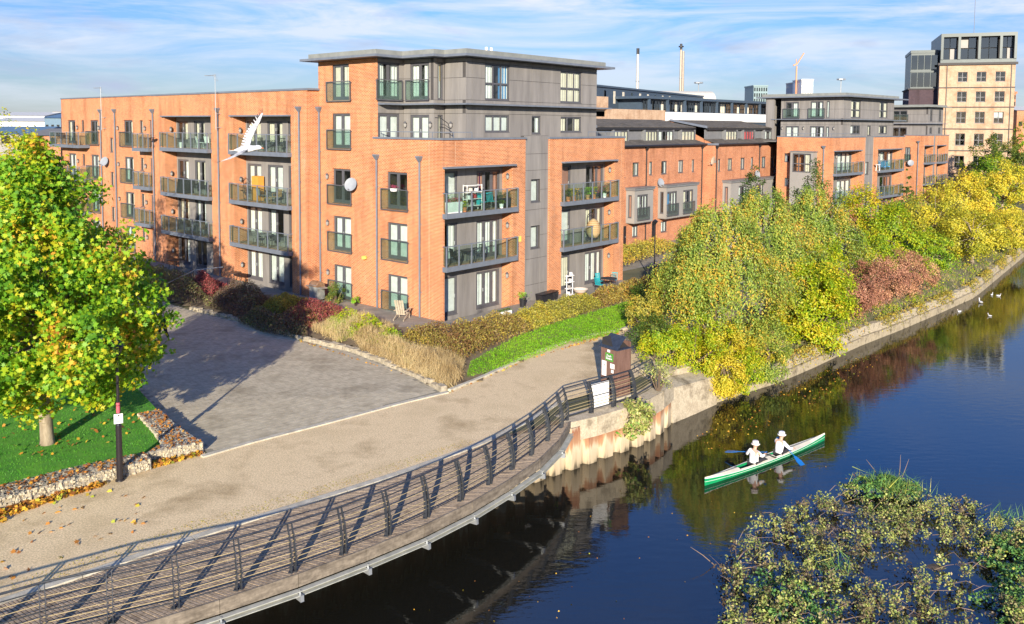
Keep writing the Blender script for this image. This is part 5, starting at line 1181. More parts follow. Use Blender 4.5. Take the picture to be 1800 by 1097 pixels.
# ------------------------------------------------------------------ timber walkway
M_plank = mottled('weathered_planks', (.15, .11, .075), (.35, .27, .19), 2.5, .85, .4, 30, c3=(.25, .19, .135)); add_grit(M_plank, 14, .75, 1.25)
M_fas = mottled('fascia_timber', (.10, .08, .06), (.24, .20, .155), 1.6, .85, .3, 20, stretch=(1, 1, 5)); add_grit(M_fas, 10, .8, 1.2)
wk = thing('walkway', 'curved grey timber plank walkway cantilevered over the river beside the tan path', 'walkway', (0, 0, 0))
ks = smooth([(*p, 0) for p in KERB[2:14]], 2); dk_ = smooth([(*p, 0) for p in DECK[2:]], 2)
NP = 262; KR, DR = resample(ks, n=NP * 2), resample(dk_, n=NP * 2)
for i in range(NP):
    a, b, c, d = KR[2 * i], DR[2 * i], DR[2 * i + 2], KR[2 * i + 2]; e = (d - a).normalized() * .013; g_ = (a - b).normalized() * .13
    e2 = (c - b).normalized() * .013; z0, z1 = -.075, -.008 + RND.uniform(-.004, .004)
    m = MB(); P = [b + e2, c - e2, d - e - g_, a + e - g_]; m.hexa([(p.x, p.y, z0) for p in P] + [(p.x, p.y, z1) for p in P]); m.build('plank', M_plank, wk)
DF = resample(dk_, 1.9)
for a, b in zip(DF, DF[1:]):
    m = MB(); d = (b - a).normalized(); n = Vector((d.y, -d.x, 0)); g_ = d * .006; z = Vector((0, 0, 1))
    m.bar(a + n * .03 + g_ - z * .17, b + n * .03 - g_ - z * .17, .055, .33); m.build('fascia_board', M_fas, wk)
    m = MB(); m.bar(a + n * .10 + g_ - z * .40, b + n * .10 - g_ - z * .40, .16, .018); m.bar(a + n * .03 + g_ - z * .46, b + n * .03 - g_ - z * .46, .02, .10); m.bar(a + n * .12 + g_ - z * .5, b + n * .12 - g_ - z * .5, .14, .018); m.build('steel_channel', mottled('pale_channel', (.30, .31, .28), (.48, .48, .43), 3, .6) if 'pale_channel' not in MATS else MATS['pale_channel'], wk)
    m = MB(); c = a - z * .55; m.bar(c + n * .25, c - n * 1.6 - z * .1, .09, .16); m.box(a.x + n.x * .14 - .02, a.x + n.x * .14 + .02, a.y + n.y * .14 - .02, a.y + n.y * .14 + .02, -.5, -.38); m.build('bracket', M_galv, wk)
# ------------------------------------------------------------------ fence
fn = thing('riverside_fence', 'curved dark steel railing with leaning plate posts along the walkway edge', 'fence', (0, 0, 0))
FP = [(-17.0, 12.0), (-15.5, 13.2), (-14.1, 14.3), (-12.7, 15.4), (-11.3, 16.4), (-9.94, 17.4), (-8.8, 18.0), (-7.59, 18.62), (-6.42, 19.4), (-5.34, 20.2), (-4.28, 21.1), (-3.28, 22.1), (-2.35, 23.15), (-1.46, 24.25), (-.65, 25.4), (.05, 26.55), (.7, 27.75), (1.3, 29.05), (1.85, 30.35), (2.15, 31.15), (3.1, 31.95), (4.05, 32.7), (4.97, 33.55), (6.05, 35.2)]
FP = [Vector((*p, 0)) for p in FP]
def lean(z): return -.17 * (z / 1.15) ** 1.6 + .06 * sin(pi * z / 1.15)
for i, p in enumerate(FP):
    n = normal2(FP, i); d = Vector((-n.y, n.x, 0))
    for s in (-.055, .055):
        if i == 19 and s > 0: continue
        m = MB(); zs = [0, .25, .5, .75, .95, 1.15]
        for z0, z1 in zip(zs, zs[1:]):
            w0, w1 = .075 - .03 * z0 / 1.15, .075 - .03 * z1 / 1.15
            A = [p + d * (s - .008) + n * (lean(z0) + w0), p + d * (s + .008) + n * (lean(z0) + w0), p + d * (s + .008) + n * (lean(z0) - w0), p + d * (s - .008) + n * (lean(z0) - w0)]
            C_ = [p + d * (s - .008) + n * (lean(z1) + w1), p + d * (s + .008) + n * (lean(z1) + w1), p + d * (s + .008) + n * (lean(z1) - w1), p + d * (s - .008) + n * (lean(z1) - w1)]
            m.hexa([(v.x, v.y, z0) for v in A] + [(v.x, v.y, z1) for v in C_])
        m.box(p.x + d.x * s - .06, p.x + d.x * s + .06, p.y + d.y * s - .06, p.y + d.y * s + .06, 0.001, .02); m.build('post', M_iron, fn)
M_wire = flat('steel_cable', (.42, .33, .17), .45, 0)
for i, (a, b) in enumerate(zip(FP, FP[1:])):
    na, nb = normal2(FP, i), normal2(FP, i + 1)
    def pt(k, z): return (a + na * lean(z) + Vector((0, 0, z))) if k == 0 else (b + nb * lean(z) + Vector((0, 0, z)))
    m = MB(); m.tube([pt(0, 1.17), pt(1, 1.17)], .026, 6); m.build('top_rail', M_iron, fn)
    for z in (1.02, .62, .14):
        m = MB(); m.bar(pt(0, z), pt(1, z), .012, .028); m.build('rail', M_iron, fn)
    m = MB()
    for z in (.90, .76, .49, .37, .26): m.tube([pt(0, z), pt(1, z)], .0085, 4, cap=False)
    m.build('wires', M_wire, fn)
# white board on the fence
a, b = FP[20], FP[21]; d = (b - a).normalized(); n = Vector((d.y, -d.x, 0)); m = MB()
bd = thing('board', 'white slatted board fixed behind the railing below the brown kiosk', 'board', (0, 0, 0))
for k in range(7):
    m = MB(); z = .1 + k * .135; m.bar(a + d * .1 - n * .16 + Vector((0, 0, z + .06)), b - d * .12 - n * .16 + Vector((0, 0, z + .06)), .02, .128); m.build('slat', M_white, bd)
# ------------------------------------------------------------------ kiosk
M_kwood = mottled('brown_boards', (.115, .06, .045), (.19, .11, .085), 5, .75, .3, 20, stretch=(1, 1, .2)); M_kroof = mottled('navy_felt', (.012, .02, .04), (.03, .045, .075), 8, .7, .4, 60)
ko = Vector((4.28, 33.62, 0)); dl = Vector((-.62, .78, 0)).normalized(); dr_ = Vector((.78, .62, 0)); SL, SR = .92, .80
ks_ = thing('kiosk', 'tall narrow brown boarded kiosk with green sign and dark sloping roof beside the path', 'kiosk', tuple(ko))
nl = Vector((-dr_.x, -dr_.y, 0)); nr = Vector((-dl.x, -dl.y, 0))     # outward normals of left and right faces
hf = 1.98
def kpt(a, b, z): return dl * a + dr_ * b + Vector((0, 0, z))
m = MB(); m.hexa([kpt(.03, .03, .06), kpt(.03, SR - .03, .06), kpt(SL - .03, SR - .03, .06), kpt(SL - .03, .03, .06), kpt(.03, .03, hf - .02), kpt(.03, SR - .03, hf - .02), kpt(SL - .03, SR - .03, hf + .38), kpt(SL - .03, .03, hf + .38)][:8]); m.build('carcass', M_dark, ks_)
nb_ = 7
for f in range(2):
    for k in range(nb_):
        L_ = SL if f == 0 else SR; u, v = L_ * k / nb_ + .004, L_ * (k + 1) / nb_ - .004; m = MB()
        tz = hf
        if f == 0: P = [kpt(u, 0, .06), kpt(v, 0, .06), kpt(v, .03, .06), kpt(u, .03, .06)]; T_ = [kpt(u, 0, tz), kpt(v, 0, tz), kpt(v, .03, tz), kpt(u, .03, tz)]
        else: P = [kpt(0, u, .06), kpt(0, v, .06), kpt(.03, v, .06), kpt(.03, u, .06)]; T_ = [kpt(0, u, tz), kpt(0, v, tz), kpt(.03, v, tz), kpt(.03, u, tz)]
        m.hexa(P + T_); m.build('board', M_kwood, ks_)
for f in range(2):      # rear faces
    m = MB()
    if f == 0: m.hexa([kpt(0, SR - .03, .06), kpt(SL, SR - .03, .06), kpt(SL, SR, .06), kpt(0, SR, .06), kpt(0, SR - .03, hf + .25), kpt(SL, SR - .03, hf + .25), kpt(SL, SR, hf + .25), kpt(0, SR, hf + .25)])
    else: m.hexa([kpt(SL - .03, 0, .06), kpt(SL - .03, SR, .06), kpt(SL, SR, .06), kpt(SL, 0, .06), kpt(SL - .03, 0, hf), kpt(SL - .03, SR, hf + .3), kpt(SL, SR, hf + .3), kpt(SL, 0, hf)])
    m.build('rear_panel', M_kwood, ks_)
m = MB(); e = .07      # roof: main slope rises away from the sign face, plus a low flat at the river corner
m.hexa([kpt(-e, -e, hf), kpt(SL + e, -e, hf), kpt(SL + e, .62, hf + .42), kpt(.12, .62, hf + .42)] + [kpt(-e, -e, hf + .035), kpt(SL + e, -e, hf + .035), kpt(SL + e, .62, hf + .455), kpt(.12, .62, hf + .455)])
m.hexa([kpt(-e, -e + .02, hf - .002), kpt(-e, SR + e, hf - .002), kpt(SL + e, SR + e, hf - .002), kpt(SL + e, .5, hf - .002), kpt(-e, -e + .02, hf + .03), kpt(-e, SR + e, hf + .03), kpt(SL + e, SR + e, hf + .03), kpt(SL + e, .5, hf + .03)]); m.build('roof', M_kroof, ks_)
m = MB(); m.hexa([kpt(-.12, -.12, 0), kpt(-.12, SR + .12, 0), kpt(SL + .12, SR + .12, 0), kpt(SL + .12, -.12, 0), kpt(-.12, -.12, .058), kpt(-.12, SR + .12, .058), kpt(SL + .12, SR + .12, .058), kpt(SL + .12, -.12, .058)]); m.build('base', M_kerb, ks_)
def plate(u0, u1, z0, z1, o, name, mat, par):
    m = MB(); m.hexa([kpt(u0, -o - .006, z0), kpt(u1, -o - .006, z0), kpt(u1, -o, z0), kpt(u0, -o, z0), kpt(u0, -o - .006, z1), kpt(u1, -o - .006, z1), kpt(u1, -o, z1), kpt(u0, -o, z1)]); return m.build(name, mat, par)
sg = plate(.22, .66, 1.46, 1.78, .003, 'sign', flat('sign_green', (.07, .30, .03), .5), ks_)
plate(.26, .62, 1.50, 1.74, .0095, 'sign_face', flat('sign_dark_green', (.05, .16, .03), .5), sg)
def text(par, body, size, M4, mat, name='lettering'):
    cu_ = bpy.data.curves.new(name, 'FONT'); cu_.body = body; cu_.size = size; cu_.align_x = 'CENTER'; cu_.align_y = 'CENTER'; cu_.extrude = .001; cu_.offset = size * .02; cu_.space_line = .85
    tmp = bpy.data.objects.new('tmp', cu_); me = bpy.data.meshes.new_from_object(tmp); me.materials.clear(); me.materials.append(mat); bpy.data.objects.remove(tmp)
    o = link(name, me, par); o.matrix_local = M4; return o
xr = -dl; up = Vector((0, 0, 1)); nn = nl
c = kpt(.44, -.022, 1.62); text(sg, 'Duck\nStation', .125, Matrix(((xr.x, up.x, nn.x, c.x), (xr.y, up.y, nn.y, c.y), (xr.z, up.z, nn.z, c.z), (0, 0, 0, 1))), M_white)
plate(.40, .55, 1.82, 1.92, .003, 'notice', M_white, ks_); pp = plate(.60, .86, .80, 1.42, .003, 'poster', M_white, ks_); plate(.14, .38, 1.18, 1.38, .003, 'notice', M_white, ks_); plate(.19, .32, 1.0, 1.13, .003, 'notice', M_white, ks_)
plate(.66, .71, 1.22, 1.27, .01, 'print', M_black, pp); plate(.68, .80, 1.30, 1.315, .01, 'print', M_clad, pp); plate(.66, .82, .95, .965, .01, 'print', M_clad, pp); plate(.66, .82, .90, .915, .01, 'print', M_clad, pp); plate(.70, .76, 1.02, 1.06, .01, 'print', M_blue, pp)
plate(.38, .56, .62, .74, .005, 'feed_slot', M_black, ks_)
m = MB(); m.bar(kpt(SL + .02, .1, 1.45), kpt(SL + .02, .1, 1.75), .12, .05); m.build('side_box', M_black, ks_)
# ------------------------------------------------------------------ lamp posts
lp = thing('lamp_post', 'black tapered lamp post with a white warning sign in front of the lawn corner', 'lamp post', (-12.04, 25.48, 0))
m = MB(); m.tube([(0, 0, 0), (0, 0, 1.75)], [.098, .09], 12); m.tube([(0, 0, 1.75), (0, 0, 1.82)], [.09, .055], 12); m.tube([(0, 0, 1.82), (0, 0, 3.9)], [.05, .038], 10); m.lathe([(.14, 0), (.13, .05), (.10, .06)], (0, 0, 0), 12); m.build('pole', flat('gloss_black', (.02, .017, .02), .25), lp)
m = MB(); m.lathe([(.03, 3.9), (.1, 3.95), (.2, 4.2), (.24, 4.22), (.12, 4.38), (.001, 4.45)], (0, 0, 0), 12); m.build('lantern', M_black, lp)
m = MB(); m.tube([(0, 0, 2.14), (0, 0, 2.36)], .058, 10); m.tube([(0, 0, 2.38), (0, 0, 2.46)], .057, 10); m.build('red_band', flat('faded_red', (.5, .09, .12), .5), lp)
sn = Vector((.42, -.9, 0)).normalized(); sxv = Vector((.9, .42, 0)).normalized()
def lpl(u0, u1, z0, z1, o, nm, mt, par):
    a = sn * o; m = MB(); m.hexa([a + sxv * u0 + Vector((0, 0, z0)) + sn * .006, a + sxv * u1 + Vector((0, 0, z0)) + sn * .006, a + sxv * u1 + Vector((0, 0, z0)), a + sxv * u0 + Vector((0, 0, z0)), a + sxv * u0 + Vector((0, 0, z1)) + sn * .006, a + sxv * u1 + Vector((0, 0, z1)) + sn * .006, a + sxv * u1 + Vector((0, 0, z1)), a + sxv * u0 + Vector((0, 0, z1))]); return m.build(nm, mt, par)
s_ = lpl(-.125, .125, 1.83, 2.13, .09, 'sign', M_white, lp); M_red = flat('print_red', (.6, .06, .03), .5)
for q in ((-.085, .085, 1.955, 1.963), (-.085, .085, 1.875, 1.883), (-.085, -.077, 1.883, 1.955), (.077, .085, 1.883, 1.955), (-.06, .06, 1.93, 1.94), (-.05, .065, 1.91, 1.918), (-.06, .04, 1.893, 1.9)): lpl(*q, .0975, 'print', M_red, s_)
lpl(-.03, .02, 2.05, 2.08, .0975, 'print', M_black, s_); lpl(-.01, .035, 2.065, 2.10, .0978, 'print', M_black, s_)
lp = thing('lamp_post', 'slender black street lamp in front of the townhouses, right of the main building', 'lamp post', (9.95, 58.5, 0))
m = MB(); m.tube([(0, 0, 0), (0, 0, 1.2), (0, 0, 1.3), (0, 0, 4.2)], [.08, .08, .045, .04], 8); m.build('pole', M_black, lp); m = MB(); m.lathe([(.04, 4.2), (.2, 4.45), (.001, 4.6)], (0, 0, 0), 8); m.build('lantern', M_black, lp)
# ------------------------------------------------------------------ vegetation
def rvec(n): v = NR.normal(size=(n, 3)); return v / np.linalg.norm(v, axis=1)[:, None]
def limbs(T, base, tips, r0, hub, name='trunk', mat=None, n=6, wig=.25):
    """trunk to a hub height and limbs fanning to the tips"""
    m = MB(); hb = Vector(hub)
    m.tube([(base[0], base[1], base[2] - .2), (base[0], base[1], base[2] + .15), tuple(Vector(base).lerp(hb, .5) + Vector((RND.uniform(-.1, .1), RND.uniform(-.1, .1), 0))), tuple(hb)], [r0 * 1.35, r0 * 1.05, r0 * .85, r0 * .6], 10)
    m.build(name, mat or M_bark, T, True)
    m = MB()
    for t in tips:
        t = Vector(t); st = Vector(base).lerp(hb, RND.uniform(.6, 1.0)) if (t.z < hb.z + 1) else hb
        mid = st.lerp(t, .5) + Vector((RND.uniform(-wig, wig), RND.uniform(-wig, wig), RND.uniform(0, wig * 1.5)))
        m.tube([tuple(st), tuple(mid), tuple(t)], [r0 * .3, r0 * .16, r0 * .04], 5)
    m.build('branches', mat or M_bark, T, True)
def crown_tree(name, label, base, profile, nclump, nleaf, lsize, mat, shape='leaf', clump=.7, squash=.75, trunk_r=.2, cat='tree', hub=None, group=None, asym=(0, 0), tintbias=0, seed=0, bare=None, barkm=None, nlimb=24, up=.5, extra=(), wobk=1):
    """profile: [(z, radius)] above base; returns the tree thing"""
    T = thing(name, label, cat, base, 0, group)
    zs = np.array([p[0] for p in profile]); rs = np.array([p[1] for p in profile])
    C_ = []
    w = np.interp(np.linspace(zs[0], zs[-1], 60), zs, rs); zz_ = np.linspace(zs[0], zs[-1], 60); pr = (w + .15) / (w + .15).sum()
    for _ in range(nclump):
        z = NR.choice(zz_, p=pr) + NR.uniform(-.1, .1); r = np.interp(z, zs, rs); a = NR.uniform(0, 2 * pi)
        k = NR.uniform(.1, 1) ** .45
        wob = 1 + wobk * .16 * sin(a * 3 + seed) + wobk * .10 * sin(a * 5 + z * 1.3 + seed)
        C_.append((cos(a) * r * k * wob + asym[0] * (z / zs[-1]), sin(a) * r * k * wob + asym[1] * (z / zs[-1]), z))
    C_ = np.array(C_ + list(extra)); nclump = len(C_); per = nleaf // nclump
    idx = np.repeat(np.arange(nclump), per); d = rvec(len(idx)) * (NR.uniform(0, 1, len(idx)) ** .5)[:, None] * clump * NR.uniform(.6, 1.25, nclump)[idx][:, None]
    d[:, 2] *= squash; P = C_[idx] + d
    P = P[P[:, 2] > .05 + (zs[0] * .75 if zs[0] > 0 else zs[0])]
    ctr = np.array([0, 0, (zs[0] + zs[-1]) * .5]); out_ = P - ctr; out_[:, 2] += 1; out_ /= np.linalg.norm(out_, axis=1)[:, None]
    tint = clumpy(P + seed * 3, .9, seed) * .45 + NR.uniform(0, .55, len(P)) + tintbias
    cr_ = scatter_mesh('crown', P, lsize, mat, T, up=up, shape=shape, norm=out_, tint=tint)
    hub = hub or (0, 0, zs[-1] * .45)
    far = C_[NR.choice(nclump, min(nlimb, nclump), replace=False)]
    limbs(T, (0, 0, 0), [tuple(c) for c in far], trunk_r, hub, mat=barkm)
    return T, P, tint
def weeping(name, label, base, H, R_, nstr, per, lsize, mat, group=None, seed=0, low=.6, tintbias=0, sp=1.0):
    T = thing(name, label, 'tree', base, 0, group); P = []; tips = []; tw = MB()
    nb_ = max(12, nstr // 16); BA = NR.uniform(0, 2 * pi, nb_); BU = NR.uniform(0, 1, nb_) ** .6; tl = []
    for i in range(nstr):
        q_ = i % nb_; a = BA[q_] + NR.normal() * .13; u = min(1, max(0, BU[q_] + NR.normal() * .055)); tl.append(np.full(per, .16 * sin(q_ * 12.9) + NR.uniform(-.06, .06))); z0 = H * (1 - .62 * u ** 1.3) + NR.uniform(-.3, .3); r0 = R_ * (.12 + .80 * u) * (1 + .15 * sin(3 * a + seed)) * (NR.uniform(.35, 1) ** .5)
        L = NR.uniform(1.0, 2.4) * sp; L = min(L, z0 - low); st = np.array([cos(a) * r0, sin(a) * r0, z0])
        t = np.linspace(0, 1, per); o = np.array([cos(a + .3), sin(a + .3)]) * NR.uniform(.2, .55) * sp
        Q = np.c_[st[0] + o[0] * np.sqrt(t), st[1] + o[1] * np.sqrt(t), st[2] + .25 * np.sin(t * pi * .7) - L * t ** 1.5]
        Q += NR.normal(size=Q.shape) * (.075 * sp); P.append(Q)
        if i % 14 == 0: tips.append(tuple(st))
        if i % 9 == 0: tw.tube([tuple(Q[0]), tuple(Q[per // 2]), tuple(Q[-1])], [.012, .008, .004], 3, cap=False)
    P = np.concatenate(P); tl = np.concatenate(tl); kk = P[:, 2] > .1; P = P[kk]; tl = tl[kk]
    tint = clumpy(P, 1.1, seed) * .3 + NR.uniform(0, .6, len(P)) + tintbias + tl + .05
    ou = P.copy(); ou[:, 2] = 1.2; ou /= np.linalg.norm(ou, axis=1)[:, None]
    scatter_mesh('crown', P, lsize, mat, T, up=.45, norm=ou, tint=tint, droop=.7)
    limbs(T, (0, 0, 0), tips, .13, (0, 0, H * .6), mat=M_birchbark); tw.build('hanging_twigs', M_twig, T, kind='stuff')
    return T
GT = 'trees along the river bank'
# the plane tree on the lawn
T, P, ti = crown_tree('plane_tree', 'big plane tree with lobed green and yellow leaves on the lawn at left', (-15.6, 27.9, LZ),
    [(1.75, 2.6), (2.4, 3.3), (3.3, 3.5), (4.6, 3.7), (5.6, 3.5), (6.6, 3.1), (7.6, 2.4), (8.6, 1.5), (9.4, .8), (10.0, .2)], 430, 52000, .155, L_plane, 'maple', .68, .7, .21, hub=(0, 0, 4.2), seed=1, nlimb=60, up=.42, asym=(.1, -.5), tintbias=.03, wobk=.6, extra=[(3.2, -3.4, 3.9), (3.3, -3.1, 4.5), (2.6, -3.7, 3.3), (3.4, -2.7, 3.7), (3.0, -3.2, 4.9), (2.9, -3.7, 3.6), (3.4, -3.3, 4.2)])
lm = []
for k in range(6):
    o_ = scatter_mesh('leaf', np.zeros((1, 3)), .2, L_plane, None, up=.6, shape='maple', tint=[.2 + .11 * k]); lm.append(o_.data); bpy.data.objects.remove(o_)
front = np.argsort(P[:, 1] + P[:, 0] * -.35)[:5400:18]
for j in front:
    o_ = link('leaf', lm[RND.randrange(6)], T, tuple(P[j] + np.array([.05, -.22, .04]))); o_.rotation_euler = (RND.uniform(-.9, .9), RND.uniform(-.9, .9), RND.uniform(0, 6.3)); k = RND.uniform(.8, 1.15); o_.scale = (k, k, k)
# second tree behind it, left edge, and the yellow tops
crown_tree('maple_tree', 'yellowing loose tree behind the plane tree at the left edge', (-27.5, 46, 0), [(1, 3), (4, 4.2), (7, 3.6), (9, 2.2), (11.2, .5)], 170, 12000, .18, L_lime, 'leaf', .75, .8, .2, seed=2, tintbias=.15, group='trees behind the plane tree')
crown_tree('maple_tree', 'sparse tree with thin bare upright twigs at the top left corner', (-24.2, 42, 0), [(1, 2), (4, 3.4), (7, 2.6), (9, 1.5), (10.2, .3)], 150, 9000, .18, L_lime, 'leaf', .6, .9, .18, seed=3, tintbias=.22, group='trees behind the plane tree')
crown_tree('plane_tree', 'green plane tree mostly hidden behind the big one, beside the paved square', (-23.5, 36.5, .1), [(1.5, 2.6), (4, 3.9), (6.5, 3.6), (8.5, 2.2), (10, .5)], 160, 11000, .19, L_plane, 'maple', .75, .75, .2, seed=4)
# river-side birches and shrubs
weeping('birch_tree', 'large weeping birch with pale green and orange leaves right of the kiosk', (10.7, 43.2, 0), 7.1, 3.9, 1700, 28, .12, L_birch, GT, 1, .7)
weeping('birch_tree', 'second weeping birch just right of the large one, above the yellow-green shrub', (14.4, 48.2, 0), 7.4, 3.8, 1500, 26, .125, L_birch, GT, 2, .8)
weeping('birch_tree', 'third birch farther along the bank behind the yellow-green shrub', (19.7, 55.0, 0), 7.0, 3.7, 1200, 24, .14, L_birch, GT, 3, .8)
weeping('birch_tree', 'low pale birch filling the gap between path and large birch', (9.2, 44.8, 0), 4.4, 2.3, 560, 24, .11, L_birch, GT, 5, .3, sp=.8)
def bush(name, label, c, rx, ry, z0, z1, n, ls, mat, seed=0, nc=60, tb=0, cl=.35, shape='leaf', group=None, cat='shrub', cut=True):
    T = thing(name, label, cat, (c[0], c[1], max(z0, -1.6) if z0 > -1 else 0), 0, group); bz = T.location.z
    H = z1 - z0; C_ = []
    for _ in range(nc):
        d = rvec(1)[0] * NR.uniform(.2, 1) ** .4; C_.append((d[0] * rx, d[1] * ry, (z0 + H * (.5 + .5 * d[2])) - bz))
    C_ = np.array(C_); idx = NR.randint(0, nc, n); d = rvec(n) * (NR.uniform(0, 1, n) ** .5)[:, None] * cl * NR.uniform(.6, 1.2, nc)[idx][:, None]
    P = C_[idx] + d
    if cut: P = P[P[:, 2] + bz > z0 - .05]
    tint = clumpy(P + np.array(c[:2] + (0,)), 1.3, seed) * .45 + NR.uniform(0, .55, len(P)) + tb
    ou = P - np.array([0, 0, (z0 + z1) / 2 - bz - H * .4]); ou /= np.linalg.norm(ou, axis=1)[:, None] + 1e-9
    scatter_mesh('foliage', P, ls, mat, T, up=.48, norm=ou, tint=tint, shape=shape)
    m = MB()
    for k in range(14):
        t = C_[k % nc]; m.tube([(t[0] * .15, t[1] * .15, (z0 if z0 > -1 else 0) - bz - .05), tuple(t * .6 + np.array([0, 0, .1])), tuple(t)], [.03, .018, .006], 4, cap=False)
    m.build('stems', M_twig, T, kind='stuff')
    return T
GS = 'shrubs along the river wall'
bush('shrub', 'bright yellow-green shrub spilling over the river wall into the water', (16.6, 45.9), 2.3, 2.0, -1.6, 3.6, 17000, .15, L_lime, 1, 110, .05, .5, group=GS, cat='shrub')
bush('shrub', 'upright part of yellow-green growth behind the spilling shrub', (17.6, 47.6), 1.7, 1.5, .2, 5.0, 7500, .14, L_lime, 2, 70, -.05, .45, group=GS)
for i, (x, y, rx, ry, z0, z1, lb, mt) in enumerate((
    (9.9, 38.7, 1.0, .8, -1.6, .5, 'yellow-orange bramble hanging over the concrete block just right of the kiosk', L_yellow), (11.0, 39.7, 1.1, .8, -1.65, .6, 'green bramble curtain trailing to the water, right of the concrete block', L_lime), (12.7, 41.0, 1.1, .8, -1.5, .8, 'thin yellow bramble trailing over the stone coping', L_birch),
    (7.2, 38.6, 1.3, 1.3, -.1, 1.9, 'green bramble beside the kiosk behind the fence end', L_lime), (8.6, 39.3, 1.5, 1.2, -1.0, 1.6, 'bramble with yellow leaves hanging over the concrete block', L_lime),
    (10.3, 40.6, 1.4, 1.1, -1.5, 1.5, 'yellow and red bramble trailing down the river wall below the large birch', L_yellow), (12.0, 42.2, 1.4, 1.2, -.9, 1.6, 'mixed yellow-green scrub at the foot of the second birch', L_birch),
    (9.4, 41.2, 1.8, 1.4, -.1, 2.2, 'green scrub under the large weeping birch', L_lime), (13.3, 43.2, 1.3, 1.1, -1.2, 1.3, 'brownish trailing scrub just left of the spilling yellow-green shrub', L_birch), (11.6, 41.3, 1.2, .9, -1.5, .9, 'yellow trailing bramble low on the river wall in the middle of the scrub', L_yellow),
    (6.9, 41.0, 1.2, 1.8, 0, 1.7, 'low green bush at the path edge beyond the kiosk', L_green), (7.1, 44.0, 1.0, 1.3, 0, 2.4, 'dense green bush at the far end of the visible path', L_hedgey),
    (8.6, 49.5, 1.5, 1.8, 0, 2.2, 'dark green bush beside the slender street lamp', L_green), (11.0, 53.5, 2.2, 2.2, 0, 2.4, 'green bush in front of the townhouse doors', L_green))):
    bush('shrub', lb, (x, y), rx, ry, z0, z1, 5200 if mt is not L_green else 4200, .10, mt, i, 55, 0, .36, group=GS)
for i, (x, y, s, h) in enumerate(((20.6, 50.9, 1.5, 2.3), (22.4, 52.8, 1.5, 2.7), (24.4, 54.6, 1.6, 2.9), (26.3, 56.6, 1.6, 2.7), (28.2, 58.6, 1.5, 2.3))):
    bush('red_shrub', ['first red-leaved shrub on the bank right of the yellow-green shrub', 'second red-leaved shrub along the river wall', 'tallest red-brown shrub in the middle of the red row', 'fourth red-brown shrub along the river wall', 'last and smallest shrub of the red row'][i], (x, y), s, s, -.4, h, 6500, .10, L_red, i, 60, .05 * i - .1, .4, group='red shrubs on the bank')
GB = 'background trees by the townhouses'
def gtree(label, px, ytop, D, hw, mat, n=9000, ls=.17, seed=0, z0=.6, tb=0, group=GT, name='tree', cl=.8):
    c = at(px, 300, D); H = at(px, ytop, D).z; R_ = hw * D / 1490
    crown_tree(name, label, (c.x, D, 0), [(z0, R_ * .55), (H * .35, R_), (H * .6, R_ * .9), (H * .82, R_ * .55), (H - .2, R_ * .12)], 90, n, ls, mat, 'leaf', cl * min(1, R_ / 3), .9, .16, seed=seed, tintbias=tb, group=group)
gtree('small dark green tree in front of the second townhouse row bay', 1327, 292, 62, 40, L_green, 6000, .16, 1, tb=-.05, group=GB, name='cherry_tree')
gtree('round dark green tree in front of the second apartment block bay', 1434, 284, 70, 50, L_green, 8000, .17, 2, tb=.1, group=GB, name='cherry_tree')
gtree('orange topped yellow tree below the second apartment block balcony', 1520, 328, 68, 62, L_lime, 10000, .17, 3, tb=.15, name='birch_tree')
gtree('green and yellow tree behind the red shrubs', 1575, 352, 64, 50, L_lime, 8000, .16, 4, tb=-.1, name='birch_tree')
gtree('slim dark creeper-clad tree against the second block corner', 1597, 290, 84, 15, L_green, 2500, .18, 5, group=GB, name='cherry_tree', cl=.6)
gtree('tall yellow birch in the middle of the far bank', 1650, 318, 74, 60, L_yellow, 11000, .17, 6, tb=-.22, name='birch_tree')
gtree('yellow-green birch behind the middle far bank birch', 1610, 345, 82, 50, L_birch, 7000, .19, 7, name='birch_tree')
gtree('deep yellow birch near the right edge', 1700, 300, 82, 58, L_yellow, 10000, .19, 8, name='birch_tree')
gtree('bright yellow tree at the right edge above the far wall', 1765, 278, 90, 58, L_yellow, 11000, .2, 9, tb=-.1, name='birch_tree')
gtree('olive green tree behind the yellow birches', 1745, 268, 108, 50, L_lime, 8000, .24, 10, tb=-.25, name='willow_tree')
gtree('dark green tree in front of the mill tower', 1745, 238, 135, 55, L_green, 8000, .3, 11, tb=.15, name='oak_tree')
gtree('green tree at the right edge in front of the skyline', 1800, 235, 125, 60, L_green, 8000, .3, 12, tb=.25, name='oak_tree')
gtree('bare brownish tree at the foot of the dark mill wing', 1702, 290, 112, 30, L_dark, 3500, .2, 13, name='oak_tree')
gtree('pale olive tree right of the mill tower', 1798, 208, 190, 40, L_lime, 4000, .4, 14, tb=-.2, name='oak_tree')
gtree('yellow shrub tree overhanging the far river wall', 1715, 360, 70, 60, L_yellow, 9000, .17, 15, z0=.1, tb=-.28, name='birch_tree')
gtree('golden low tree at the right edge of the far wall', 1790, 372, 78, 50, L_yellow, 7000, .18, 16, z0=.1, tb=-.1, name='birch_tree')
gtree('green sapling behind the red shrubs at the water', 1640, 400, 63, 45, L_lime, 6000, .15, 17, z0=.1, tb=-.2, name='birch_tree')
gtree('low yellow and green tree right after the third birch', 1540, 400, 58, 42, L_lime, 6500, .14, 18, z0=.2, tb=-.05, name='birch_tree')
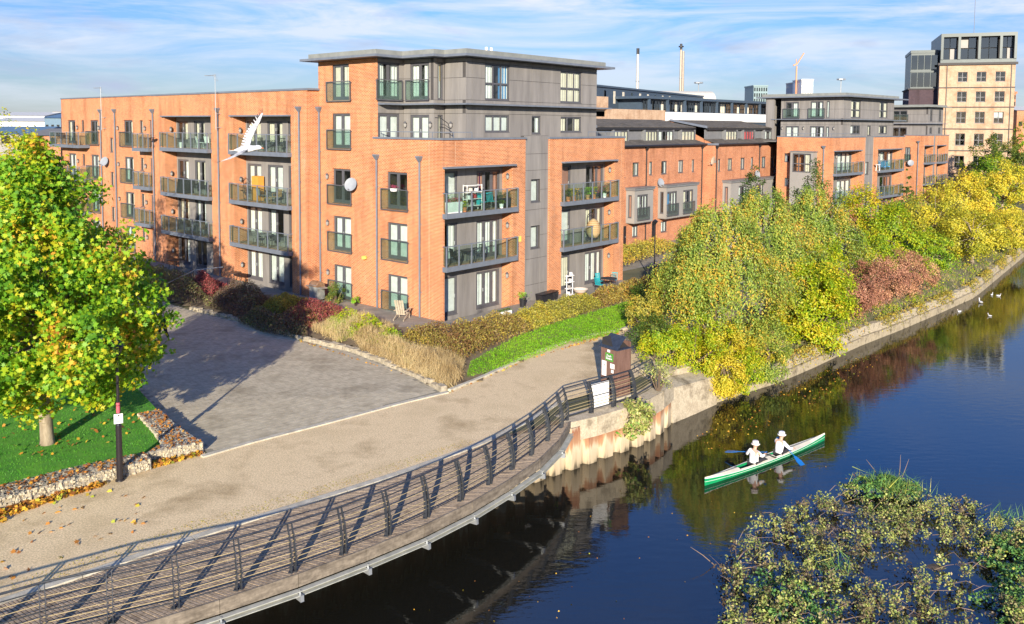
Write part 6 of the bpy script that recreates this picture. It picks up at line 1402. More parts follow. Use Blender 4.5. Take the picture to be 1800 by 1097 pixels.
# ---- hedge, shrubs and grasses in front of the building (building frame)
def region(name, label, polyl, n, zt, ls, mat, seed=0, tb=0, cat='hedge', local=True, z0=.1, shape='leaf', up=.35, dense=1.6, rough=.18, aspect=.55, kind=None, droop=0, stems=True):
    poly = [W2(*p) for p in polyl] if local else polyl
    xs = [p[0] for p in poly]; ys = [p[1] for p in poly]; cx, cy = sum(xs) / len(xs), sum(ys) / len(ys)
    X = NR.uniform(min(xs), max(xs), n * 4); Y = NR.uniform(min(ys), max(ys), n * 4)
    kp = np.array([inpoly(a, b, poly) for a, b in zip(X, Y)]); X, Y = X[kp][:n], Y[kp][:n]
    base = np.array([bedz(a, b) for a, b in zip(X, Y)])
    # lumpy height, lower at the rim
    lump = 1 - rough + rough * (np.sin(X * 1.9 + seed) * np.cos(Y * 1.6 + seed * 2) + .5 * np.sin(X * 4.1 + Y * 3.3))
    E_ = []
    for a, b in zip(X, Y):
        d = 9
        for i in range(len(poly)):
            x1, y1 = poly[i]; x2, y2 = poly[i - 1]; L2 = (x2 - x1) ** 2 + (y2 - y1) ** 2; t = max(0, min(1, ((a - x1) * (x2 - x1) + (b - y1) * (y2 - y1)) / L2)); d = min(d, hypot(a - x1 - t * (x2 - x1), b - y1 - t * (y2 - y1)))
        E_.append(d)
    rim = np.clip(.45 + np.array(E_) / .55 * .55, 0, 1)
    hgt = zt * lump * rim; Z = base + hgt * (1 - NR.uniform(0, 1, len(X)) ** dense * .85)
    P = np.c_[X - cx, Y - cy, Z + NR.normal(size=len(X)) * .05]
    T = thing(name, label, cat, (cx, cy, 0))
    tint = clumpy(np.c_[X, Y, Z], 1.2, seed) * .5 + NR.uniform(0, .5, len(X)) + tb
    f = scatter_mesh('foliage', P, ls, mat, T, up=up, shape=shape, tint=tint, aspect=aspect, droop=droop)
    if stems:
        m = MB()
        for k in range(0, min(len(X), 240)): m.tube([(P[k][0], P[k][1], base[k] - .05), (P[k][0] + RND.uniform(-.1, .1), P[k][1] + RND.uniform(-.1, .1), base[k] + hgt[k] * .95)], [.012, .005], 3, cap=False)
        m.build('stems', M_twig, T, kind='stuff')
    return T
region('hedge', 'olive brown clipped hedge along the balconies, nearest section at the corner', [(-4.6, -5.9), (-2.2, -5.4), (2, -4.75), (2, -2.9), (-2.4, -2.9), (-3.2, -1.2), (-4.6, -1.8)], 17000, 1.15, .10, L_hedge, 1)
region('hedge', 'yellowing green hedge along the balconies, middle section below the grey stair strip', [(2.1, -4.75), (9.0, -4.3), (9, -2.8), (2.1, -2.9)], 14000, 1.0, .10, L_hedgey, 2, -.05)
region('hedge', 'olive hedge section farthest right near the townhouses', [(9.1, -4.3), (17, -4.1), (17, -2.7), (9.1, -2.8)], 11000, 1.0, .11, L_hedge, 3, .1)
region('hedge', 'yellow bushy hedge in front of the townhouse doors', [(19, 2.5), (33, 4.5), (33, 7), (19, 6)], 9000, 1.1, .15, L_hedgey, 4, .15)
region('ground_cover', 'bright lime green ground cover between hedge and tan path', [(-5.9, -7.55), (-3.9, -7.7), (1.7, -7.3), (5.1, -7.9), (7.8, -7.0), (12.5, -7), (12.5, -4.35), (3.7, -4.6), (.4, -4.9), (-2.2, -5.6), (-4.2, -6.2)], 42000, .13, .06, L_limeg, 5, 0, 'plants', rough=.35, dense=2.5, stems=False, up=.5)
region('dry_grass', 'straw coloured tall dry grasses at the corner of the planting bed', [(-7.6, -8.1), (-6.2, -7.6), (-4.5, -6.1), (-4.7, -1.8), (-3.3, .2), (-5.2, 1.2), (-6.3, -1), (-6.9, -4.5)], 15000, .72, .42, L_dry, 6, -.12, 'grass', shape='blade', aspect=.035, up=-.2, droop=-1.3, stems=False, rough=.3)
region('shrub', 'green and yellow leafy herbs growing through the dry grass', [(-6.0, -3.5), (-4.7, -2.8), (-3.4, .8), (-2.8, 4.4), (-4.3, 4.6), (-5.3, 1)], 6500, .85, .12, L_lime, 9, -.1, 'plants', rough=.35, dense=1.2)
region('dry_grass', 'dry grasses with green tops in front of the left ground floor doors', [(-5.3, 1.3), (-3.3, .3), (-2.6, 1), (-2.7, 4.6), (-5.6, 4.2), (-6.2, 1)], 10000, .68, .36, L_dry, 7, .12, 'grass', shape='blade', aspect=.04, up=-.2, droop=-1.3, stems=False, rough=.3)
for i, (pl, h, mt, tb, lb, ls) in enumerate((
    ([(-2.6, 4.8), (-2.6, 8.5), (-5.6, 7.2), (-5.6, 4.4)], 1.0, L_crim, .25, 'crimson leaved shrub beside the barbecue', .09),
    ([(-2.6, 8.6), (-2.6, 11.0), (-5.2, 9.6), (-5.4, 7.3)], 1.05, L_hedgey, 0, 'olive yellow shrub left of the crimson one', .09),
    ([(-5.3, 9.6), (-5.7, 7.3), (-5.7, 4.4), (-6.6, 3), (-7.2, 6), (-7, 9)], .8, L_dark, .1, 'dark brown shrubs along the stone edging', .09),
    ([(-3.4, 11.1), (-3.4, 15.5), (-6.3, 14), (-6.6, 9.3), (-5.2, 9.7)], 1.25, L_dark, 0, 'dark purple-brown shrub in the tree shade', .10),
    ([(-3.4, 15.6), (-3.4, 19), (-5.2, 18), (-5.4, 14.6)], 1.3, L_crim, 0, 'deep crimson shrub below the second bay balconies', .10),
    ([(-3.5, 19.1), (-3.5, 24.5), (-6.6, 23), (-6.8, 14.5), (-5.5, 14.7)], 1.3, L_dark, .2, 'grey green shrub below the handrail', .11),
    ([(-3.5, 24.6), (-3.5, 31), (-6.9, 31), (-6.9, 23.2)], 1.35, L_hedgey, -.25, 'olive green hedge behind the plane tree leaves at left', .11))):
    region('shrub', lb, pl, 8500, h, ls, mt, 10 + i, tb, 'shrub', rough=.25)
bush('shrub', 'small green shrub growing in front of the lowest glass balustrade', W2(-.9, 8.2), .55, .7, .33, 1.55, 1500, .09, L_green, 30, 14, .2, .25)
bush('shrub', 'tiny green plant by the wall between the two ground floor doors', W2(-.6, 6.7), .3, .4, .33, .8, 300, .08, L_limeg, 31, 6, 0, .15)
# buddleia on the wall and the sapling
bush('buddleia', 'green bush hanging over the rusty sheet piles below the kiosk', (4.85, 32.6), .75, .6, -1.3, .3, 2600, .14, L_isl, 33, 30, .2, .28, shape='leaf')
bush('sapling', 'wispy grey-green sapling growing from the concrete by the fence end', (6.15, 34.6), .75, .7, .1, 1.5, 1300, .07, L_isl, 34, 22, .05, .28)
bush('weed_tuft', 'small weed tuft on the pile wall below the walkway end', (1.75, 30.35), .22, .2, -.9, -.55, 160, .07, L_limeg, 35, 6, 0, .12)
leafscatter('moss', 'green moss and weeds along the inner kerb of the walkway', [[(-11.6, 19.2), (-8.2, 22.4), (-5.7, 24.5), (-2.4, 27.6), (-1.2, 28.9), (-1.6, 29.1), (-2.9, 27.8), (-6, 25), (-8.7, 22.9), (-12, 19.6)]], 1700, .028, L_hedgey, lambda x, y: .006, 'moss', lift=.01)
# ---- weedy island in the river
ISL = [(5.6, 19.5), (5.7, 22.6), (6.4, 24.3), (8.0, 26.5), (10.5, 28.3), (12.6, 29.7), (13.9, 29.7), (14.3, 28.5), (15.5, 27.9), (15.4, 26.5), (16.6, 25.9), (18, 25.4), (18.5, 20), (15, 17)]
m = MB()
for k in range(26):
    a, b = RND.uniform(6, 17), RND.uniform(19, 29)
    if not inpoly(a, b, ISL): continue
    r = RND.uniform(.3, .6); n = 14; pts = [(a + cos(2 * pi * i / n) * r * RND.uniform(.6, 1.15), b + sin(2 * pi * i / n) * r * .7 * RND.uniform(.6, 1.15), WZ - .02) for i in range(n)]
    for i in range(n): m.poly([pts[i], pts[(i + 1) % n], (a, b, WZ + .025)])
IS = thing('island', 'weedy mud island of plants in the river at the lower right', 'island', (0, 0, 0)); m.build('mud', M_soil, IS, kind='stuff')
def isl_pts(n, dens, seed):
    out = []
    while len(out) < n:
        x, y = RND.uniform(5, 19), RND.uniform(17, 30)
        if not inpoly(x, y, ISL): continue
        v = sin(x * 1.7 + seed) * cos(y * 1.9 + seed * 2) + .6 * sin(x * 3.7 + y * 2.3) + .3 * sin(x * 7.1 - y * 6.3)
        # open water pools in the middle right
        pool = ((x - 12.6) / 3.0) ** 2 + ((y - 23.8) / 1.5) ** 2
        if pool < 1: v -= 1.2
        if v > dens: out.append((x, y))
    return np.array(out)
C_ = isl_pts(760, -.6, 0); ws = []; tt = []
for (x, y) in C_:
    k = RND.randint(30, 85); r = RND.uniform(.10, .30); h = RND.uniform(.12, .55); hue = RND.uniform(-.2, .5)
    d = NR.normal(size=(k, 3)) * np.array([r * .6, r * .6, .06]); t = NR.uniform(0, 1, k) ** .7
    ws.append(np.c_[x + d[:, 0] * (1 - t * .3), y + d[:, 1] * (1 - t * .3), WZ + .04 + t * h + d[:, 2] * .5]); tt.append(np.full(k, hue) + NR.uniform(0, .5, k))
scatter_mesh('weeds', np.concatenate(ws), .078, L_isl, IS, up=.35, aspect=.6, tint=np.concatenate(tt), kind='stuff')
ws = []
for (cx, cy, rx, ry, n, h) in ((15.5, 24.0, 1.7, 1.5, 5200, .45), (14.4, 21.2, 2.1, 1.5, 4500, .45), (13.0, 28.9, 1.3, .65, 2600, .6), (16.6, 21.5, 1.8, 2.0, 3500, .5), (7.4, 21.8, 1.1, 1.6, 1700, .4)):
    a = NR.uniform(0, 2 * pi, n); r = np.sqrt(NR.uniform(0, 1, n)) * (1 + .25 * np.sin(a * 3 + cx) + .15 * np.sin(a * 7 + cy)); kq = (np.sin(np.cos(a) * r * rx * 4.1 + cx) * np.cos(np.sin(a) * r * ry * 5.3) > -.35) | (NR.uniform(0, 1, n) < .15); a, r = a[kq], r[kq]; n = len(a); hh = h * (.5 + .5 * np.cos(r * 1.6)) * (.8 + .3 * np.sin(a * 4 + r * 7))
    ws.append(np.c_[cx + np.cos(a) * r * rx, cy + np.sin(a) * r * ry, WZ + .03 + hh * (1 - .4 * NR.uniform(0, 1, n) ** 2)])
scatter_mesh('cress', np.concatenate(ws), .085, L_islg, IS, up=.5, aspect=.8, kind='stuff')
G_ = []
for cx, cy, n in ((13.0, 29.0, 300), (13.7, 28.5, 260), (9.2, 23.4, 60), (15.9, 26.4, 80)):
    for _ in range(n): G_.append((cx + NR.normal() * .38, cy + NR.normal() * .24, WZ + .3 + abs(NR.normal()) * .18))
scatter_mesh('grass_tuft', np.array(G_), .55, L_islg, IS, up=-.1, shape='blade', aspect=.04, droop=-1.0, tint=NR.uniform(.3, 1, len(G_)), kind='stuff')
m = MB()
for _ in range(330):
    x, y = isl_pts(1, -.9, 0)[0]; a = RND.uniform(-.6, .9) if RND.random() < .7 else RND.uniform(0, 6.3); L_ = RND.uniform(.25, .9); z = WZ + RND.uniform(.03, .3)
    m.tube([(x, y, z), (x + cos(a) * L_ * .5, y + sin(a) * L_ * .5, z + RND.uniform(.02, .18)), (x + cos(a) * L_, y + sin(a) * L_, z + RND.uniform(-.03, .15))], [.009, .007, .003], 3, cap=False)
for x, y, dx, h in ((13.9, 29.6, .1, 1.1), (13.4, 29.9, -.5, .8), (6.0, 24.0, -.7, .5), (14.0, 29.7, .35, .9)): m.tube([(x, y, WZ), (x + dx * .5, y, WZ + h * .6), (x + dx, y + .1, WZ + h)], [.014, .01, .004], 4)
m.build('dead_stalks', flat('dead_stalk', (.25, .17, .11), .9), IS, kind='stuff')
# bank vegetation on the slope above the river wall
bw = off(WALL, .5)[:12]; bi = off(WALL, 3.4)[:12]
def slopez(x, y):
    best = 9
    for (x1, y1), (x2, y2) in zip(WALL, WALL[1:12]):
        L2 = (x2 - x1) ** 2 + (y2 - y1) ** 2; t = max(0, min(1, ((x - x1) * (x2 - x1) + (y - y1) * (y2 - y1)) / L2)); best = min(best, hypot(x - x1 - t * (x2 - x1), y - y1 - t * (y2 - y1)))
    return -.95 + .95 * min(1, max(0, (best - .45) / 2.15))
for nm, lb, n, ls, mt, sh_, asp, hh, i0, i1, tb in (('bank_grass', 'straw coloured grass along the top of the river wall', 9000, .34, L_dry, 'blade', .05, .28, 3, 11, 0), ('bank_weeds', 'green and yellow weeds on the river bank slope', 9000, .12, L_lime, 'leaf', .6, .35, 3, 11, -.15)):
    pts = []; poly = bw[i0:i1 + 1] + bi[i0:i1 + 1][::-1]
    while len(pts) < n:
        j = RND.randint(i0, i1 - 1); u, v = RND.random(), RND.random() ** 1.3; a = [bw[j][k] + (bw[j + 1][k] - bw[j][k]) * u for k in (0, 1)]; b = [bi[j][k] + (bi[j + 1][k] - bi[j][k]) * u for k in (0, 1)]
        x, y = a[0] + (b[0] - a[0]) * v, a[1] + (b[1] - a[1]) * v
        if sin(x * 1.1 + y * .7) + .5 * sin(x * 3.3) > (-.3 if nm == 'bank_grass' else .1) or RND.random() < .25: pts.append((x, y, slopez(x, y) + RND.uniform(.02, hh)))
    o = scatter_mesh(nm, np.array(pts), ls, mt, None, up=-.2 if sh_ == 'blade' else .4, shape=sh_, aspect=asp, droop=-1.2 if sh_ == 'blade' else 0, tint=NR.uniform(0, 1, n) + tb); o['kind'] = 'stuff'; o['label'] = lb; o['category'] = 'grass'
pts = []
for j in range(1, 11):
    (x1, y1), (x2, y2) = WALL[j], WALL[j + 1]; L_w = hypot(x2 - x1, y2 - y1); nx_, ny_ = (y2 - y1) / L_w, -(x2 - x1) / L_w
    for _ in range(int(L_w * 330)):
        u = RND.random(); s_ = u * L_w + j * 9
        if sin(s_ * .9) + .7 * sin(s_ * 2.3 + 1) + .5 * sin(s_ * 5.1) < RND.uniform(-.5, .9): continue
        o_ = RND.uniform(-.35, .22); pts.append((x1 + (x2 - x1) * u + nx_ * o_, y1 + (y2 - y1) * u + ny_ * o_, -.82 - max(0, o_ + .05) * RND.uniform(.5, 3.2) + RND.uniform(-.03, .14)))
o = scatter_mesh('wall_weeds', np.array(pts), .11, L_hedgey, None, up=.3, tint=NR.uniform(0, 1, len(pts)), droop=.5); o['kind'] = 'stuff'; o['label'] = 'weeds and ivy hanging over the coping of the river wall'; o['category'] = 'weeds'
# ---- far hills and town
m = MB(); R_ = 3200
for i in range(120):
    a0, a1 = radians(-60 + i), radians(-59 + i)
    h = lambda a: 14 + 34 * (.5 + .5 * sin(a * 5 + 1)) + 12 * sin(a * 17) + 6 * sin(a * 43) + (38 if a > .4 else 0)
    m.poly([(sin(a0) * R_, cos(a0) * R_, -5), (sin(a1) * R_, cos(a1) * R_, -5), (sin(a1) * R_, cos(a1) * R_, h(a1)), (sin(a0) * R_, cos(a0) * R_, h(a0))])
    m.poly([(sin(a0) * R_, cos(a0) * R_, h(a0)), (sin(a1) * R_, cos(a1) * R_, h(a1)), (sin(a1) * 4200, cos(a1) * 4200, -5), (sin(a0) * 4200, cos(a0) * 4200, -5)])
o = m.build('hills', mottled('far_hills', (.10, .13, .15), (.16, .18, .17), .004, .95)); o['kind'] = 'structure'
m = MB()
for _ in range(500):
    a = radians(RND.uniform(-38, 38)); d = RND.uniform(330, 1500); x, y = sin(a) * d, cos(a) * d; w, dp, h = RND.uniform(8, 30), RND.uniform(8, 14), RND.uniform(4, 8.5); mi = RND.choice((0, 0, 1, 2))
    m.box(x, x + w, y, y + dp, -1, h, mi); m.hexa([(x, y, h), (x + w, y, h), (x + w, y + dp, h), (x, y + dp, h), (x, y + dp / 2 - .1, h + 3), (x + w, y + dp / 2 - .1, h + 3), (x + w, y + dp / 2 + .1, h + 3), (x, y + dp / 2 + .1, h + 3)], 3)
o = m.build('distant_town', [M_brick2, M_pale, M_clad_b, M_roof]); o['kind'] = 'stuff'; o['label'] = 'low distant town roofs along the horizon'; o['category'] = 'town'
Pf = []
for _ in range(260):
    a = radians(RND.uniform(-40, 42)); d = RND.uniform(180, 900); 
    c = np.array([sin(a) * d, cos(a) * d, 3]); k = 60; Pf.append(c + NR.normal(size=(k, 3)) * np.array([3, 3, 2.2]))
o = scatter_mesh('far_trees', np.concatenate(Pf), 1.6, L_green, None, up=.4, tint=NR.uniform(.2, 1, 260 * 60)); o['kind'] = 'stuff'; o['label'] = 'scattered green and brown treetops between the distant roofs'; o['category'] = 'trees'
# ------------------------------------------------------------------ figures
M_skin = flat('skin', (.55, .33, .24), .6); M_shirt = mottled('white_shirt', (.66, .66, .68), (.8, .8, .8), 12, .8, .3, 30); M_trous = flat('dark_trousers', (.02, .02, .025), .85); M_navy = flat('navy_coat', (.02, .024, .035), .85)
def skin_obj(name, verts, edges, radii, mat, parent, root=0, lev=2):
    me = bpy.data.meshes.new(name); me.from_pydata([tuple(v) for v in verts], edges, []); me.materials.append(mat)
    o = link(name, me, parent); md = o.modifiers.new('skin', 'SKIN'); md.use_smooth_shade = True
    sv = me.skin_vertices[0].data if me.skin_vertices else None
    if sv is None:
        bpy.context.view_layer.update(); sv = me.skin_vertices[0].data
    for i, r in enumerate(radii): sv[i].radius = (r, r) if not isinstance(r, tuple) else r; sv[i].use_root = (i == root)
    s = o.modifiers.new('sub', 'SUBSURF'); s.levels = lev; s.render_levels = lev
    return o
def figure(T, J, shirt, trous, hat=None, shoes=None, hair=None, sleeves=True):
    """J: joint positions; one continuous body, clothes as children"""
    V = ['pel', 'bel', 'che', 'nec', 'chi', 'hed', 'shl', 'ell', 'hal', 'shr', 'elr', 'har', 'hil', 'knl', 'anl', 'tol', 'hir', 'knr', 'anr', 'tor']
    R_ = dict(pel=(.14, .11), bel=(.125, .10), che=(.15, .11), nec=.052, chi=.075, hed=.10, shl=.062, ell=.042, hal=.032, shr=.062, elr=.042, har=.032, hil=.09, knl=.058, anl=.04, tol=.035, hir=.09, knr=.058, anr=.04, tor=.035)
    E_ = [('pel', 'bel'), ('bel', 'che'), ('che', 'nec'), ('nec', 'chi'), ('chi', 'hed'), ('che', 'shl'), ('shl', 'ell'), ('ell', 'hal'), ('che', 'shr'), ('shr', 'elr'), ('elr', 'har'), ('pel', 'hil'), ('hil', 'knl'), ('knl', 'anl'), ('anl', 'tol'), ('pel', 'hir'), ('hir', 'knr'), ('knr', 'anr'), ('anr', 'tor')]
    ix = {k: i for i, k in enumerate(V)}
    b = skin_obj('body', [J[k] for k in V], [(ix[a], ix[c]) for a, c in E_], [R_[k] for k in V], M_skin, T)
    # fingers
    for s in ('l', 'r'):
        h, e = Vector(J['ha' + s]), Vector(J['el' + s]); d = (h - e).normalized(); sd_ = d.cross(Vector((0, 0, 1))).normalized(); m = MB()
        for k in range(4): f = h + d * .02 + sd_ * (.024 - .016 * k); m.tube([tuple(f), tuple(f + d * .045 + Vector((0, 0, -.01))), tuple(f + d * .06 + Vector((0, 0, -.035 - .004 * k)))], [.011, .009, .007], 5)
        m.tube([tuple(h + sd_ * .03), tuple(h + sd_ * .05 + d * .03 + Vector((0, 0, -.02)))], [.012, .008], 5); m.build('fingers', M_skin, b, True)
    sub = lambda ks, es, rr, nm, mt: skin_obj(nm, [J[k] for k in ks], [(ks.index(a), ks.index(c)) for a, c in es], rr, mt, T)
    ks = ['bel', 'pel', 'che', 'shl', 'ell', 'wrl', 'shr', 'elr', 'wrr']; J['wrl'] = Vector(J['ell']).lerp(Vector(J['hal']), .85); J['wrr'] = Vector(J['elr']).lerp(Vector(J['har']), .85)
    sub(ks, [('bel', 'pel'), ('bel', 'che'), ('che', 'shl'), ('shl', 'ell'), ('ell', 'wrl'), ('che', 'shr'), ('shr', 'elr'), ('elr', 'wrr')], [(.16, .13), (.155, .125), (.185, .14), .085, .062, .048, .085, .062, .048], 'shirt', shirt)
    ks = ['pel', 'hil', 'knl', 'cal', 'hir', 'knr', 'car']; J['cal'] = Vector(J['knl']).lerp(Vector(J['anl']), .85); J['car'] = Vector(J['knr']).lerp(Vector(J['anr']), .85)
    sub(ks, [('pel', 'hil'), ('hil', 'knl'), ('knl', 'cal'), ('pel', 'hir'), ('hir', 'knr'), ('knr', 'car')], [(.165, .13), .11, .078, .06, .11, .078, .06], 'trousers', trous)
    h = Vector(J['hed'])
    fw = Vector(J['fwd']); sd_ = fw.cross(Vector((0, 0, 1))).normalized()
    m = MB(); c = h + Vector((0, 0, .02))
    m.lathe([(.105, -.05), (.112, .0), (.10, .06), (.06, .1), (.001, .115)], tuple(c - fw * .012), 12); m.build('hair', hair or M_twig, T, True)
    m = MB(); f = h - Vector((0, 0, .03)) + fw * .095; m.hexa([f - sd_ * .014 - Vector((0, 0, .02)), f + sd_ * .014 - Vector((0, 0, .02)), f + sd_ * .01 + fw * .025 - Vector((0, 0, .02)), f - sd_ * .01 + fw * .025 - Vector((0, 0, .02)), f - sd_ * .006 + Vector((0, 0, .025)), f + sd_ * .006 + Vector((0, 0, .025)), f + sd_ * .005 + fw * .008 + Vector((0, 0, .025)), f - sd_ * .005 + fw * .008 + Vector((0, 0, .025))]); m.build('nose', M_skin, b)
    m = MB()
    for s in (-1, 1): e = h + fw * .092 + sd_ * .033 * s + Vector((0, 0, .005)); m.box(e.x - .011, e.x + .011, e.y - .011, e.y + .011, e.z - .006, e.z + .006)
    m.build('eyes', M_black, b)
    m = MB(); e = h + fw * .088 - Vector((0, 0, .065)); m.bar(e - sd_ * .022, e + sd_ * .022, .012, .008); m.build('mouth', MATS['lips'] if 'lips' in MATS else flat('lips', (.4, .12, .1), .5), b)
    for s in (-1, 1):
        m = MB(); e = h + sd_ * .103 * s - Vector((0, 0, .01)); m.lathe([(.001, -.03), (.014, -.015), (.016, .015), (.001, .032)], tuple(e), 6); m.build('ear', M_skin, b, True)
    if hat:
        m = MB(); c = h + Vector((0, 0, .045)); m.lathe([(.165, -.022), (.17, -.012), (.12, .005), (.12, .075), (.095, .11), (.04, .105), (.001, .10)], tuple(c), 16); m.lathe([(.165, -.022), (.12, -.012)], tuple(c), 16)
        m.build('hat', hat, T, True); m = MB(); m.lathe([(.127, .008), (.127, .03)], tuple(c), 16); m.build('hat_band', M_clad, T)
    if shoes:
        for s in ('l', 'r'):
            a, t = Vector(J['an' + s]), Vector(J['to' + s]); m = MB(); d = (t - a); d.z = 0; d.normalize(); o = Vector((a.x, a.y, a.z - .05)) - d * .06; sd2 = Vector((-d.y, d.x, 0)) * .045
            L_ = .27; m.hexa([o - sd2, o + sd2, o + sd2 + d * L_, o - sd2 + d * L_, o - sd2 * .8 + Vector((0, 0, .1)), o + sd2 * .8 + Vector((0, 0, .1)), o + sd2 * .7 + d * L_ + Vector((0, 0, .04)), o - sd2 * .7 + d * L_ + Vector((0, 0, .04))]); m.build('shoe', shoes, T)
# canoe
CU = Vector((.797, .604, 0)); cz = atan2(CU.y, CU.x)
cn = thing('canoe', 'long slender green and cream racing canoe with two paddlers on the river', 'canoe', (9.92, 31.77, WZ), cz)
M_green = flat('canoe_green', (.01, .27, .10), .25); M_creamp = flat('cream_deck', (.68, .62, .48), .4); L_ = 3.72
def sect(x):
    t = abs(x) / L_; w = .235 * (1 - t ** 2.0) ** .9 + .012; k = .16 + .10 * t ** 3; return w, k
hull = MB(); xs = [L_ * (-1 + 2 * i / 32) for i in range(33)]; ring = []
for x in xs:
    w, k = sect(x); ring.append([(x, w, k), (x, w * .97, k * .5), (x, w * .7, -.05), (x, 0, -.09), (x, -w * .7, -.03), (x, -w * .97, k * .5), (x, -w, k)])
for a, b in zip(ring, ring[1:]):
    for i in range(6): hull.poly([a[i], a[i + 1], b[i + 1], b[i]])
hull.poly(ring[0]); hull.poly(ring[-1]); hull.build('hull', M_green, cn, True)
def cockpit(x): return (-1.75 < x < -.2) or (.25 < x < 1.45)
dk = MB(); rim = MB()
for x0, x1 in zip(xs, xs[1:]):
    (w0, k0), (w1, k1) = sect(x0), sect(x1)
    inn = .66 if cockpit((x0 + x1) / 2) else 0
    for s in (-1, 1):
        if inn: dk.poly([(x0, s * w0, k0), (x1, s * w1, k1), (x1, s * w1 * inn, k1 + .03), (x0, s * w0 * inn, k0 + .03)])
        else: dk.poly([(x0, s * w0, k0), (x1, s * w1, k1), (x1, 0, k1 + .05), (x0, 0, k0 + .05)])
        rim.bar((x0, s * (w0 + .002), k0 + .0), (x1, s * (w1 + .002), k1 + .0), .012, .014); rim.bar((x0, s * (w0 * .985 + .004), k0 * .55), (x1, s * (w1 * .985 + .004), k1 * .55), .008, .009)
dk.build('deck', M_creamp, cn); rim.build('white_stripe', M_white, cn)
m = MB()
for a, b in ((-1.75, -.2), (.25, 1.45)): m.box(a, b, -.17, .17, -.02, .0)
m.build('cockpit_floor', M_twig, cn)
for x in (-1.0, .62):
    m = MB(); m.box(x - .13, x + .13, -.15, .15, .0, .12); m.build('seat', M_black, cn)
m = MB(); m.bar((-3.68, 0, .27), (-3.45, 0, .24), .05, .03); m.bar((3.68, 0, .27), (3.5, 0, .25), .05, .03); m.build('end_cap', M_white, cn)
m = MB(); m.box(.05, .12, -.262, .262, .19, .215); m.build('strap', M_black, cn)
def paddler(name, label, x, hl, hr, lean_, hatm):
    # world placement: canoe frame
    p = Vector((9.92, 31.77, WZ - .07)) + CU * x
    T = thing('person', label, 'person', tuple(p), cz, 'two paddlers in the green canoe')
    f = lean_
    J = dict(pel=(0, 0, .25), bel=(.03 * f, 0, .42), che=(.10 * f, 0, .62), nec=(.13 * f, 0, .76), chi=(.15 * f, 0, .83), hed=(.17 * f, 0, .92), shl=(.09 * f, .17, .68), shr=(.09 * f, -.17, .68),
             hal=hl, har=hr, hil=(.06, .09, .22), knl=(.50, .10, .34), anl=(.86, .08, .08), tol=(.92, .08, .16), hir=(.06, -.09, .22), knr=(.50, -.10, .34), anr=(.86, -.08, .08), tor=(.92, -.08, .16), fwd=Vector((1, 0, 0)))
    for s, h in (('l', hl), ('r', hr)):
        a, h = Vector(J['sh' + s]), Vector(h); md = a.lerp(h, .5); md += Vector((-.03, .07 if s == 'l' else -.07, -.10)); J['el' + s] = tuple(md)
    figure(T, J, M_shirt, M_trous, hatm)
    return T
def paddle(label, a, b, frame_x):
    p = Vector((9.92, 31.77, WZ)) + CU * frame_x; T = thing('paddle', label, 'paddle', tuple(p), cz, 'blue paddles of the canoe'); a, b = Vector(a), Vector(b)
    m = MB(); m.tube([tuple(a), tuple(b)], .015, 6); m.build('shaft', MATS.get('paddle_blue') or flat('paddle_blue', (.01, .13, .42), .35), T)
    d = (b - a).normalized(); s = d.cross(Vector((0, 0, 1))).normalized() * .12; u = s.cross(d).normalized() * .012
    m = MB(); m.hexa([b - s * .4 - u, b + s * .4 - u, b + s + d * .25 - u, b - s + d * .25 - u, b - s * .4 + u, b + s * .4 + u, b + s + d * .25 + u, b - s + d * .25 + u])
    m.hexa([b - s + d * .25 - u, b + s + d * .25 - u, b + s * .9 + d * .5 - u, b - s * .9 + d * .5 - u, b - s + d * .25 + u, b + s + d * .25 + u, b + s * .9 + d * .5 + u, b - s * .9 + d * .5 + u]); m.build('blade', MATS['paddle_blue'], T)
    m = MB(); m.bar(a - s * .5, a + s * .5, .03); m.build('grip', MATS['paddle_blue'], T)
h1l, h1r = (.22, .42, .42), (.34, -.28, .60)
paddler('person', 'rear paddler in white shirt and pink-tinged brimmed hat, paddle out to the left', -.98, h1l, h1r, .8, flat('sun_hat', (.74, .66, .62), .8))
a, b = Vector(h1r), Vector(h1l); d = (b - a).normalized(); paddle('blue paddle reaching into the water left of the rear paddler', tuple(a - d * .05), tuple(b + d * .42), -.98)
h2l, h2r = (.36, .26, .62), (.34, -.42, .50)
paddler('person', 'front paddler in white shirt and white sun hat, leaning forward with both arms out', .62, h2l, h2r, 1.0, M_white)
a, b = Vector(h2l), Vector(h2r); d = (b - a).normalized(); paddle('blue paddle dipping into the water on the near side of the front paddler', tuple(a - d * .05), (a + (b - a) * 1.0 + d * .05 + Vector((-.15, -.12, -.3)))[:], .62)
# two walkers half hidden by the plane tree
def walker(x, y, label, ph, coat, hd=radians(80), grp='pair of walkers behind the plane tree'):
    T = thing('person', label, 'person', (x, y, .02), hd, grp); s = .18 * ph
    J = dict(pel=(0, 0, .93), bel=(0, 0, 1.1), che=(.02, 0, 1.32), nec=(.03, 0, 1.47), chi=(.04, 0, 1.54), hed=(.05, 0, 1.64), shl=(.02, .19, 1.38), shr=(.02, -.19, 1.38), ell=(-s * .6, .24, 1.12), elr=(s * .6, -.24, 1.12), hal=(-s * .6 + .12, .24, .88), har=(s * .6 + .12, -.24, .88),
             hil=(0, .09, .88), hir=(0, -.09, .88), knl=(s * 1.1, .1, .50), knr=(-s * .7, -.1, .49), anl=(s * 1.3, .1, .08), anr=(-s * 1.9, -.1, .12), tol=(s * 1.3 + .14, .1, .04), tor=(-s * 1.9 + .12, -.1, .05), fwd=Vector((1, 0, 0)))
    figure(T, J, coat, M_trous, None, M_white)
